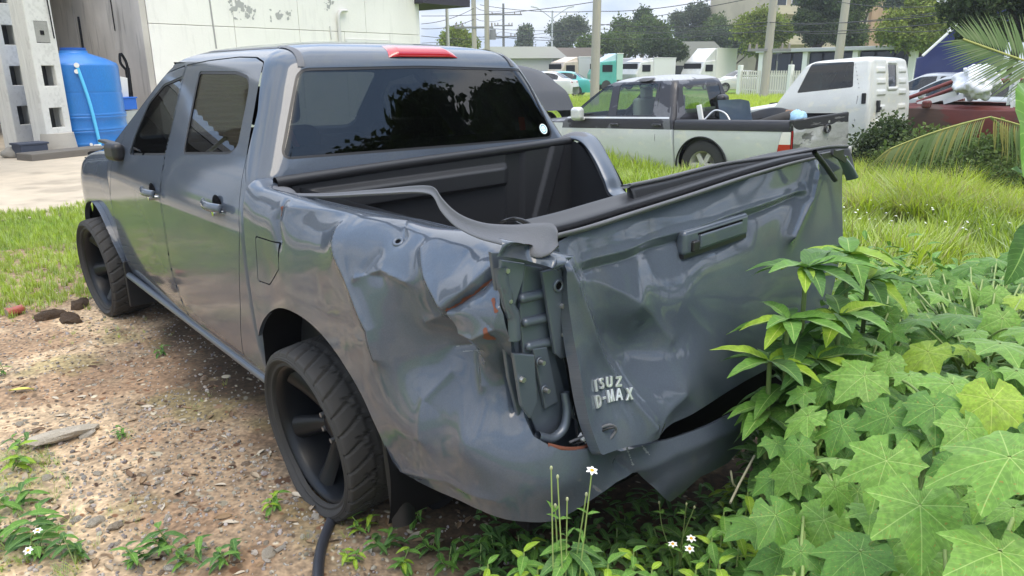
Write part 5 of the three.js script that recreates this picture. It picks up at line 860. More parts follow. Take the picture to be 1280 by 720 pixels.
// lattice columns
function latticeColumn(px, py, D, turn, label, w = 0.56, hole = 0.30) {
  const p = far(px, py, D).setY(0), t = thing('lattice_column', label, 'column', p, turn, 'white columns with square openings');
  const s = new THREE.Shape([[-w / 2, 0], [w / 2, 0], [w / 2, WH], [-w / 2, WH]].map(([a, b]) => new THREE.Vector2(a, b)));
  for (let k = 0; k < 5; k++) { const y = 0.50 + k * 0.80; const h = new THREE.Path([[-hole / 2, y], [hole / 2, y], [hole / 2, y + 0.40], [-hole / 2, y + 0.40]].map(([a, b]) => new THREE.Vector2(a, b))); s.holes.push(h); }
  mesh('shaft', new THREE.ExtrudeGeometry(s, { depth: 0.09, bevelEnabled: true, bevelSize: 0.01, bevelThickness: 0.01, bevelSegments: 1 }).translate(0, 0, 0.07), concrete([0.86, 0.86, 0.84], 33), t);
  mesh('shaft_side', [box(0.06, WH, 0.28, -w / 2 + 0.03, WH / 2, -0.08), box(0.06, WH, 0.28, w / 2 - 0.03, WH / 2, -0.08)], concrete([0.86, 0.86, 0.84], 34), t); mesh('dark_backing', box(w - 0.14, WH, 0.04, 0, WH / 2, -0.18), std(col(0.05, 0.05, 0.05), 0.95), t);  // near-black backing added so the openings look deep in shade
  return t;
}
const cTurn = Math.atan2(-WD.z, WD.x);
const lc = latticeColumn(71, 188, 17.6, cTurn + 0.35, 'white lattice column nearest the blue water tank');
{ mesh('cover_plate', box(0.30, 0.40, 0.02, 0, 2.32, 0.16, 0.004), concrete([0.62, 0.62, 0.6], 41), lc); mesh('plate_hole', box(0.08, 0.08, 0.01, 0.0, 2.30, 0.172), M.dark, lc); mesh('thin_pipe', bar(V3(0.22, 2.2, 0.2), V3(0.2, 3.3, 0.2), 0.012, 6), M.dark, lc); mesh('footing', [(() => { const g = new THREE.CylinderGeometry(0.30, 0.34, 0.40, 24); g.translate(0, 0.2, 0.08); return g; })()], concrete([0.74, 0.72, 0.68], 43), lc); }
latticeColumn(29, 170, 19.0, cTurn + 0.35, 'white lattice column at the far left edge of the yard');
// blue tank
{
  const p = far(106, 150, 18.6).setY(0), t = thing('water_tank', 'tall blue plastic water tank with ribs beside the white column', 'water tank', p, 0.6), r = 0.80, pr = [[0, 0], [r - 0.02, 0], [r, 0.03]];
  for (const y of [0.14, 0.42, 0.48, 0.76, 0.82]) pr.push([r, y - 0.05], [r + 0.022, y - 0.02], [r + 0.022, y + 0.02], [r, y + 0.05]);
  pr.push([r, 1.3], [r - 0.01, 1.32], [r - 0.01, 1.36], [r, 1.38], [r, 1.95], [r - 0.03, 2.02], [r - 0.2, 2.12], [0.3, 2.24], [0.26, 2.26], [0.26, 2.31], [0, 2.33]);
  mesh('shell', lathe(pr.map(([a, y]) => [a, y * 0.865]), 72), phys(col(0.014, 0.20, 0.62), 0.38, { clearcoat: 0.3, clearcoatRoughness: 0.3, map: dustMap }), t);
  mesh('lid', (() => { const g = cyl(0.24, 0.24, 0.05, 28); g.translate(0, 2.03, 0); return g; })(), std(col(0.01, 0.1, 0.4), 0.5), t);
  const toCam = CAM.clone().sub(p).setY(0).normalize(), at = (a, y, rr) => { const q = toCam.clone().applyAxisAngle(V3(0, 1, 0), a).multiplyScalar(rr); return V3(q.x, y, q.z).applyAxisAngle(V3(0, 1, 0), -0.6); };
  const m = mesh('down_pipe', tube([at(0.02, 1.70, r + 0.03), at(0.10, 1.32, r + 0.05), at(0.17, 0.9, r + 0.06), at(0.24, 0.08, r + 0.06)], 0.032, 40, 10), std(col(0.10, 0.52, 0.85), 0.4), t);
  mesh('pipe_elbow', [bar(at(0.02, 1.70, r - 0.05), at(0.02, 1.70, r + 0.07), 0.05, 10), bar(at(0.0, 1.58, r - 0.02), at(0.0, 1.58, r + 0.06), 0.045, 10)], M.whitePaint, t); mesh('outlet_valve', [bar(at(0.05, 0.12, r), at(0.05, 0.12, r + 0.12), 0.03, 8), bar(at(0.10, 0.10, r + 0.1), at(0.24, 0.10, r + 0.1), 0.02, 8)], M.whitePaint, t);
}
{ const p = far(157, 160, 19.0), t = thing('blue_crate', 'small blue plastic crate beside the water tank', 'crate', p.setY(0.75), 0.5); mesh('crate_body', [box(0.5, 0.26, 0.36, 0, 0.13, 0, 0.02)], std(col(0.015, 0.13, 0.55), 0.5), t); mesh('rim', [box(0.54, 0.03, 0.40, 0, 0.26, 0, 0.01)], std(col(0.015, 0.13, 0.55), 0.5), t); const q = thing('grey_cabinet', 'grey metal cabinet under the blue crate', 'cabinet', [p.x, 0, p.z], 0.5); mesh('carcass', box(0.5, 0.73, 0.4, 0, 0.365, 0, 0.015), concrete([0.66, 0.68, 0.66], 3), q); mesh('door', box(0.44, 0.64, 0.02, 0, 0.37, 0.205, 0.006), concrete([0.70, 0.72, 0.70], 8), q); }
{ const p = far(160, 118, 19.2), t = thing('leaning_frame', 'narrow dark mirror frame leaning against the bay wall', 'frame', p.setY(0.9), 0.3); const pts = [V3(-0.06, 1.0, 0), V3(0.06, 0.7, 0.02), V3(0.10, 0, 0.05), V3(-0.02, 0.02, 0.05)]; mesh('outer_bar', bar(V3(0.06, 0.75, 0.02), V3(0.02, -0.1, 0.06), 0.06, 6), M.dark, t); mesh('loop', tube([V3(0.06, 0.7, 0.02), V3(-0.06, 0.85, 0), V3(-0.02, 1.06, -0.02), V3(0.06, 0.9, 0)], 0.03, 30, 8, true), M.dark, t); mesh('white_pane', box(0.22, 0.55, 0.02, -0.16, 0.25, 0.05, 0.004).rotateZ(-0.2), M.whitePaint, t); }
// clutter along the kerb of the bay
{
  const P = (px, py) => onY(px, py, 0);
  let m = mesh('kerb_slab', box(1.6, 0.14, 0.5, 0, 0.07, 0, 0.02), concrete([0.45, 0.43, 0.40], 51)); m.position.copy(P(84, 196)); m.rotation.y = cTurn + 0.2; tag(m, 'low broken concrete slab at the foot of the white column', 'slab');
  m = mesh('dark_bin', [box(0.5, 0.26, 0.35, 0, 0.14, 0, 0.03), box(0.54, 0.04, 0.38, 0, 0.27, 0, 0.01)], std(col(0.05, 0.06, 0.09), 0.6)); m.position.copy(P(40, 197)); m.rotation.y = 0.3; tag(m, 'dark grey plastic trough on the concrete left of the column foot', 'trough');
  m = mesh('white_sack', (() => { const g = new THREE.SphereGeometry(1, 24, 16); g.scale(0.28, 0.13, 0.2); const p = g.attributes.position; for (let i = 0; i < p.count; i++) { const f = 0.8 + 0.45 * fbm(p.getX(i) * 9 + 4, p.getZ(i) * 9 + p.getY(i) * 7, 3, 5); p.setXYZ(i, p.getX(i) * f, p.getY(i) * f, p.getZ(i) * f); } g.computeVertexNormals(); return g; })(), concrete([0.6, 0.58, 0.54], 61)); m.position.copy(P(23, 197)).add(V3(0, 0.08, 0)); tag(m, 'lumpy pale sack beside the dark trough', 'sack');
  m = mesh('scrap_pipe', [bar(V3(-0.5, 0.06, 0), V3(0.5, 0.08, 0.1), 0.05, 10), bar(V3(-0.3, 0.05, 0.16), V3(0.55, 0.05, 0.2), 0.04, 10)], M.dark); m.position.copy(P(122, 193)); tag(m, 'short black pipes lying in front of the water tank', 'pipes');
}
// corrugated canopy in front of the bay, above the frame: it shows in the door glass
{
  const t = thing('yard_canopy', 'corrugated metal canopy on thin posts before the open bay', 'canopy', [-4.8, 0, -12.6]);
  mesh('roof', surf((u, v) => V3(lerp(-4.2, 4.2, u), 4.35 + 0.30 * v + 0.022 * Math.sin(u * 330), lerp(-2.2, 2.2, v)), span(0, 1, 420), span(0, 1, 3)), std(col(0.5, 0.5, 0.5), 0.5, { metalness: 0.3 }), t);
  for (const [x, z] of [[-4, -2], [-4, 2], [0, -2], [0, 2], [3.1, -2], [3.1, 2]]) mesh('post', bar(V3(x, 0, z), V3(x, 4.5 + 0.07 * z, z), 0.05, 10), M.steel, t);
}

// ---------------------------------------------------------------- far street: trucks, vans, fence, houses
const wheelPair = (t, z, w, r = 0.42) => { for (const s of [-1, 1]) { const g = cyl(r, r, 0.26, 20); g.rotateZ(PI / 2); g.translate(s * (w / 2 - 0.14), r, z); mesh('wheel', g, M.rubber, t); } };
function boxTruck(name, label, px, D, turn, o) {
  const p = far(px, 90, D).setY(0), t = thing(name, label, o.cat || 'truck', p, turn, o.group), w = o.w || 2.1, H = o.h, L = o.l, cm = carPaint(o.cab || col(0.7, 0.7, 0.7)), bm = std(o.body || col(0.7, 0.7, 0.69), 0.6);
  mesh('cargo_box', box(w, H - 0.75, L, 0, 0.75 + (H - 0.75) / 2, L / 2, 0.05), bm, t);
  for (const s of [-1, 1]) mesh('box_rail', box(0.05, 0.06, L + 0.02, s * w / 2, H, L / 2, 0.01), M.whitePaint, t);
  const pr = new THREE.Shape([[0, 0.5], [1.55, 0.5], [1.62, 1.15], [1.2, o.ch || 2.0], [0.1, (o.ch || 2.0) + 0.1], [0, 0.9]].map(([a, b]) => new THREE.Vector2(a, b)));
  mesh('cab', new THREE.ExtrudeGeometry(pr, { depth: w - 0.2, bevelEnabled: true, bevelSize: 0.08, bevelThickness: 0.08, bevelSegments: 3 }).translate(0, 0, -(w - 0.2) / 2).rotateY(PI / 2), cm, t);
  if (o.deflector) mesh('wind_deflector', new THREE.ExtrudeGeometry(new THREE.Shape([[0.05, 2.05], [1.25, 2.05], [0.1, H - 0.05]].map(([a, b]) => new THREE.Vector2(a, b))), { depth: w - 0.3, bevelEnabled: true, bevelSize: 0.05, bevelThickness: 0.05, bevelSegments: 3 }).translate(0, 0, -(w - 0.3) / 2).rotateY(PI / 2), o.defl ? std(o.defl, 0.5) : cm, t);
  mesh('windscreen', box(w - 0.3, 0.72, 0.03, 0, 1.58, -1.50, 0.01).rotateX(0), M.dark, t); for (const s of [-1, 1]) mesh('side_window', box(0.03, 0.5, 0.8, s * (w / 2 + 0.002), 1.6, -0.75, 0.01), M.dark, t);
  wheelPair(t, -0.8, w, 0.38); wheelPair(t, L * 0.7, w, 0.38); return t;
}
const TT = R(-40.5);
boxTruck('cream_box_truck', 'small truck with grey box and cream cab left of the thick concrete pole', 714, 60, R(78), { h: 2.45, l: 1.9, cab: col(0.62, 0.52, 0.42), body: col(0.46, 0.47, 0.47), deflector: true, defl: col(0.66, 0.54, 0.44) });
boxTruck('teal_van', 'teal green van right of the thick concrete pole', 765, 58, R(66), { h: 2.65, l: 0.5, w: 1.7, cab: col(0.08, 0.42, 0.38), body: col(0.40, 0.55, 0.50), deflector: true, defl: col(0.45, 0.62, 0.68), cat: 'van' });
boxTruck('white_van', 'white delivery truck with grey box behind the silver pickup roof', 806, 60, R(80), { h: 2.35, l: 2.2, cab: col(0.72, 0.72, 0.72), body: col(0.62, 0.63, 0.63), deflector: true });
boxTruck('white_box_truck', 'tall white box truck with wind deflector', 882, 62, R(82), { h: 3.05, l: 2.3, cab: col(0.75, 0.76, 0.76), body: col(0.70, 0.69, 0.66), deflector: true });
boxTruck('grey_box_truck', 'grey box truck between the teal van and the white delivery truck', 785, 72, R(80), { h: 2.5, l: 1.6, cab: col(0.6, 0.6, 0.61), body: col(0.52, 0.52, 0.54) });
saloon('white_small_car', 'small white car parked in front of the white fence', far(918, 90, 54).setY(0), R(60), carPaint(col(0.74, 0.75, 0.75)));
saloon('pale_small_car', 'pale white car half hidden behind the charcoal car roof', far(668, 88, 44).setY(0), TT + R(70), carPaint(col(0.74, 0.75, 0.76)));
saloon('teal_small_car', 'teal car beside the pale white one at the far end of the yard', far(690, 88, 46).setY(0), TT + R(75), carPaint(col(0.06, 0.45, 0.42)));
// palisade fence
{
  const a = far(925, 95, 44).setY(0), b = far(1025, 95, 40).setY(0), d = b.clone().sub(a), L = d.length(), t = thing('palisade_fence', 'white palisade fence along the far grass bank', 'fence', a, Math.atan2(-d.z, d.x)), n = Math.floor(L / 0.17), pk = [];
  for (let k = 0; k <= n; k++) pk.push(box(0.085, 1.35, 0.03, k * 0.17, 0.78, 0));
  const g = mesh('pickets', pk, std(col(0.62, 0.58, 0.52), 0.8), t); g.userData.kind = 'stuff';
  mesh('rail', box(L, 0.08, 0.04, L / 2, 0.45, -0.04), M.whitePaint, t); mesh('rail', box(L, 0.08, 0.04, L / 2, 1.2, -0.04), M.whitePaint, t);
  for (const x of [0, L * 0.33, L * 0.66, L]) mesh('post', box(0.22, 1.75, 0.22, x, 0.87, 0, 0.02), M.whitePaint, t);
}
// long low shed with dark glazed panels
{
  const a = far(952, 90, 52).setY(0), b = far(1140, 90, 46).setY(0), d = b.clone().sub(a), L = d.length(), t = thing('long_shed', 'long low grey shed with dark glazed panels behind the fence', 'building', a, Math.atan2(-d.z, d.x));
  mesh('wall', box(L, 2.0, 3, L / 2, 1.0, -1.6), concrete([0.72, 0.71, 0.68], 71), t); mesh('roof', box(L + 0.6, 0.22, 3.8, L / 2, 2.62, -1.5, 0.03), std(col(0.42, 0.43, 0.44), 0.7), t); mesh('upper_wall', box(L, 0.6, 0.1, L / 2, 2.3, -1.8), concrete([0.3, 0.3, 0.3], 72), t);
  const n = 9; for (let k = 0; k < n; k++) mesh('panel', box(L / n - 0.16, 1.15, 0.05, (k + 0.5) * L / n, 1.85, -0.04, 0.01), phys(col(0.012, 0.016, 0.04), 0.15), t);
  for (let k = 0; k <= n; k += 3) mesh('pillar', box(0.35, 2.6, 0.3, k * L / n, 1.3, 0.05, 0.01), M.whitePaint, t);
}
// houses and canopies at the far left of the street
{
  const house = (label, px, D, w, h, dp, wallC, roofC, rise, turn = 0, name = 'low_house') => { const p = far(px, 88, D).setY(0), t = thing(name, label, 'building', p, TT + turn); mesh('wall', box(w, h, dp, 0, h / 2, -dp / 2), std(wallC, 0.9, { bumpMap: grainBump, bumpScale: 0.004 }), t); const s = new THREE.Shape([[-w / 2 - 0.4, h], [w / 2 + 0.4, h], [w / 2 - rise * 0.8, h + rise], [-w / 2 + rise * 0.8, h + rise]].map(([a, b]) => new THREE.Vector2(a, b))); mesh('roof', new THREE.ExtrudeGeometry(s, { depth: dp + 0.6, bevelEnabled: false }).translate(0, 0.005, -dp - 0.3), std(roofC, 0.8), t); const wd = mesh('window', box(w * 0.3, h * 0.3, 0.06, -w * 0.15, h * 0.55, 0.02), M.dark, t); mesh('pane', box(w * 0.26, h * 0.24, 0.02, -w * 0.15, h * 0.55, 0.06), std(col(0.02, 0.022, 0.025), 0.1), wd); mesh('door', box(w * 0.18, h * 0.6, 0.06, w * 0.28, h * 0.3, 0.02), std(col(0.2, 0.2, 0.22), 0.7), t); return t; };
  house('grey house with pale flat roof above the wrecked pickup roof end', 650, 62, 7.0, 2.4, 6, col(0.42, 0.42, 0.42), col(0.52, 0.51, 0.5), 0.9);
  house('brown hipped roof house left of the thick concrete pole', 718, 66, 5.0, 2.1, 6, col(0.34, 0.26, 0.22), col(0.26, 0.22, 0.20), 1.2, 0, 'brown_house');
  house('low house with grey hipped roof above the white box truck', 866, 72, 5.5, 2.6, 6, col(0.38, 0.36, 0.33), col(0.30, 0.29, 0.28), 1.3, 0, 'grey_roof_house');
  { const p = far(778, 88, 80).setY(0), t = thing('flat_canopy', 'long flat white canopy above the row of vans', 'canopy', p, TT); mesh('deck', box(6.4, 0.25, 4, 0, 3.25, 0, 0.03), std(col(0.6, 0.6, 0.6), 0.7), t); for (const x of [-3, -1, 1, 3]) mesh('post', bar(V3(x, 0, 1.8), V3(x, 3.2, 1.8), 0.08, 8), M.dark, t); }
  // apartment block
  const p = far(1035, 86, 95).setY(0), t = thing('apartment_block', 'tall cream apartment block behind the roadside trees', 'building', p, TT + R(18));
  const cream = concrete([0.78, 0.73, 0.64], 81), tan = concrete([0.70, 0.58, 0.46], 83), FH = 3.1;
  mesh('wall', box(15, 22, 12, -1, 11, -6), cream, t); mesh('stair_tower', box(4.2, 26, 8, 6.9, 13, -3.5), tan, t);
  for (let f = 0; f < 7; f++) { mesh('balcony', box(6.4, 0.9, 1.2, -5.2, 1.4 + f * FH, 0.6), cream, t); for (let k = 0; k < 4; k++) { const x = [-7.3, -5.2, -3.1, 1.2][k], w = mesh('window', box(1.5, 1.5, 0.06, x, 2.6 + f * FH, 0.03), M.whitePaint, t); mesh('pane', box(1.3, 1.3, 0.04, x, 2.6 + f * FH, 0.06), std(col(0.03, 0.035, 0.04), 0.1), w); } }
}
// ---------------------------------------------------------------- poles, wires, lamps
const poleC = std(col(0.45, 0.42, 0.36), 0.85, { map: dustMap });
const poleTops = [];
function pole(name, label, px, py, D, r, h, o = {}) {
  const p = far(px, py, D).setY(0), t = thing(name, label, o.cat || 'utility pole', p, TT, o.group);
  mesh('shaft', bar(V3(0, 0, 0), V3(o.lean || 0, h, 0), r, 12, r * 0.72), o.mat || poleC, t);
  for (const [y, w] of o.arms || []) { mesh('cross_arm', box(w, 0.12, 0.12, (o.lean || 0) * y / h, y, 0.1, 0.01), std(col(0.2, 0.2, 0.2), 0.8), t); for (const k of [-0.46, -0.3, 0.3, 0.46]) mesh('insulator', (() => { const g = cyl(0.06, 0.045, 0.22, 8); g.translate((o.lean || 0) * y / h + k * w, y + 0.16, 0.1); return g; })(), std(col(0.25, 0.22, 0.2), 0.5), t); }
  poleTops.push([t, p, h]); return t;
}
pole('steel_mast', 'thin pale steel mast at the workshop corner', 560, 60, 27, 0.07, 5, { cat: 'mast', mat: std(col(0.6, 0.6, 0.58), 0.6) });
const pA = pole('utility_pole', 'concrete utility pole with two cross arms right of the steel mast', 593, 60, 48, 0.17, 9, { arms: [[4.05, 2.4], [5.9, 2.6], [7.2, 2.4]] });
pole('utility_pole', 'plain concrete pole with a small transformer', 609, 60, 40, 0.15, 8);
pole('utility_pole', 'dark pole with a lattice of insulators farthest down the street', 629.5, 60, 75, 0.14, 7.6, { arms: [[4.6, 2.4], [5.6, 1.8], [6.6, 3.6]], mat: std(col(0.16, 0.16, 0.16), 0.8) });
pole('utility_pole', 'thick concrete pole behind the silver pickup bonnet', 744, 90, 30, 0.185, 9);
pole('utility_pole', 'concrete pole with a short cross arm in front of the fence', 957, 92, 36, 0.20, 9, { arms: [[2.35, 1.9]], lean: 0.12 });
pole('utility_pole', 'pale concrete pole among the trees above the white cab', 1047, 80, 45, 0.24, 9, { lean: 0.1 });
{ const g = poleTops[2][0]; mesh('transformer', (() => { const c = cyl(0.16, 0.16, 0.5, 14); c.translate(0.3, 3.3, 0); return c; })(), std(col(0.22, 0.22, 0.24), 0.6), g); }
{ const p = far(690, 60, 62).setY(0), t = thing('street_lamp', 'double armed street lamp above the far houses', 'street lamp', p, TT); mesh('shaft', bar(V3(0, 0, 0), V3(0, 6, 0), 0.07, 8), std(col(0.4, 0.42, 0.44), 0.6), t); for (const s of [-1, 1]) { mesh('arm', tube([V3(0, 5.4, 0), V3(s * 0.7, 5.9, 0), V3(s * 1.3, 6.25, 0)], 0.04, 16, 6), std(col(0.4, 0.42, 0.44), 0.6), t); mesh('lamp_head', new RoundedBoxGeometry(0.55, 0.12, 0.2, 2, 0.04).rotateZ(s * 0.2).translate(s * 1.45, 6.28, 0), std(col(0.5, 0.52, 0.54), 0.5), t); } }
{ // overhead lines, each slung across the street view
  const lines = [[[527, 20, 42], [745, 2, 36]], [[527, 45, 42], [640, 46, 60], [960, -6, 34]], [[600, 6, 48], [745, 14, 40], [905, -4, 34]], [[527, 36, 42], [593, 24, 48], [629, 24, 75]], [[527, 30, 42], [593, 10, 48], [629, 13, 75]], [[593, 34, 48], [745, 36, 60], [957, 40, 48]], [[609, 44, 40], [745, 48, 44], [957, 38, 40], [1200, 26, 32]], [[593, 46, 60], [745, 42, 60], [957, 32, 50], [1200, 12, 40]], [[745, 30, 40], [957, 28, 36], [1210, 14, 30]], [[957, 36, 36], [1100, 38, 36], [1230, 28, 32]], [[527, 54, 45], [629, 40, 75], [745, 52, 70]], [[1047, 2, 45], [1200, 6, 36]]];
  const where = ['highest of the lines at the workshop eave', 'long one running from the workshop corner to the right', 'thick line passing the top of the thick pole', 'line from the workshop to the second pole', 'line ending at the dark lattice pole', 'line crossing the tree tops to the leaning pole', 'low line running along the whole street', 'line over the white cab roof', 'line between thick and leaning poles', 'line crossing the dark tree to the white cab', 'lowest line over the wreck roof', 'highest line at the apartment block']; lines.forEach((l, i) => { const P = []; for (let k = 0; k + 1 < l.length; k++) { const a = far(...l[k]), b = far(...l[k + 1]); for (let q = 0; q < 8; q++) { const s = q / 8, p = a.clone().lerp(b, s); p.y -= 0.35 * 4 * s * (1 - s) * 0.5; P.push(p); } } P.push(far(...l[l.length - 1])); const m = mesh('overhead_line', tube(P, 0.017, 60, 5), std(col(0.05, 0.05, 0.055), 0.8)); tag(m, 'thin dark overhead cable, ' + where[i], 'cable', 'overhead lines between the poles'); });
}
// ---------------------------------------------------------------- thin humid air
scene.fog = new THREE.FogExp2(new THREE.Color().setRGB(0.80, 0.86, 0.94), 0.0011);
// ---------------------------------------------------------------- trees
const leafClump = (n, size, seed) => { const r = rng(seed), P = [], N = [], I = []; for (let k = 0; k < n; k++) { const c = V3(r.n(), r.n(), r.n()).multiplyScalar(size * 0.9), d = V3(r.n(), r.n() * 0.6 - 0.15, r.n()).normalize(), s = V3(r.n(), r.n(), r.n()).cross(d).normalize(), L = size * r.r(0.28, 0.5), w = L * 0.34, nn = d.clone().cross(s).normalize(); const q = [c.clone(), c.clone().addScaledVector(d, L * 0.5).addScaledVector(s, w).addScaledVector(nn, L * 0.06), c.clone().addScaledVector(d, L).addScaledVector(nn, -L * 0.10), c.clone().addScaledVector(d, L * 0.5).addScaledVector(s, -w).addScaledVector(nn, L * 0.06)], b = P.length / 3; for (const v of q) P.push(v.x, v.y, v.z); I.push(b, b + 1, b + 2, b, b + 2, b + 3); } const g = new THREE.BufferGeometry(); g.setAttribute('position', new THREE.Float32BufferAttribute(P, 3)); g.setIndex(I); const h = g.toNonIndexed(); h.computeVertexNormals(); return h; };
const CLUMPS = [leafClump(26, 0.32, 1), leafClump(26, 0.32, 2)];
const leafMat = (c) => phys(c, 0.95, { transmission: 0.4, thickness: 0, specularIntensity: 0.5 });
const LM = { dark: leafMat(col(0.055, 0.090, 0.028)), mid: leafMat(col(0.10, 0.155, 0.035)), lime: leafMat(col(0.20, 0.26, 0.04)), grey: leafMat(col(0.11, 0.14, 0.08)) };
const bark = std(col(0.10, 0.08, 0.06), 0.95, { bumpMap: grainBump, bumpScale: 0.02 });
function tree(name, label, P, h, lobes, mat, n, seed, o = {}) {
  const r0 = rng(seed * 7 + 1); if (!o.plain) lobes = lobes.flatMap((l) => { const out = [[l[0], l[1], l[2], l[3] * 0.62, (l[4] || l[3]) * 0.62]]; for (let k = 0; k < 7; k++) { const d = V3(r0.n(), r0.n() * 0.9 + 0.1, r0.n()).normalize(), q = r0.r(0.22, 0.5); out.push([l[0] + d.x * l[3] * 0.8, l[1] + d.y * (l[4] || l[3]) * 0.8, l[2] + d.z * l[3] * 0.8, l[3] * q, (l[4] || l[3]) * q * 0.8]); } return out; });
  const t = thing(name, label, o.cat || 'tree', P, 0, o.group), r = rng(seed), cr = new THREE.InstancedMesh(CLUMPS[seed % 2], mat, n), m4 = new THREE.Matrix4(), q = new THREE.Quaternion(), tot = lobes.reduce((a, l) => a + l[3] * l[3] * (l[4] || l[3]), 0);
  for (let k = 0; k < n; k++) {
    let x = r() * tot, L = lobes[0]; for (const l of lobes) { x -= l[3] * l[3] * (l[4] || l[3]); if (x <= 0) { L = l; break; } }
    const d = V3(r.n(), r.n(), r.n()).normalize(), rad = Math.pow(r(), 0.45) * (0.62 + 0.75 * fbm(d.x * 3 + L[0] * 2, d.z * 3 + d.y * 3, 3, seed));
    const p = V3(L[0] + d.x * L[3] * rad, L[1] + d.y * (L[4] || L[3]) * rad, L[2] + d.z * L[3] * rad), s = (o.leaf || 1) * r.r(0.55, 1.5);
    q.setFromEuler(new THREE.Euler(r() * 7, r() * 7, r() * 7)); cr.setMatrixAt(k, m4.compose(p, q, V3(s, s, s))); const b = r.r(0.6, 1.4) ; cr.setColorAt(k, new THREE.Color().setRGB(b * r.r(0.9, 1.15), b, b * r.r(0.8, 1.1)));
  }
  cr.name = 'crown'; cr.userData.kind = 'stuff'; cr.castShadow = cr.receiveShadow = true; t.add(cr);
  const tr = [bar(V3(0, 0, 0), V3(0.05 * h, h * 0.55, 0), (o.tr || 0.035) * h, 10, (o.tr || 0.035) * h * 0.6)];
  for (const l of lobes.filter((l, i) => i % (o.plain ? 1 : 8) === 0)) tr.push(bar(V3(0.03 * h, h * 0.35, 0), V3(l[0], l[1], l[2]), 0.016 * h, 7, 0.006 * h));
  mesh('trunk', tr, bark, t); return t;
}
const TS = (px, D) => far(px, 88, D).setY(0);
const hOf = (py, D) => 1.595 + (86 - py) * D / 953;                       // height seen at pixel row py at distance D
const lob = (D, list) => list.map(([dx, py, rp, vp]) => { const s = D / 930; const c = V3(Math.cos(-TT), 0, 0); return [dx * s * Math.cos(TT), hOf(py, D), -dx * s * Math.sin(TT), rp * s * 0.9, (vp || rp) * s * 0.88]; });
tree('roadside_tree', 'round bright green shrub right of the steel mast', TS(575, 55), hOf(38, 55), lob(55, [[-6, 52, 14, 12], [10, 56, 12, 9]]), LM.lime, 900, 11, { leaf: 1.1 });
tree('roadside_tree', 'slender grey tree beside the farthest pole', TS(656, 110), hOf(38, 110), lob(110, [[0, 48, 7, 10], [-1, 58, 9, 8]]), LM.grey, 500, 12, { leaf: 2.0 });
tree('roadside_tree', 'tall airy tree with flat umbrella crown', TS(707, 110), hOf(26, 110), lob(110, [[-14, 40, 12, 6], [4, 33, 16, 6], [14, 40, 12, 6], [0, 50, 16, 6], [-8, 58, 12, 5]]), LM.grey, 750, 13, { leaf: 1.8 });
tree('roadside_tree', 'dark conical tree standing highest above the van row', TS(800, 95), hOf(14, 95), lob(95, [[0, 30, 13, 16], [-4, 45, 18, 12], [10, 48, 16, 12]]), LM.dark, 1800, 14, { leaf: 1.8 });
tree('roadside_tree', 'bright leafy tree left of the dark conical tree', TS(778, 85), hOf(28, 85), lob(85, [[0, 42, 13, 14], [-6, 56, 14, 10], [30, 40, 14, 12], [44, 46, 12, 10]]), LM.mid, 1600, 15, { leaf: 1.6 });
tree('roadside_tree', 'grey green tree with airy crown above the box truck', TS(862, 100), hOf(16, 100), lob(100, [[-14, 32, 10, 8], [6, 24, 14, 9], [14, 36, 12, 10], [-4, 46, 14, 8]]), LM.grey, 1300, 16, { leaf: 1.7 });
tree('roadside_tree', 'low green tree right of the airy grey one', TS(895, 90), hOf(28, 90), lob(90, [[-4, 40, 12, 11], [12, 48, 14, 10], [34, 44, 16, 11], [52, 46, 14, 12]]), LM.mid, 1700, 17, { leaf: 1.6 });
tree('hedge_tree', 'dark bushy tree behind the white delivery truck', TS(822, 62), hOf(48, 62), lob(62, [[-8, 60, 16, 11], [10, 62, 16, 11], [24, 68, 10, 7]]), LM.dark, 1500, 18, { leaf: 1.2 });
tree('hedge_tree', 'long low mid green thicket behind the flat canopy', TS(775, 75), hOf(48, 75), lob(75, [[-40, 58, 20, 9], [-12, 56, 18, 10], [16, 58, 20, 9]]), LM.mid, 1500, 19, { leaf: 1.5 });
tree('hedge_tree', 'dark thicket behind the white box truck and house', TS(915, 80), hOf(45, 80), lob(80, [[-40, 56, 16, 10], [-14, 52, 16, 12], [12, 56, 18, 12], [36, 54, 16, 14]]), LM.dark, 2000, 20, { leaf: 1.5 });
tree('roadside_tree', 'bright lime green tree behind the leaning concrete pole', TS(945, 62), hOf(20, 62), lob(62, [[-12, 42, 15, 14], [6, 34, 16, 12], [22, 44, 15, 14], [0, 58, 18, 12]]), LM.lime, 2400, 21, { leaf: 1.15 });
tree('roadside_tree', 'tall dark green tree left of the pale pole above the white cab', TS(1015, 52), hOf(-12, 52), lob(52, [[-8, 8, 16, 18], [10, 14, 16, 20], [-14, 34, 14, 16], [4, 42, 22, 18], [22, 36, 14, 18]]), LM.dark, 3600, 22, { leaf: 1.05 });
tree('roadside_tree', 'mid green tree whose crown meets the apartment block', TS(1065, 55), hOf(-8, 55), lob(55, [[0, 10, 14, 16], [-10, 28, 13, 15], [-6, 52, 14, 10], [14, 2, 14, 10]]), LM.mid, 1900, 23, { leaf: 1.05 });
tree('roadside_tree', 'bushy lime green tree above the silver saloon', TS(1140, 46), hOf(12, 46), lob(46, [[-8, 34, 22, 14], [14, 44, 22, 14], [-26, 48, 18, 12], [0, 58, 30, 10], [2, 20, 14, 10]]), LM.lime, 3200, 24, { leaf: 0.95 });
tree('roadside_tree', 'dark columnar trees behind the bushy lime tree', TS(1110, 75), hOf(2, 75), lob(75, [[0, 14, 9, 14], [14, 12, 9, 16], [60, 32, 16, 12], [80, 28, 16, 12]]), LM.dark, 1800, 25, { leaf: 1.4 });
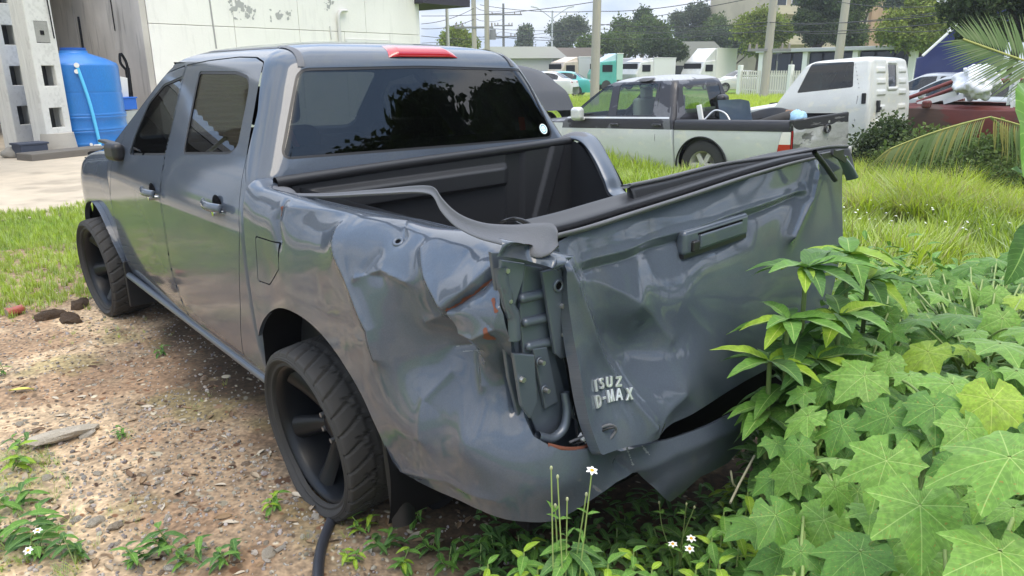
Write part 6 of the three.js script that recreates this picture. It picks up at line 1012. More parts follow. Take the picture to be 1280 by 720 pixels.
tree('yard_tree', 'large dark tree at the right edge over the palm frond', TS(1262, 22), 6.4, lob(22, [[-20, 6, 46, 34], [24, -10, 60, 40], [-50, 26, 26, 20], [30, 40, 50, 30], [-30, 50, 30, 18]]), LM.dark, 4200, 26, { leaf: 0.62, tr: 0.02 });
// dense trees behind the photographer: they stand in the mirror of the rear window
{
  const spots = [[5.2, 10.6, 10.4], [7.6, 8.6, 10.2], [9.6, 6.4, 9.4], [11.6, 4.4, 8.6]];
  spots.forEach(([x, z, h], i) => tree('shade_tree', ['broad dark tree behind the photographer, first of a row', 'broad dark tree second in the row behind the photographer', 'broad dark tree third in the row behind the photographer', 'broad dark tree toward the workshop end of the row', 'broad dark tree beyond the lobed shrubs', 'lower dark tree at the end of the row'][i], V3(x, 0, z), h, [[0, h * 0.70, 0, 2.5, h * 0.16], [1.5, h * 0.62, 0.8, 2.0, h * 0.13], [-1.6, h * 0.60, -0.4, 2.0, h * 0.13], [0.3, h * 0.82, 0.2, 1.7, h * 0.12]], LM.dark, 4600, 40 + i, { leaf: 1.6, tr: 0.016 }));
}
// ================================================================ the ground
const G0 = (px, py) => onY(px, py, 0);
const groundY = (x, z) => 0.020 * (fbm(x * 1.3 + 3, z * 1.3, 4, 71) - 0.5) + 0.012 * (fbm(x * 6, z * 6, 3, 72) - 0.5);
{
  // far sheet: rough earth and worn grass
  const t = dataTex(1024, 1024, (u, v, i, j) => { const n = wfbm(u, v, 6, 6, 91), q = wfbm(u, v, 24, 4, 95), g = sstep(0.42, 0.58, n), f = 0.75 + 0.5 * q; return [lerp(0.50, 0.40, g) * f, lerp(0.54, 0.53, g) * f, lerp(0.24, 0.14, g) * f]; });
  t.repeat.set(90, 90);
  const g = new THREE.PlaneGeometry(720, 720, 1, 1).rotateX(-PI / 2); g.translate(60, -0.06, -60);
  tag(mesh('ground', g, std(0xffffff, 0.95, { map: t })), null, null, null, 'structure');
  // concrete yard in front of the workshop
  const c = dataTex(1024, 1024, (u, v, i, j) => { const n = wfbm(u, v, 4, 6, 101), q = wfbm(u, v, 40, 3, 105), s = sstep(0.55, 0.75, wfbm(u, v, 7, 5, 109)), f = 0.86 + 0.16 * n + 0.10 * (q - 0.5) - 0.12 * s; return [0.80 * f, 0.745 * f, 0.66 * f]; });
  c.repeat.set(0.16, 0.16);
  const edge = (x) => -7.75 + 0.10 * (x + 1) + 0.25 * (fbm(x * 1.5, 3, 3, 7) - 0.5);
  const yd = surf((u, v) => V3(u, 0.006 * 0 + lerp(-0.05, 0.012, sstep(0, 0.3, v)), edge(u) - v), span(-14, 4.5, 90), [0, 0.15, 0.3, 0.6, 1, 2, 4, 8, 12, 18, 24], { uv: (u, v) => [u, v] });
  tag(mesh('concrete_yard', yd, std(0xffffff, 0.9, { map: c, bumpMap: grainBump, bumpScale: 0.004 })), null, null, null, 'structure');
  // trodden earth round the wreck
  const W = 2048, H = 2048, X0 = -4.6, X1 = 2.6, ZA = -6.2, ZB = 2.9;
  const dt = canvasTex(W, H, (g2) => {
    const im = g2.createImageData(W, H), d = im.data;
    for (let j = 0; j < H; j++) for (let i = 0; i < W; i++) {
      const x = lerp(X0, X1, i / W), z = lerp(ZA, ZB, j / H), n = fbm(x * 1.1, z * 1.1, 3, 3), m = fbm(x * 5, z * 5, 3, 9), q = vnoise(x * 60, z * 60, 13), q2 = vnoise(x * 140, z * 140, 17), s = sstep(0.45, 0.62, n), moss = sstep(0.60, 0.72, fbm(x * 2.2 + 9, z * 2.2, 3, 23)), red = sstep(0.52, 0.66, fbm(x * 3 + 4, z * 3, 2, 29));
      let r = lerp(0.60, 0.75, s), gg = lerp(0.535, 0.68, s), b = lerp(0.445, 0.57, s); r = lerp(r, 0.52, red * 0.5); gg = lerp(gg, 0.42, red * 0.5); b = lerp(b, 0.33, red * 0.5); r = lerp(r, 0.40, moss * 0.3); gg = lerp(gg, 0.42, moss * 0.3); b = lerp(b, 0.20, moss * 0.3);
      { const soilShade = sstep(-0.95, -0.55, x + 0.35 * (fbm(x * 3, z * 3, 3, 61) - 0.5) * 2) * sstep(0.38, 0.52, fbm(x * 4 + 2, z * 4, 4, 63) + 0.25); r = lerp(r, 0.30, soilShade); gg = lerp(gg, 0.25, soilShade); b = lerp(b, 0.19, soilShade); }  // shade under and right of the truck, painted into the soil colour
      const f = 0.74 + 0.22 * m + 0.30 * (q - 0.5) + 0.22 * (q2 - 0.5), k = (j * W + i) * 4; d[k] = clamp(r * f * 1.12) * 255; d[k + 1] = clamp(gg * f * 1.075) * 255; d[k + 2] = clamp(b * f * 1.04) * 255; d[k + 3] = 255;
    }
    g2.putImageData(im, 0, 0);
    const r = rng(7);
    for (let k = 0; k < 26000; k++) { // grit, crumbs and leaf fragments too small to pick apart
      const x = r() * W, y = r() * H, s = r.r(0.8, 3.6) * (r() < 0.08 ? 2 : 1), t2 = r(), l = r.r(0.5, 1.05); g2.fillStyle = t2 < 0.36 ? `rgb(${195 * l | 0},${184 * l | 0},${160 * l | 0})` : t2 < 0.7 ? `rgb(${120 * l | 0},${86 * l | 0},${60 * l | 0})` : t2 < 0.95 ? `rgb(${155 * l | 0},${128 * l | 0},${100 * l | 0})` : `rgb(${70 * l | 0},${58 * l | 0},${46 * l | 0})`;
      g2.beginPath(); g2.ellipse(x, y, s, s * r.r(0.35, 0.9), r() * 6, 0, 7); g2.fill();
    }
  });
  dt.flipY = false;
  const em = (x, z) => Math.min(x - X0, X1 - x, z - ZA, ZB - z);
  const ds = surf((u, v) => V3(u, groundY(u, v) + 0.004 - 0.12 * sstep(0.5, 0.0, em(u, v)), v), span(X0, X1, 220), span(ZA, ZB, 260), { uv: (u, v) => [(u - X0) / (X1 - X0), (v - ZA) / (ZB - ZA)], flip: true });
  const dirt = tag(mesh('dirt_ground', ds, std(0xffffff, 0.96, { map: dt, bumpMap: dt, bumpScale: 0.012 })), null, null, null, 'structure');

  // loose stones, chips and dry leaves: the ones that can be picked out are pieces of the ground
  const r = rng(21), stoneG = [0, 1, 2, 3].map((s) => { const g = new THREE.IcosahedronGeometry(1, 1), p = g.attributes.position; for (let i = 0; i < p.count; i++) { const v = V3().fromBufferAttribute(p, i), f = 0.72 + 0.55 * vnoise(v.x * 1.7 + s * 7 + 9, v.y * 1.7 + v.z * 2.3 + 11, s); p.setXYZ(i, v.x * f, v.y * f * 0.5, v.z * f * 0.75); } g.computeVertexNormals(); return g; });
  const stoneM = [col(0.50, 0.44, 0.35), col(0.40, 0.33, 0.25), col(0.56, 0.51, 0.43), col(0.30, 0.22, 0.15)].map((c2) => std(c2, 0.95, { bumpMap: grainBump, bumpScale: 0.01 }));
  const leafG = [0, 1, 2].map((s) => surf((u, v) => { const w = Math.sin(PI * Math.pow(u, 0.8)) * 0.34, t2 = v * 2 - 1; return V3(t2 * w, 0.10 * Math.sin(u * (3 + s)) + 0.12 * t2 * t2 + 0.05 * t2 * (s - 1), (u - 0.5) * 2); }, span(0.02, 0.98, 6), span(0, 1, 4)));
  const leafM = [col(0.34, 0.27, 0.19), col(0.24, 0.16, 0.09), col(0.46, 0.40, 0.31), col(0.16, 0.10, 0.06)].map((c2) => std(c2, 0.9));
  const put = (name, g, m, px, py, size, ry) => { const p = G0(px, py), o = mesh(name, g, m, dirt); o.name = name; o.position.set(p.x, groundY(p.x, p.z) + size * 0.22, p.z); o.rotation.set(r.n() * 0.25, ry, r.n() * 0.25); o.scale.setScalar(size); return o; };
  const inDirt = (px, py) => { const truckEdge = 160 + (py - 388) * 1.02; return px < Math.max(120, Math.min(truckEdge + 10, 640)); };
  for (let k = 0; k < 200; k++) { const py = r.r(400, 719), px = r.r(0, 430); if (!inDirt(px, py)) continue; put('stone', r.pick(stoneG), r.pick(stoneM), px, py, r.r(0.007, 0.017) * (r() < 0.1 ? 1.7 : 1), r() * 7); }
  for (const [px, py, s, ry] of [[120, 655, 0.05, 0.5], [336, 695, 0.045, 1], [60, 600, 0.04, 2], [205, 590, 0.045, 0.2], [240, 640, 0.035, 3], [210, 650, 0.03, 1.2], [145, 660, 0.045, 0.8], [395, 650, 0.03, 2], [255, 700, 0.03, 2], [110, 545, 0.06, 0.6]]) put('stone', r.pick(stoneG), stoneM[(px * 7) % 3], px, py, s * 0.7, ry);
  for (let k = 0; k < 280; k++) { const py = r.r(430, 719), px = r.r(20, 640); if (!inDirt(px, py) && py < 640) continue; put('dry_leaf', r.pick(leafG), r.pick(leafM), px, py, r.r(0.014, 0.034), r() * 7); }
  { const o = put('pale_leaf', leafG[0], std(col(0.55, 0.52, 0.12), 0.7), 28, 492, 0.060, 1.1); const q = put('curled_bark', surf((u, v) => V3(0.5 * Math.cos(v * PI), 0.45 * Math.sin(v * PI), (u - 0.5) * 2), span(0, 1, 6), span(0, 1, 8)), stoneM[2], 350, 690, 0.022, 1.9); const s = put('flat_stone', stoneG[1], stoneM[0], 85, 548, 0.13, 0.3); s.scale.set(0.16, 0.06, 0.10); }
  // gravel too fine to tell apart
  const n = 10000, gi = new THREE.InstancedMesh(new THREE.IcosahedronGeometry(1, 0), std(0xffffff, 0.95), n), m4 = new THREE.Matrix4(), q = new THREE.Quaternion();
  for (let k = 0; k < n; k++) { let x = r.r(-3.4, -0.4), z = r.r(-4.2, 1.3); if (r() < 0.3) { x = r.r(-2.2, -0.9); z = r.r(-1.5, 0.8); } const s = r.r(0.002, 0.0075) * (r() < 0.1 ? 1.7 : 1); q.setFromEuler(new THREE.Euler(r() * 6, r() * 6, r() * 6)); gi.setMatrixAt(k, m4.compose(V3(x, groundY(x, z) + 0.004 + s * 0.3, z), q, V3(s * r.r(0.7, 1.5), s * 0.7, s))); const b = r.r(0.14, 0.40); gi.setColorAt(k, col(b, b * r.r(0.86, 0.95), b * r.r(0.70, 0.88))); }
  gi.name = 'gravel'; gi.castShadow = gi.receiveShadow = true; scene.add(gi); tag(gi, 'fine pale gravel and grit strewn over the bare earth', 'gravel', null, 'stuff');
}
// ---------------------------------------------------------------- small things on the ground
{
  const a = [[417, 650], [408, 672], [401, 695], [398, 725], [400, 760]].map(([x, y]) => { const p = G0(x, y); return p.setY(0.016); });
  tag(mesh('black_hose', tube(a, 0.019, 60, 14), std(col(0.03, 0.032, 0.04), 0.45)), 'black rubber hose lying on the earth below the flat rear tyre', 'hose');
  const p = G0(20, 394), t = thing('drink_can', 'small crushed red can lying on the bare earth near the grass', 'can', [p.x, 0.033, p.z], 0.35);
  mesh('can_wall', (() => { const g = lathe([[0.024, -0.055], [0.031, -0.048], [0.032, 0], [0.030, 0.02], [0.031, 0.046], [0.025, 0.055]], 28); const q = g.attributes.position; for (let i = 0; i < q.count; i++) { const s = 1 - 0.14 * Math.exp(-(((q.getY(i) - 0.005) / 0.02) ** 2)) * (q.getX(i) > 0 ? 1 : 0); q.setXYZ(i, q.getX(i) * s, q.getY(i), q.getZ(i)); } g.rotateZ(PI / 2); g.computeVertexNormals(); return g; })(), std(col(0.42, 0.10, 0.08), 0.4, { map: dustMap }), t);
  for (const s of [-1, 1]) mesh('can_end', (() => { const g = cyl(0.024, 0.024, 0.003, 24); g.rotateZ(PI / 2); g.translate(s * 0.053, 0, 0); return g; })(), M.steel, t);
  const r = rng(3); // clods thrown up by the front wheel
  [[62, 398, 'larger dark clod of turned earth near the front wheel'], [100, 384, 'crumbled dark clod against the front tyre'], [88, 402, 'flat dark clod of turned earth below the front wheel']].forEach(([px, py, label], i) => { const q = G0(px, py), g = new THREE.IcosahedronGeometry(1, 3), P = g.attributes.position; for (let k = 0; k < P.count; k++) { const v = V3().fromBufferAttribute(P, k), f = 0.6 + 0.8 * fbm(v.x * 2 + i * 5 + 9, v.z * 2 + v.y * 2 + 7, 4, i); P.setXYZ(k, v.x * f * 0.085, v.y * f * 0.05, v.z * f * 0.05); } g.computeVertexNormals(); const m = mesh('earth_clod', g, std(col(0.10, 0.065, 0.04), 0.97, { bumpMap: grainBump, bumpScale: 0.02 })); m.position.set(q.x, 0.01, q.z); m.rotation.y = i; tag(m, label, 'clod'); });
}
// ================================================================ grass
const bladeTuft = (n, seed, o = {}) => { // a tuft of bent blades of unit height
  const r = rng(seed), P = [], N = [], I = [];
  for (let k = 0; k < n; k++) {
    const a = r() * 2 * PI, x0 = r.n() * (o.spread || 0.22), z0 = r.n() * (o.spread || 0.22), h = r.r(0.55, 1), bend = r.r(0.1, o.bend || 0.55) * h, w = (o.w || 0.022) * r.r(0.7, 1.3), dx = Math.cos(a), dz = Math.sin(a), b = P.length / 3;
    const nn = V3(dx * 0.5, 0.8, dz * 0.5).normalize();
    for (let s = 0; s <= 3; s++) { const t = s / 3, y = h * (t - 0.12 * t * t * bend * 3), q = bend * t * t, ww = w * (1 - t * t * 0.95); for (const e of [-1, 1]) { P.push(x0 + dx * q - dz * ww * e, y, z0 + dz * q + dx * ww * e); N.push(nn.x, nn.y, nn.z); } }
    for (let s = 0; s < 3; s++) { const c = b + 2 * s; I.push(c, c + 1, c + 3, c, c + 3, c + 2); }
  }
  const g = new THREE.BufferGeometry(); g.setAttribute('position', new THREE.Float32BufferAttribute(P, 3)); g.setAttribute('normal', new THREE.Float32BufferAttribute(N, 3)); g.setIndex(I); return g;
};
const grassMat = phys(col(1, 1, 1), 0.95, { transmission: 0.5, thickness: 0, specularIntensity: 0.4 });
function grass(name, label, n, seed, place, tuft) { // place(r) -> [x, z, height, colour] or null
  const r = rng(seed), g = new THREE.InstancedMesh(tuft, grassMat, n), m4 = new THREE.Matrix4(), q = new THREE.Quaternion(); let k = 0, guard = 0;
  while (k < n && guard++ < n * 8) { const s = place(r); if (!s) continue; const [x, z, h, c, y = 0] = s; q.setFromEuler(new THREE.Euler(r.n() * 0.12, r() * 7, r.n() * 0.12)); g.setMatrixAt(k, m4.compose(V3(x, y - 0.015, z), q, V3(h * r.r(0.8, 1.3), h, h * r.r(0.8, 1.3)))); g.setColorAt(k, c); k++; }
  g.count = k; g.name = numbered(name); g.castShadow = g.receiveShadow = true; scene.add(g); return tag(g, label, 'grass', null, 'stuff');
}
const tint = (r, a, b, t) => { const f = r.r(0.75, 1.25); return col(lerp(a[0], b[0], t) * f, lerp(a[1], b[1], t) * f, lerp(a[2], b[2], t) * f); };
const LIME = [0.52, 0.66, 0.05], LEAF = [0.26, 0.42, 0.04], DRY = [0.50, 0.46, 0.17];
const T1 = bladeTuft(14, 5), T2 = bladeTuft(16, 6, { bend: 0.9, spread: 0.3 }), T3 = bladeTuft(10, 7, { w: 0.012, bend: 0.8, spread: 0.12 });
grass('grass', 'short bright grass strip between the bare earth and the concrete yard', 15000, 31, (r) => { const x = r.r(-5.5, 1.5), z = r.r(-8.1, -3.25), e = Math.min(z + 7.95 + 0.5 * (fbm(x * 2, 1, 2, 5) - 0.5), -3.55 - z - 0.25 * (x + 1) + 0.9 * (fbm(x * 1.6, z * 1.6, 3, 6) - 0.5)); if (e < 0 && r() > 0.05) return null; const n = fbm(x * 1.2, z * 1.2, 3, 8); return [x, z, r.r(0.05, 0.11) * (0.6 + 0.9 * n), tint(r, LEAF, LIME, clamp(0.55 + 0.9 * (n - 0.5) + r.r(-0.2, 0.3)))]; }, T1);
const truckZone = (x, z, m = 0) => Math.abs(x) < 0.95 + m && z > -4.2 - m && z < 1.25 + m;
const fieldT = (r, x, z) => { const n = fbm(x * 0.7, z * 0.7, 3, 12); return tint(r, LEAF, n > 0.5 && r() < 0.08 ? DRY : LIME, clamp(0.50 + 1.1 * (n - 0.5) + r.r(-0.25, 0.35))); };
grass('grass', 'rank bright grass of the field right of the wrecked pickup', 26000, 33, (r) => { const x = 1.05 + 8.5 * Math.pow(r(), 0.8), z = r.r(-7, 3.2); if (truckZone(x, z)) return null; if (proj(V3(x, 0.1, z))[0] > 1500) return null; const n = fbm(x * 0.9, z * 0.9, 3, 14); return [x, z, r.r(0.12, 0.24) * (0.5 + n) * (1 + 0.9 * sstep(1.8, 3.2, x) * sstep(0.45, 0.7, fbm(x * 1.7, z * 1.7, 2, 44) + 0.15)), fieldT(r, x, z)]; }, T2);
grass('grass', 'deep grass around the parked pickups', 24000, 35, (r) => { const x = r.r(2, 30), z = r.r(-26, 6); if (x < 9 && z > -6 && r() < 0.8) return null; if (z < -10 && x < 3) return null; const q = proj(V3(x, 0.1, z)); if (q[2] < 0 || q[0] > 1400 || q[0] < 560) return null; const n = fbm(x * 0.5, z * 0.5, 3, 16); return [x, z, r.r(0.16, 0.40) * (0.5 + n), fieldT(r, x, z)]; }, T2);
grass('grass', 'tall loose grass in front of the maroon wreck', 5200, 37, (r) => { const px = r.r(1085, 1330), D = r.r(8.2, 12.5), p = far(px, 95, D); return [p.x, p.z, r.r(0.4, 0.78) * (px > 1140 ? 1 : 0.8) * (0.6 + 0.7 * fbm(p.x, p.z, 2, 3)), tint(r, LEAF, r() < 0.25 ? DRY : LIME, r.r(0.4, 1.2))]; }, T3);
grass('grass', 'bright far grass bank below the palisade fence', 9000, 39, (r) => { const px = r.r(900, 1040), D = r.r(14, 38), p = far(px, 95, D); return [p.x, p.z, r.r(0.3, 0.6), tint(r, LEAF, LIME, r.r(0.6, 1.3))]; }, T2);
// grass bank ground below the fence
grass('grass', 'thin dark green grass at the lower left corner and under the wreck', 1500, 41, (r) => { const x = r.r(-2.6, -1.55), z = r.r(-1.3, 0.75); const q = proj(V3(x, 0, z)); if (q[0] > 75 + 50 * r() || q[1] < 520) return null; return [x, z, r.r(0.03, 0.09), tint(r, LEAF, LIME, r.r(0, 0.6)), groundY(x, z)]; }, T3);
grass('grass', 'sparse grass blades dotted over the bare earth', 420, 43, (r) => { const x = r.r(-3, -0.7), z = r.r(-3.6, 0.8), n = fbm(x * 2.5, z * 2.5, 2, 51); if (n < 0.56) return null; return [x, z, r.r(0.025, 0.07), tint(r, LEAF, r() < 0.3 ? DRY : LIME, r.r(0.2, 0.9)), groundY(x, z)]; }, T3);
{ // white flowers in the field
  const r = rng(81), n = 190, disc = lathe([[0, 0.3], [0.5, 0.25], [1, 0]], 8), g = new THREE.InstancedMesh(disc, std(col(0.8, 0.8, 0.76), 0.8), n), m4 = new THREE.Matrix4(), q = new THREE.Quaternion();
  for (let k = 0; k < n; k++) { const px = r.r(1040, 1300), py = 190 + 100 * r(), p = onY(px, py, 0.24), s = r.r(0.006, 0.015); q.setFromEuler(new THREE.Euler(r.n() * 0.6, r() * 6, r.n() * 0.6)); g.setMatrixAt(k, m4.compose(V3(p.x, r.r(0.2, 0.32), p.z), q, V3(s, s, s))); }
  g.name = 'white_blossoms'; g.castShadow = g.receiveShadow = true; scene.add(g); tag(g, 'tiny white flowers speckling the bright grass right of the tailgate', 'flowers', null, 'stuff');
}
// ================================================================ leaves
const leafTex = (seed, base, vein, blot, lobes) => canvasTex(512, 512, (g, w, h) => {
  const im = g.createImageData(w, h), d = im.data;
  for (let j = 0; j < h; j++) for (let i = 0; i < w; i++) { const n = fbm(i / 60, j / 60, 4, seed), m = fbm(i / 12, j / 12, 3, seed + 5), s = sstep(0.60, 0.78, n), sp = sstep(0.80, 0.84, fbm(i / 7 + 31, j / 7, 2, seed + 9)), f = 0.80 + 0.30 * m + 0.04 * (hash2(i, j, 2) - 0.5), k = (j * w + i) * 4; for (let c = 0; c < 3; c++) d[k + c] = clamp(lerp(lerp(base[c], blot[c], s * 0.7), [0.62, 0.52, 0.22][c], sp * 0.8) * f) * 255; d[k + 3] = 255; }
  g.putImageData(im, 0, 0); g.strokeStyle = vein; g.lineCap = 'round';
  for (const [a, L] of lobes) { // v runs down the canvas; the leaf tip is at +z, drawn upward
    const x1 = 256 + Math.sin(a) * L * 256, y1 = 256 - Math.cos(a) * L * 256; g.globalAlpha = 0.6; g.lineWidth = 3; g.beginPath(); g.moveTo(256, 256); g.lineTo(x1, y1); g.stroke();
    g.globalAlpha = 0.28; g.lineWidth = 1.4; for (let k = 1; k < 7; k++) for (const s of [-1, 1]) { const t = k / 7.5, bx = lerp(256, x1, t), by = lerp(256, y1, t), b = a + s * 0.85, l2 = 95 * (1 - t) * L + 16; g.beginPath(); g.moveTo(bx, by); g.quadraticCurveTo(bx + Math.sin(b) * l2 * 0.5, by - Math.cos(b) * l2 * 0.5, bx + Math.sin(b - s * 0.2) * l2, by - Math.cos(b - s * 0.2) * l2); g.stroke(); }
  }
});
const LOBES = [[0, 1.0], [0.86, 0.90], [-0.86, 0.90], [1.75, 0.70], [-1.75, 0.70], [2.6, 0.36], [-2.6, 0.36]];
const palmateLeaf = (seed) => { // five pointed lobes, folded along the veins, tip at +z, stalk at the origin
  const r = rng(seed), jl = LOBES.map(([a, l]) => [a + r.n() * 0.06, l * (1 + r.n() * 0.08)]), nA = 96, nR = 7, P = [0, 0, 0], U = [0.5, 0.5], I = [], droop = r.r(0.12, 0.34), cup = r.r(-0.04, 0.06), ws = r() * 9;
  for (let i = 0; i < nA; i++) {
    const a = -PI + (i + 0.5) / nA * 2 * PI; let rad = 0, near = 9;
    for (const [t, l] of jl) { const d = Math.abs(Math.atan2(Math.sin(a - t), Math.cos(a - t))); rad = Math.max(rad, l * (0.55 + 0.45 * Math.exp(-Math.pow(d / 0.28, 1.2)))); near = Math.min(near, d); }
    if (Math.abs(a) > 2.95) rad *= 0.45; rad *= 1 + 0.014 * Math.sin(a * 31 + ws) + 0.02 * Math.sin(a * 11 + ws * 2);
    for (let k = 1; k <= nR; k++) { const q = k / nR, x = Math.sin(a) * rad * q, z = Math.cos(a) * rad * q, R0 = rad * q; P.push(x, -droop * R0 * R0 + 0.13 * R0 * Math.min(near, 0.45) + cup * x * x + 0.025 * Math.sin(x * 7 + ws) * Math.sin(z * 6) * R0, z); U.push(0.5 + x / 2.2, 0.5 + z / 2.2); }
  }
  for (let i = 0; i < nA; i++) { const b = 1 + i * nR, c = 1 + ((i + 1) % nA) * nR; if (i < nA - 1 || true) { I.push(0, b, c); for (let k = 0; k + 1 < nR; k++) I.push(b + k, b + k + 1, c + k + 1, b + k, c + k + 1, c + k); } }
  const g = new THREE.BufferGeometry(); g.setAttribute('position', new THREE.Float32BufferAttribute(P, 3)); g.setAttribute('uv', new THREE.Float32BufferAttribute(U, 2)); g.setIndex(I); g.computeVertexNormals(); return g;
};
const PALMATE = [1, 2, 3, 4, 5].map(palmateLeaf);
const lm = (map, o = {}) => phys(0xffffff, 0.85, { map, transmission: 0.30, thickness: 0, specularIntensity: 0.5, clearcoat: 0.35, clearcoatRoughness: 0.38, ...o });
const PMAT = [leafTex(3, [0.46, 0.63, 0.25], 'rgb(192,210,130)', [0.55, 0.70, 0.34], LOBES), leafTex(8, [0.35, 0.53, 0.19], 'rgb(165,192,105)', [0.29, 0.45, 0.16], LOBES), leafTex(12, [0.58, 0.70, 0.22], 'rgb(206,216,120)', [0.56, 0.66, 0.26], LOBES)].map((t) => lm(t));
const stemM = std(col(0.16, 0.22, 0.07), 0.7), stalkM = std(col(0.24, 0.32, 0.10), 0.6);
const lanceLeaf = (seed, wd = 0.19) => { const r = rng(seed), dr = r.r(0.15, 0.5), tw = r.n() * 0.12; return surf((u, v) => { const t = v * 2 - 1, w = wd * Math.pow(Math.sin(PI * Math.pow(clamp(u, 0.001, 0.999), 0.8)), 0.85) * (1 + 0.03 * Math.sin(u * 40)), fold = 0.35 * Math.abs(t) * w; return V3(t * w + tw * u * u, fold - dr * u * u + 0.012 * Math.sin(u * 18) * Math.abs(t), u); }, span(0.005, 0.995, 12), span(0, 1, 6), { uv: (u, v) => [v, u] }); };
const LANCE = [1, 2, 3, 4].map((s) => lanceLeaf(s)), BROAD = [5, 6].map((s) => lanceLeaf(s, 0.30));
const stripVein = (base, vein, seed) => canvasTex(128, 512, (g, w, h) => { const im = g.createImageData(w, h), d = im.data; for (let j = 0; j < h; j++) for (let i = 0; i < w; i++) { const f = 0.82 + 0.30 * fbm(i / 30, j / 30, 4, seed), k = (j * w + i) * 4; for (let c = 0; c < 3; c++) d[k + c] = clamp(base[c] * f) * 255; d[k + 3] = 255; } g.putImageData(im, 0, 0); g.strokeStyle = vein; g.lineWidth = 5; g.beginPath(); g.moveTo(64, 0); g.lineTo(64, 512); g.stroke(); g.globalAlpha = 0.55; g.lineWidth = 2; for (let k = 0; k < 12; k++) for (const s of [-1, 1]) { g.beginPath(); g.moveTo(64, 500 - k * 42); g.quadraticCurveTo(64 + s * 34, 475 - k * 42, 64 + s * 64, 430 - k * 42); g.stroke(); } });
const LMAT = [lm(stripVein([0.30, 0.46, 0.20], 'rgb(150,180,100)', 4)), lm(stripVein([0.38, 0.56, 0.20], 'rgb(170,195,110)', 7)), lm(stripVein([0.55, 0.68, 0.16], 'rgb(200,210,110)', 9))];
function leafAt(parent, geo, mat, pos, dir, nrm, size, name = 'leaf') { // leaf with its tip along dir and its upper face to nrm, given in world axes
  const z = dir.clone().normalize(), x = nrm.clone().cross(z).normalize(), y = z.clone().cross(x), m = mesh(name, geo, mat, parent);
  m.quaternion.setFromRotationMatrix(new THREE.Matrix4().makeBasis(x, y, z)); m.position.copy(pos).sub(parent.position); m.scale.setScalar(size); return m;
}
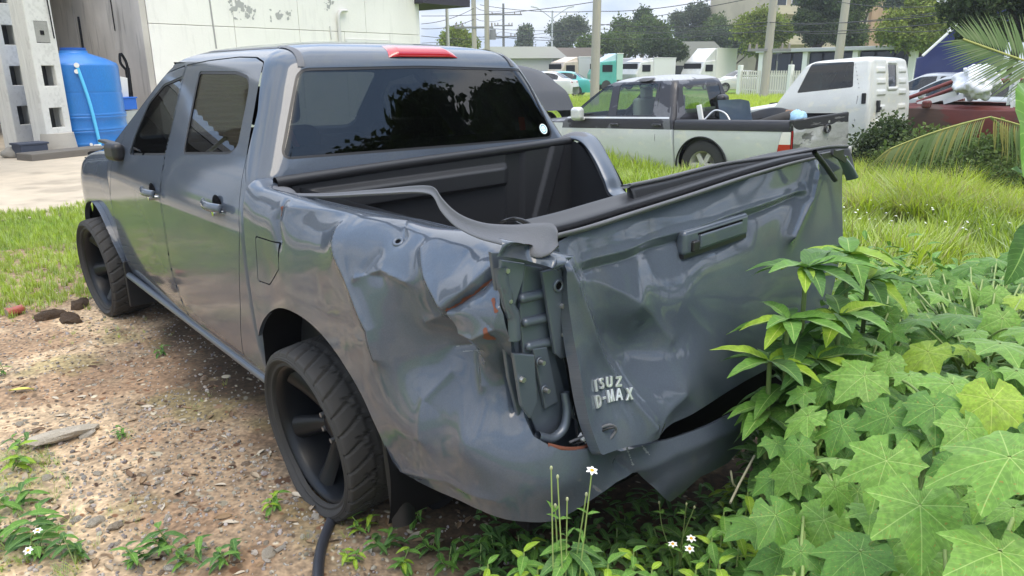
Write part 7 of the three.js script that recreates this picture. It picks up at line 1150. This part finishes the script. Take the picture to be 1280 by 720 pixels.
// ---------------------------------------------------------------- lobed shrubs of the right foreground
{
  const r = rng(505), depth = table([[310, 3.3], [350, 3.0], [390, 2.55], [430, 2.2], [500, 1.85], [580, 1.55], [660, 1.35], [740, 1.18], [800, 1.1]]), area = poly([[1000, 455], [1060, 408], [1120, 378], [1200, 350], [1300, 322], [1400, 340], [1400, 800], [960, 800], [955, 700], [965, 600], [975, 540]]);
  const seeds = [[1010, 560, 'lobed leaf shrub nearest the bent bumper of the wreck'], [1090, 470, 'lobed leaf shrub behind the front one, under the lance leaved plant'], [1230, 430, 'lobed leaf shrub farthest back at the right edge'], [1160, 620, 'large lobed leaf shrub at the middle of the right foreground'], [1290, 640, 'lobed leaf shrub cut by the right edge and lower corner']];
  const plants = seeds.map(([px, py, label]) => { const D = depth(py)[0], p = far(px, py, D + 0.25).setY(0); const t = thing('lobed_shrub', label, 'shrub', p, 0, 'lobed leaf shrubs in the right foreground'); return { t, p, px, py, top: 0.2, leaves: [] }; });
  const taken = [];
  const addLeaf = (px, py, D, size, layer, o = {}) => {
    const P = far(px, py, D); if (P.y < 0.10 || (truckZone(P.x, P.z, 0.05) && P.y < 1.3)) return;
    let best = plants[0], bd = 1e9; for (const q of plants) { const d = (q.px - px) ** 2 + (q.py - py) ** 2; if (d < bd) { bd = d; best = q; } }
    const toCam = CAM.clone().sub(P).normalize(), az = o.az ?? (r.n() * 1.1), fwd = V3(toCam.x, 0, toCam.z).normalize(), side = V3(fwd.z, 0, -fwd.x);
    const out = fwd.clone().multiplyScalar(Math.cos(az)).addScaledVector(side, Math.sin(az)); const tilt = o.tilt ?? r.r(-0.15, 0.8);
    const n = V3(0, 1, 0).addScaledVector(out, Math.tan(tilt * 0.9)).add(V3(r.n() * 0.35, 0, r.n() * 0.35)).normalize(), dir = out.clone().add(V3(0, -0.3 - tilt * 0.8, 0)).addScaledVector(n, -out.clone().add(V3(0, -0.3 - tilt * 0.8, 0)).dot(n)).normalize();
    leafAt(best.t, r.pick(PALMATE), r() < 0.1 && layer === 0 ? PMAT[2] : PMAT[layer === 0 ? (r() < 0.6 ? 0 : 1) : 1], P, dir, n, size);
    const base = best.p.clone().setY(clamp(P.y - r.r(0.12, 0.3), 0.05, 1.2)); base.x += r.n() * 0.04; base.z += r.n() * 0.04; best.top = Math.max(best.top, base.y);
    const a = P.clone().sub(best.p), b = base.clone().sub(best.p); mesh('leaf_stalk', tube([b, b.clone().lerp(a, 0.5).add(V3(0, 0.03, 0)), a], 0.0035, 10, 5), stalkM, best.t);
  };
  // leaves that the picture shows large and clear
  for (const [px, py, D, s, az, tilt] of [[1150, 632, 1.28, 0.125, 0.25, 0.55], [1108, 576, 1.42, 0.115, -0.2, 0.75], [1262, 572, 1.25, 0.14, -1.2, 0.35], [1168, 508, 1.72, 0.105, 0.2, 0.7], [1080, 470, 1.95, 0.12, -0.7, 0.35], [1190, 480, 1.85, 0.115, 0.5, 0.3], [1010, 520, 1.75, 0.085, -0.9, 0.75], [1030, 650, 1.5, 0.10, -0.5, 0.85], [990, 590, 1.65, 0.08, -0.8, 0.9], [1240, 500, 1.75, 0.11, 0.2, 0.8], [1160, 440, 2.2, 0.115, -0.6, 0.25], [1250, 430, 2.15, 0.13, 0.4, 0.25], [1075, 690, 1.3, 0.11, -0.6, 0.6], [1250, 690, 1.16, 0.12, 0.2, 0.4], [1110, 520, 1.72, 0.095, -0.2, 0.8], [1200, 395, 2.5, 0.12, -0.3, 0.2]]) { addLeaf(px, py, D, s * 0.92, 0, { az, tilt }); taken.push([px, py, s * 913 / D * 0.48]); }
  for (let layer = 0; layer < 3; layer++) {
    const done = layer === 0 ? taken : [];
    for (let k = 0; k < 2600; k++) {
      const px = r.r(940, 1400), py = r.r(320, 800); if (area(px, py) < (layer ? -14 : 6)) continue; const D = depth(py)[0] + layer * 0.20 + r.n() * 0.06, s = r.r(0.052, 0.092), rp = s * 913 / D * 0.62;
      if (done.some(([x, y, q]) => (x - px) ** 2 + ((y - py) * 1.25) ** 2 < ((q + rp) * (layer ? 0.72 : 0.84)) ** 2)) continue; done.push([px, py, rp]); addLeaf(px, py, D, s, layer);
    }
  }
  for (const q of plants) for (let k = 0; k < 2; k++) mesh('stem', tube([V3(k * 0.05, 0, k * 0.04), V3(0.01, q.top * 0.5, 0.02 - 0.03 * k), V3(0, q.top, 0)], 0.011, 14, 8), stemM, q.t);
}
// ---------------------------------------------------------------- lance leaved plants against the tailgate
{
  const r = rng(909), spots = [[1008, 335, 2.15, 11, 0.155, 'lance leaved plant standing tallest against the tailgate'], [985, 400, 2.05, 10, 0.15, 'lance leaved plant low against the tailgate end'], [962, 452, 2.0, 9, 0.13, 'lance leaved plant lowest, over the bent bumper'], [1062, 318, 2.4, 9, 0.16, 'lance leaved plant with long leaves beyond the tailgate corner'], [1050, 395, 2.15, 10, 0.15, 'lance leaved plant between the tailgate and the lobed shrubs'], [1085, 350, 2.5, 8, 0.15, 'lance leaved plant behind the others in the grass'], [1022, 450, 2.05, 9, 0.13, 'lance leaved plant shaded by the lobed shrubs']];
  for (const [px, py, D, n, L, label] of spots) {
    const top = far(px, py, D), base = V3(top.x + 0.08, 0, top.z - 0.02), t = thing('lance_leaf_plant', label, 'plant', base, 0, 'lance leaved plants beside the tailgate');
    mesh('stem', tube([V3(0, 0, 0), V3(-0.02, top.y * 0.5, 0.01), top.clone().sub(base)], 0.007, 16, 7), stemM, t);
    for (let w = 0; w < 3; w++) for (let k = 0; k < n - w * 2; k++) {
      const a = k * 2.4 + w + r.n() * 0.3, up = w === 0 ? r.r(0.0, 0.55) : r.r(-0.35, 0.25), P = top.clone().lerp(base, w * 0.16 + (w ? r.r(0, 0.1) : 0)), dir = V3(Math.cos(a), up, Math.sin(a)).normalize(), n2 = V3(-dir.x * 0.4, 1, -dir.z * 0.4);
      leafAt(t, r.pick(LANCE), w === 0 && k > n - 4 ? LMAT[2] : r() < 0.6 ? LMAT[0] : LMAT[1], P, dir, n2, L * r.r(0.75, 1.25) * (w ? 1.1 : 1));
    }
  }
  // broad leaves reaching in from the right
  const far2 = [[1300, 130, 2.4, [-1, -0.10, 0.5], 0.36, 'broad green leaf tip reaching in from the right edge below the palm'], [1292, 255, 2.2, [-0.6, 0.75, 0.1], 0.16, 'grey green broad leaf at the right edge above the shrubs']];
  for (const [px, py, D, d, L, label] of far2) { const P = far(px, py, D), t = thing('broad_leaf_plant', label, 'plant', V3(P.x, 0, P.z)); leafAt(t, BROAD[0], LMAT[1], P, V3(...d), V3(0.1, 0.9, 0.5), L); if (L < 0.3) leafAt(t, BROAD[1], LMAT[0], P.clone().add(V3(0, -0.05, 0)), V3(-0.5, -0.6, 0.2), V3(-0.4, 0.5, 0.7), L); mesh('stem', tube([V3(0.22, 0, 0.10), V3(0.16, P.y * 0.6, 0.08), V3(0, P.y, 0)], 0.007, 14, 7), stemM, t); }
}
// ---------------------------------------------------------------- leafy undergrowth between grass and shrubs
function leafMass(name, label, n, seed, place, geo, mats) { const r = rng(seed), g = new THREE.InstancedMesh(geo, mats, n), m4 = new THREE.Matrix4(); for (let k = 0; k < n; k++) { const [p, s, up] = place(r), a = r() * 7, d = V3(Math.cos(a), r.r(-0.5, 0.5), Math.sin(a)).normalize(), nn = V3(r.n() * 0.5, 1, r.n() * 0.5), x = nn.clone().cross(d).normalize(), y = d.clone().cross(x); g.setMatrixAt(k, m4.makeBasis(x, y, d).scale(V3(s, s, s)).setPosition(p)); const b = r.r(0.7, 1.25); g.setColorAt(k, col(b, b, b)); } g.name = numbered(name); g.castShadow = g.receiveShadow = true; scene.add(g); return tag(g, label, 'undergrowth', null, 'stuff'); }
leafMass('undergrowth', 'leafy low weeds between the bright grass and the lobed shrubs', 2600, 61, (r) => { const px = r.r(1065, 1340), py = 268 + 150 * Math.sqrt(r()), t = clamp((py - 268) / 150), D = lerp(5.2, 2.7, Math.pow(t, 0.7)) + r.r(-0.2, 0.5), p = far(px, py, D); p.y = clamp(p.y, 0.02, 0.55) - r() * 0.12; return [p, r.r(0.06, 0.14)]; }, LANCE[1], LMAT[1]);
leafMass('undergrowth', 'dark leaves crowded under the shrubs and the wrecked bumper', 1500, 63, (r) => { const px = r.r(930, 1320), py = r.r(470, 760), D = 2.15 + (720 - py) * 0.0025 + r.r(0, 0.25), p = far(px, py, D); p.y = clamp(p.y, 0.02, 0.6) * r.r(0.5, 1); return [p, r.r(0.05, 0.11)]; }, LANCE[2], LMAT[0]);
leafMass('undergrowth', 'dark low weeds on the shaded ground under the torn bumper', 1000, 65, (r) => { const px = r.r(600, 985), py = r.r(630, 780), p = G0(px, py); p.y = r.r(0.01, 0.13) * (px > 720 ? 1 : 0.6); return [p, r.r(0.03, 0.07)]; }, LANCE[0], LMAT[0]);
// creeper and bushes behind the white cab and round the maroon wreck
const bushAt = (px, D, h, w, mat, n, seed, label, leaf = 0.5) => tree('wild_bush', label, far(px, 95, D).setY(0), h, [[0, h * 0.5, 0, w, h * 0.5], [w * 0.6, h * 0.35, 0.2, w * 0.7, h * 0.4], [-w * 0.6, h * 0.4, -0.2, w * 0.7, h * 0.4], [0.1, h * 0.75, 0, w * 0.6, h * 0.3]], mat, n, seed, { leaf, cat: 'bush', tr: 0.01 });
bushAt(1122, 11.6, 0.85, 0.38, LM.dark, 700, 71, 'dark green bush growing under the back of the white cab', 0.35);
bushAt(1175, 11.0, 0.75, 0.6, LM.mid, 600, 72, 'tangled bush in front of the maroon wreck', 0.35);
bushAt(1245, 10.2, 0.85, 0.7, LM.mid, 700, 73, 'tangled bush below the palm frond at the right', 0.35);
// ---------------------------------------------------------------- palm fronds
function frond(t, base, tipDir, L, n, leafL, mats, o = {}) {
  const r = rng(o.seed || 1), droop = o.droop ?? 0.25, d = tipDir.clone().normalize(), side = d.clone().cross(o.face ? o.face.clone().normalize() : V3(0, 1, 0)).normalize(), f = new THREE.Group(); f.name = 'frond'; t.add(f);
  const at = (s) => base.clone().addScaledVector(d, L * s).add(V3(0, -droop * L * s * s, 0));
  const lead = surf((u, v) => { const q = v * 2 - 1, w = (o.lw || 0.045) * Math.sin(PI * Math.pow(clamp(u, 0.01, 0.99), 0.6)) * (1 - 0.3 * u); return V3(q * w, 0.5 * Math.abs(q) * w - (o.hang ?? 0.3) * u * u, u); }, span(0.01, 0.99, 7), span(0, 1, 2));
  mesh('rachis', tube(span(0, 1, 8).map(at), 0.006, 30, 6), std(col(0.36, 0.36, 0.10), 0.6), f);
  for (let k = 0; k < n; k++) for (const s of [-1, 1]) { const q = 0.04 + 0.94 * (k + 0.5) / n, p = at(q), ang = lerp(o.a0 ?? 1.25, 0.35, Math.pow(q, 1.2)) + r.n() * 0.05, dir = d.clone().multiplyScalar(Math.cos(ang)).addScaledVector(side, s * Math.sin(ang)).add(V3(0, (o.lift ?? 0.2) * (s > 0 ? 1 : (o.liftL ?? 1)), 0)).normalize(); leafAt(f, lead, r.pick(mats), p, dir, V3(r.n() * 0.3, 0.6, r.n() * 0.3).add(o.face || V3(0, 0, 0)), leafL * (0.65 + 0.5 * Math.sin(PI * q)) * r.r(0.9, 1.1), 'leaflet'); }
}
{
  const G1 = phys(col(0.19, 0.27, 0.10), 0.9, { transmission: 0.3, thickness: 0 }), G2 = phys(col(0.28, 0.34, 0.15), 0.9, { transmission: 0.3, thickness: 0 }), Y1 = phys(col(0.42, 0.37, 0.12), 0.9, { transmission: 0.3, thickness: 0 });
  const b = far(1372, 106, 4.7), t = thing('palm', 'palm frond with pale narrow leaflets reaching in from the right edge', 'palm', V3(0, 0, 0)), fb = CAM.clone().sub(b).normalize().multiplyScalar(2.2);
  frond(t, b, far(1228, 60, 4.8).sub(b), 0.66, 46, 0.22, [G1, G2], { seed: 4, droop: -0.02, lift: 0.0, a0: 1.35, face: fb, hang: 0.12 });
  mesh('trunk', bar(V3(b.x + 0.35, 0, b.z - 0.1), b, 0.02, 8), stemM, t);
  const c = far(1238, 146, 8.2), t2 = thing('palm', 'drooping yellowish palm frond over the grass behind the shrubs', 'palm', V3(0, 0, 0)), fc = CAM.clone().sub(c).normalize().multiplyScalar(1.6);
  frond(t2, c, far(1150, 165, 8.0).sub(c), 0.85, 44, 0.36, [G2, Y1, G1], { seed: 8, droop: 0.12, lift: -0.9, a0: 1.0, face: fc, hang: 0.5 });
  frond(t2, c, far(1300, 160, 8.2).sub(c), 0.7, 36, 0.42, [G2, Y1, G1], { seed: 9, droop: 0.15, lift: -0.9, a0: 1.1, face: fc, hang: 0.5 });
  mesh('trunk', bar(V3(c.x + 1.1, 0, c.z + 1.0), c, 0.012, 8), stemM, t2);
}
// ---------------------------------------------------------------- wild flowers and weeds
{
  const white = std(col(0.82, 0.82, 0.78), 0.7), yel = std(col(0.62, 0.32, 0.02), 0.8), budM = std(col(0.34, 0.36, 0.20), 0.8), petal = surf((u, v) => { const t = v * 2 - 1, w = 0.36 * Math.pow(Math.sin(PI * Math.pow(clamp(u, 0.01, 0.99), 0.55)), 0.6); return V3(t * w, 0.1 * t * t - 0.15 * u * u, u); }, span(0.02, 0.98, 6), span(0, 1, 4)), centre = new THREE.SphereGeometry(0.42, 12, 8);
  const flower = (t, P, nrm, s) => { const f = new THREE.Group(); f.name = 'flower_head'; f.position.copy(P).sub(t.position); f.quaternion.setFromUnitVectors(V3(0, 1, 0), nrm.clone().normalize()); f.scale.setScalar(s); t.add(f); mesh('flower_centre', centre, yel, f).scale.y = 0.7; for (let k = 0; k < 6; k++) { const m = mesh('petal', petal, white, f); m.rotation.y = k * PI / 3 + 0.2; m.position.set(0.25 * Math.sin(m.rotation.y), 0, 0.25 * Math.cos(m.rotation.y)); } };
  const plant = (label, root, list, leaves, seed, h0 = 0.03) => {
    const r = rng(seed), t = thing('wildflower', label, 'wildflower', root);
    for (const [px, py, D, kind] of list) { const P = far(px, py, D), a = P.clone().sub(root); mesh('stem', tube([V3(r.n() * 0.01, 0, r.n() * 0.01), a.clone().multiplyScalar(0.5).add(V3(r.n() * 0.045, 0.02, r.n() * 0.03)), a], 0.0017, 16, 5), stalkM, t); if (kind === 'f') flower(t, P, V3(r.n() * 0.3, 1, r.n() * 0.3).add(CAM.clone().sub(P).normalize().multiplyScalar(0.35)), 0.011); else mesh('bud', (() => { const g = new THREE.SphereGeometry(0.0042, 10, 8); g.scale(0.8, 1.3, 0.8); g.translate(a.x, a.y, a.z); return g; })(), budM, t); for (let k = 0; k < 2; k++) leafAt(t, LANCE[k], LMAT[1], root.clone().lerp(P, 0.86), V3(r.n(), 0.3, r.n()).normalize(), V3(0, 1, 0), 0.028); }
    for (let k = 0; k < leaves; k++) { const h = h0 + r.r(0, 0.12), a = r() * 7; leafAt(t, r.pick(LANCE), r() < 0.5 ? LMAT[1] : LMAT[0], root.clone().add(V3(0, h, 0)), V3(Math.cos(a), r.r(-0.1, 0.4), Math.sin(a)), V3(0, 1, 0.2), r.r(0.06, 0.10)); }
    return t;
  };
  const g1 = far(712, 735, 1.40).setY(0);
  plant('tall thin white wildflower in front of the lamp recess corner', g1, [[689, 585, 1.38, 'b'], [740, 588, 1.37, 'f'], [697, 596, 1.38, 'b'], [709, 624, 1.39, 'b'], [733, 618, 1.38, 'b'], [694, 632, 1.39, 'b']], 16, 3, 0.46);
  plant('cluster of three white wildflowers below the torn bumper', G0(850, 718), [[841, 680, 1.72, 'f'], [864, 673, 1.72, 'f'], [862, 686, 1.68, 'f'], [824, 628, 1.9, 'b'], [858, 630, 1.95, 'b'], [868, 634, 1.95, 'b']], 18, 5);
  plant('single white daisy at the lower left corner of the bare earth', G0(45, 690), [[47, 663, 2.35, 'f'], [35, 688, 2.3, 'f'], [75, 655, 2.5, 'b']], 10, 7);
  // low weeds: one kind, many plants
  const r = rng(77), spots = [];
  const add = (px, py, s, kind) => spots.push([px, py, s, kind]);
  for (const q of [[455, 668, 0.9], [480, 690, 1.0], [520, 655, 0.8], [540, 690, 1.0], [560, 712, 1.0], [500, 712, 0.9], [590, 690, 0.9], [620, 700, 1.1], [600, 720, 1.0], [650, 705, 1.1], [440, 705, 0.7], [215, 690, 1.3], [240, 705, 1.2], [285, 705, 1.1], [180, 712, 1.0], [340, 640, 0.9], [20, 640, 1.3], [45, 672, 1.1], [10, 690, 1.4], [65, 700, 1.2], [15, 590, 1.2], [200, 445, 0.8], [150, 548, 0.7], [95, 708, 1.0], [770, 700, 1.2], [800, 720, 1.3], [745, 715, 1.1], [780, 668, 1.0], [830, 700, 1.4], [900, 690, 1.5], [930, 710, 1.5], [905, 655, 1.3], [880, 715, 1.3], [945, 660, 1.4], [920, 630, 1.3], [680, 715, 1.1], [960, 690, 1.3], [870, 655, 1.1], [8, 470, 0.8], [30, 560, 0.9]]) add(...q);
  const proto = [0, 1, 2].map((k) => { const rr = rng(300 + k), L = []; for (let s = 0; s < 3; s++) { const a = rr() * 7, top = V3(Math.cos(a) * 0.04, rr.r(0.05, 0.10), Math.sin(a) * 0.04); L.push({ stem: top }); for (let i = 0; i < 5; i++) L.push({ p: top.clone().multiplyScalar(0.45 + 0.14 * i), a: a + i * 2.2, up: rr.r(-0.1, 0.5), s: rr.r(0.035, 0.062) }); } return L; });
  const zoneOf = (px, py) => px < 110 ? 'at the left edge of the bare earth' : px < 360 ? 'on the bare earth left of the flat tyre' : px < 680 ? 'below the bed side right of the hose' : 'in the shade under the torn bumper', ORD = ['first', 'second', 'third', 'fourth', 'fifth', 'sixth', 'seventh', 'eighth', 'ninth', 'tenth', 'eleventh', 'twelfth', 'thirteenth', 'fourteenth', 'fifteenth', 'sixteenth'];
  const rank = new Map(); for (const z of new Set(spots.map((q) => zoneOf(q[0], q[1])))) spots.filter((q) => zoneOf(q[0], q[1]) === z).sort((a, b) => a[0] - b[0]).forEach((q, k) => rank.set(q, k));
  spots.forEach((spot, i) => { const [px, py, s] = spot, p = G0(px, py), t = thing('ground_weed', 'low leafy weed ' + zoneOf(px, py) + ', ' + ORD[rank.get(spot)] + ' from the left', 'weed', p.setY(groundY(p.x, p.z)), r() * 6, 'low weeds on the bare ground'); t.scale.setScalar(s); for (const l of proto[i % 3]) { if (l.stem) mesh('stem', bar(V3(0, 0, 0), l.stem, 0.0018, 5), stalkM, t); else { const m = mesh('leaf', LANCE[i % 4], LMAT[(i + (l.s > 0.05 ? 1 : 0)) % 2 + (px > 880 || i % 5 === 0 ? 1 : 0)], t), d = V3(Math.cos(l.a), l.up, Math.sin(l.a)).normalize(), n = V3(0, 1, 0.1), x = n.clone().cross(d).normalize(); m.quaternion.setFromRotationMatrix(new THREE.Matrix4().makeBasis(x, d.clone().cross(x), d)); m.position.copy(l.p); m.scale.setScalar(l.s); } } });
  { // taller weeds whose lit tops stand in front of the dark space under the bumper
    const rr = rng(171), tops = [[655, 690, 1.45], [610, 705, 1.5], [672, 712, 1.4], [760, 705, 1.4], [792, 690, 1.5], [735, 690, 1.42], [815, 712, 1.38], [905, 640, 1.75], [935, 615, 1.8], [890, 672, 1.62], [925, 668, 1.6], [955, 690, 1.5], [900, 706, 1.45], [870, 712, 1.45], [945, 648, 1.7], [778, 725, 1.35], [640, 728, 1.38]];
    tops.sort((a, b) => a[0] - b[0]); const NTH = ['first', 'second', 'third', 'fourth', 'fifth', 'sixth', 'seventh', 'eighth', 'ninth', 'tenth', 'eleventh', 'twelfth', 'thirteenth', 'fourteenth', 'fifteenth', 'sixteenth', 'seventeenth']; let nth = 0; for (const [px, py, D] of tops) { const P = far(px, py, D), root = P.clone().setY(0), t = thing('tall_weed', 'thin tall leafy weed before the torn bumper, ' + NTH[nth++] + ' from the left', 'weed', root, 0, 'leafy weeds in front of the torn bumper'); mesh('stem', tube([V3(rr.n() * 0.02, 0, rr.n() * 0.02), V3(0, P.y * 0.5, 0), V3(0, P.y, 0)], 0.0022, 10, 5), stalkM, t); for (let k = 0; k < 12; k++) { const a = k * 2.4, h = P.y - 0.012 * k; leafAt(t, LANCE[k % 4], k < 4 ? LMAT[rr() < 0.4 ? 2 : 1] : LMAT[1], V3(P.x, h, P.z), V3(Math.cos(a), rr.r(-0.2, 0.5), Math.sin(a)), V3(rr.n() * 0.3, 1, rr.n() * 0.3), rr.r(0.035, 0.07)); } }
  }
  // bare forked twig by the bumper
  const q = far(925, 600, 1.9), tw = thing('dry_twig', 'pale forked dry twig sticking out under the bent bumper', 'twig', q); mesh('twig_stem', tube([V3(0.10, 0.03, -0.02), V3(0, -0.01, 0), V3(-0.09, -0.02, 0.03)], 0.0035, 20, 6), std(col(0.42, 0.40, 0.28), 0.9), tw); mesh('twig_branch', tube([V3(-0.02, -0.012, 0), V3(-0.07, 0.03, 0.02), V3(-0.085, 0.07, 0.02)], 0.0028, 16, 6), std(col(0.42, 0.40, 0.28), 0.9), tw);
}
renderer.render(scene, camera);
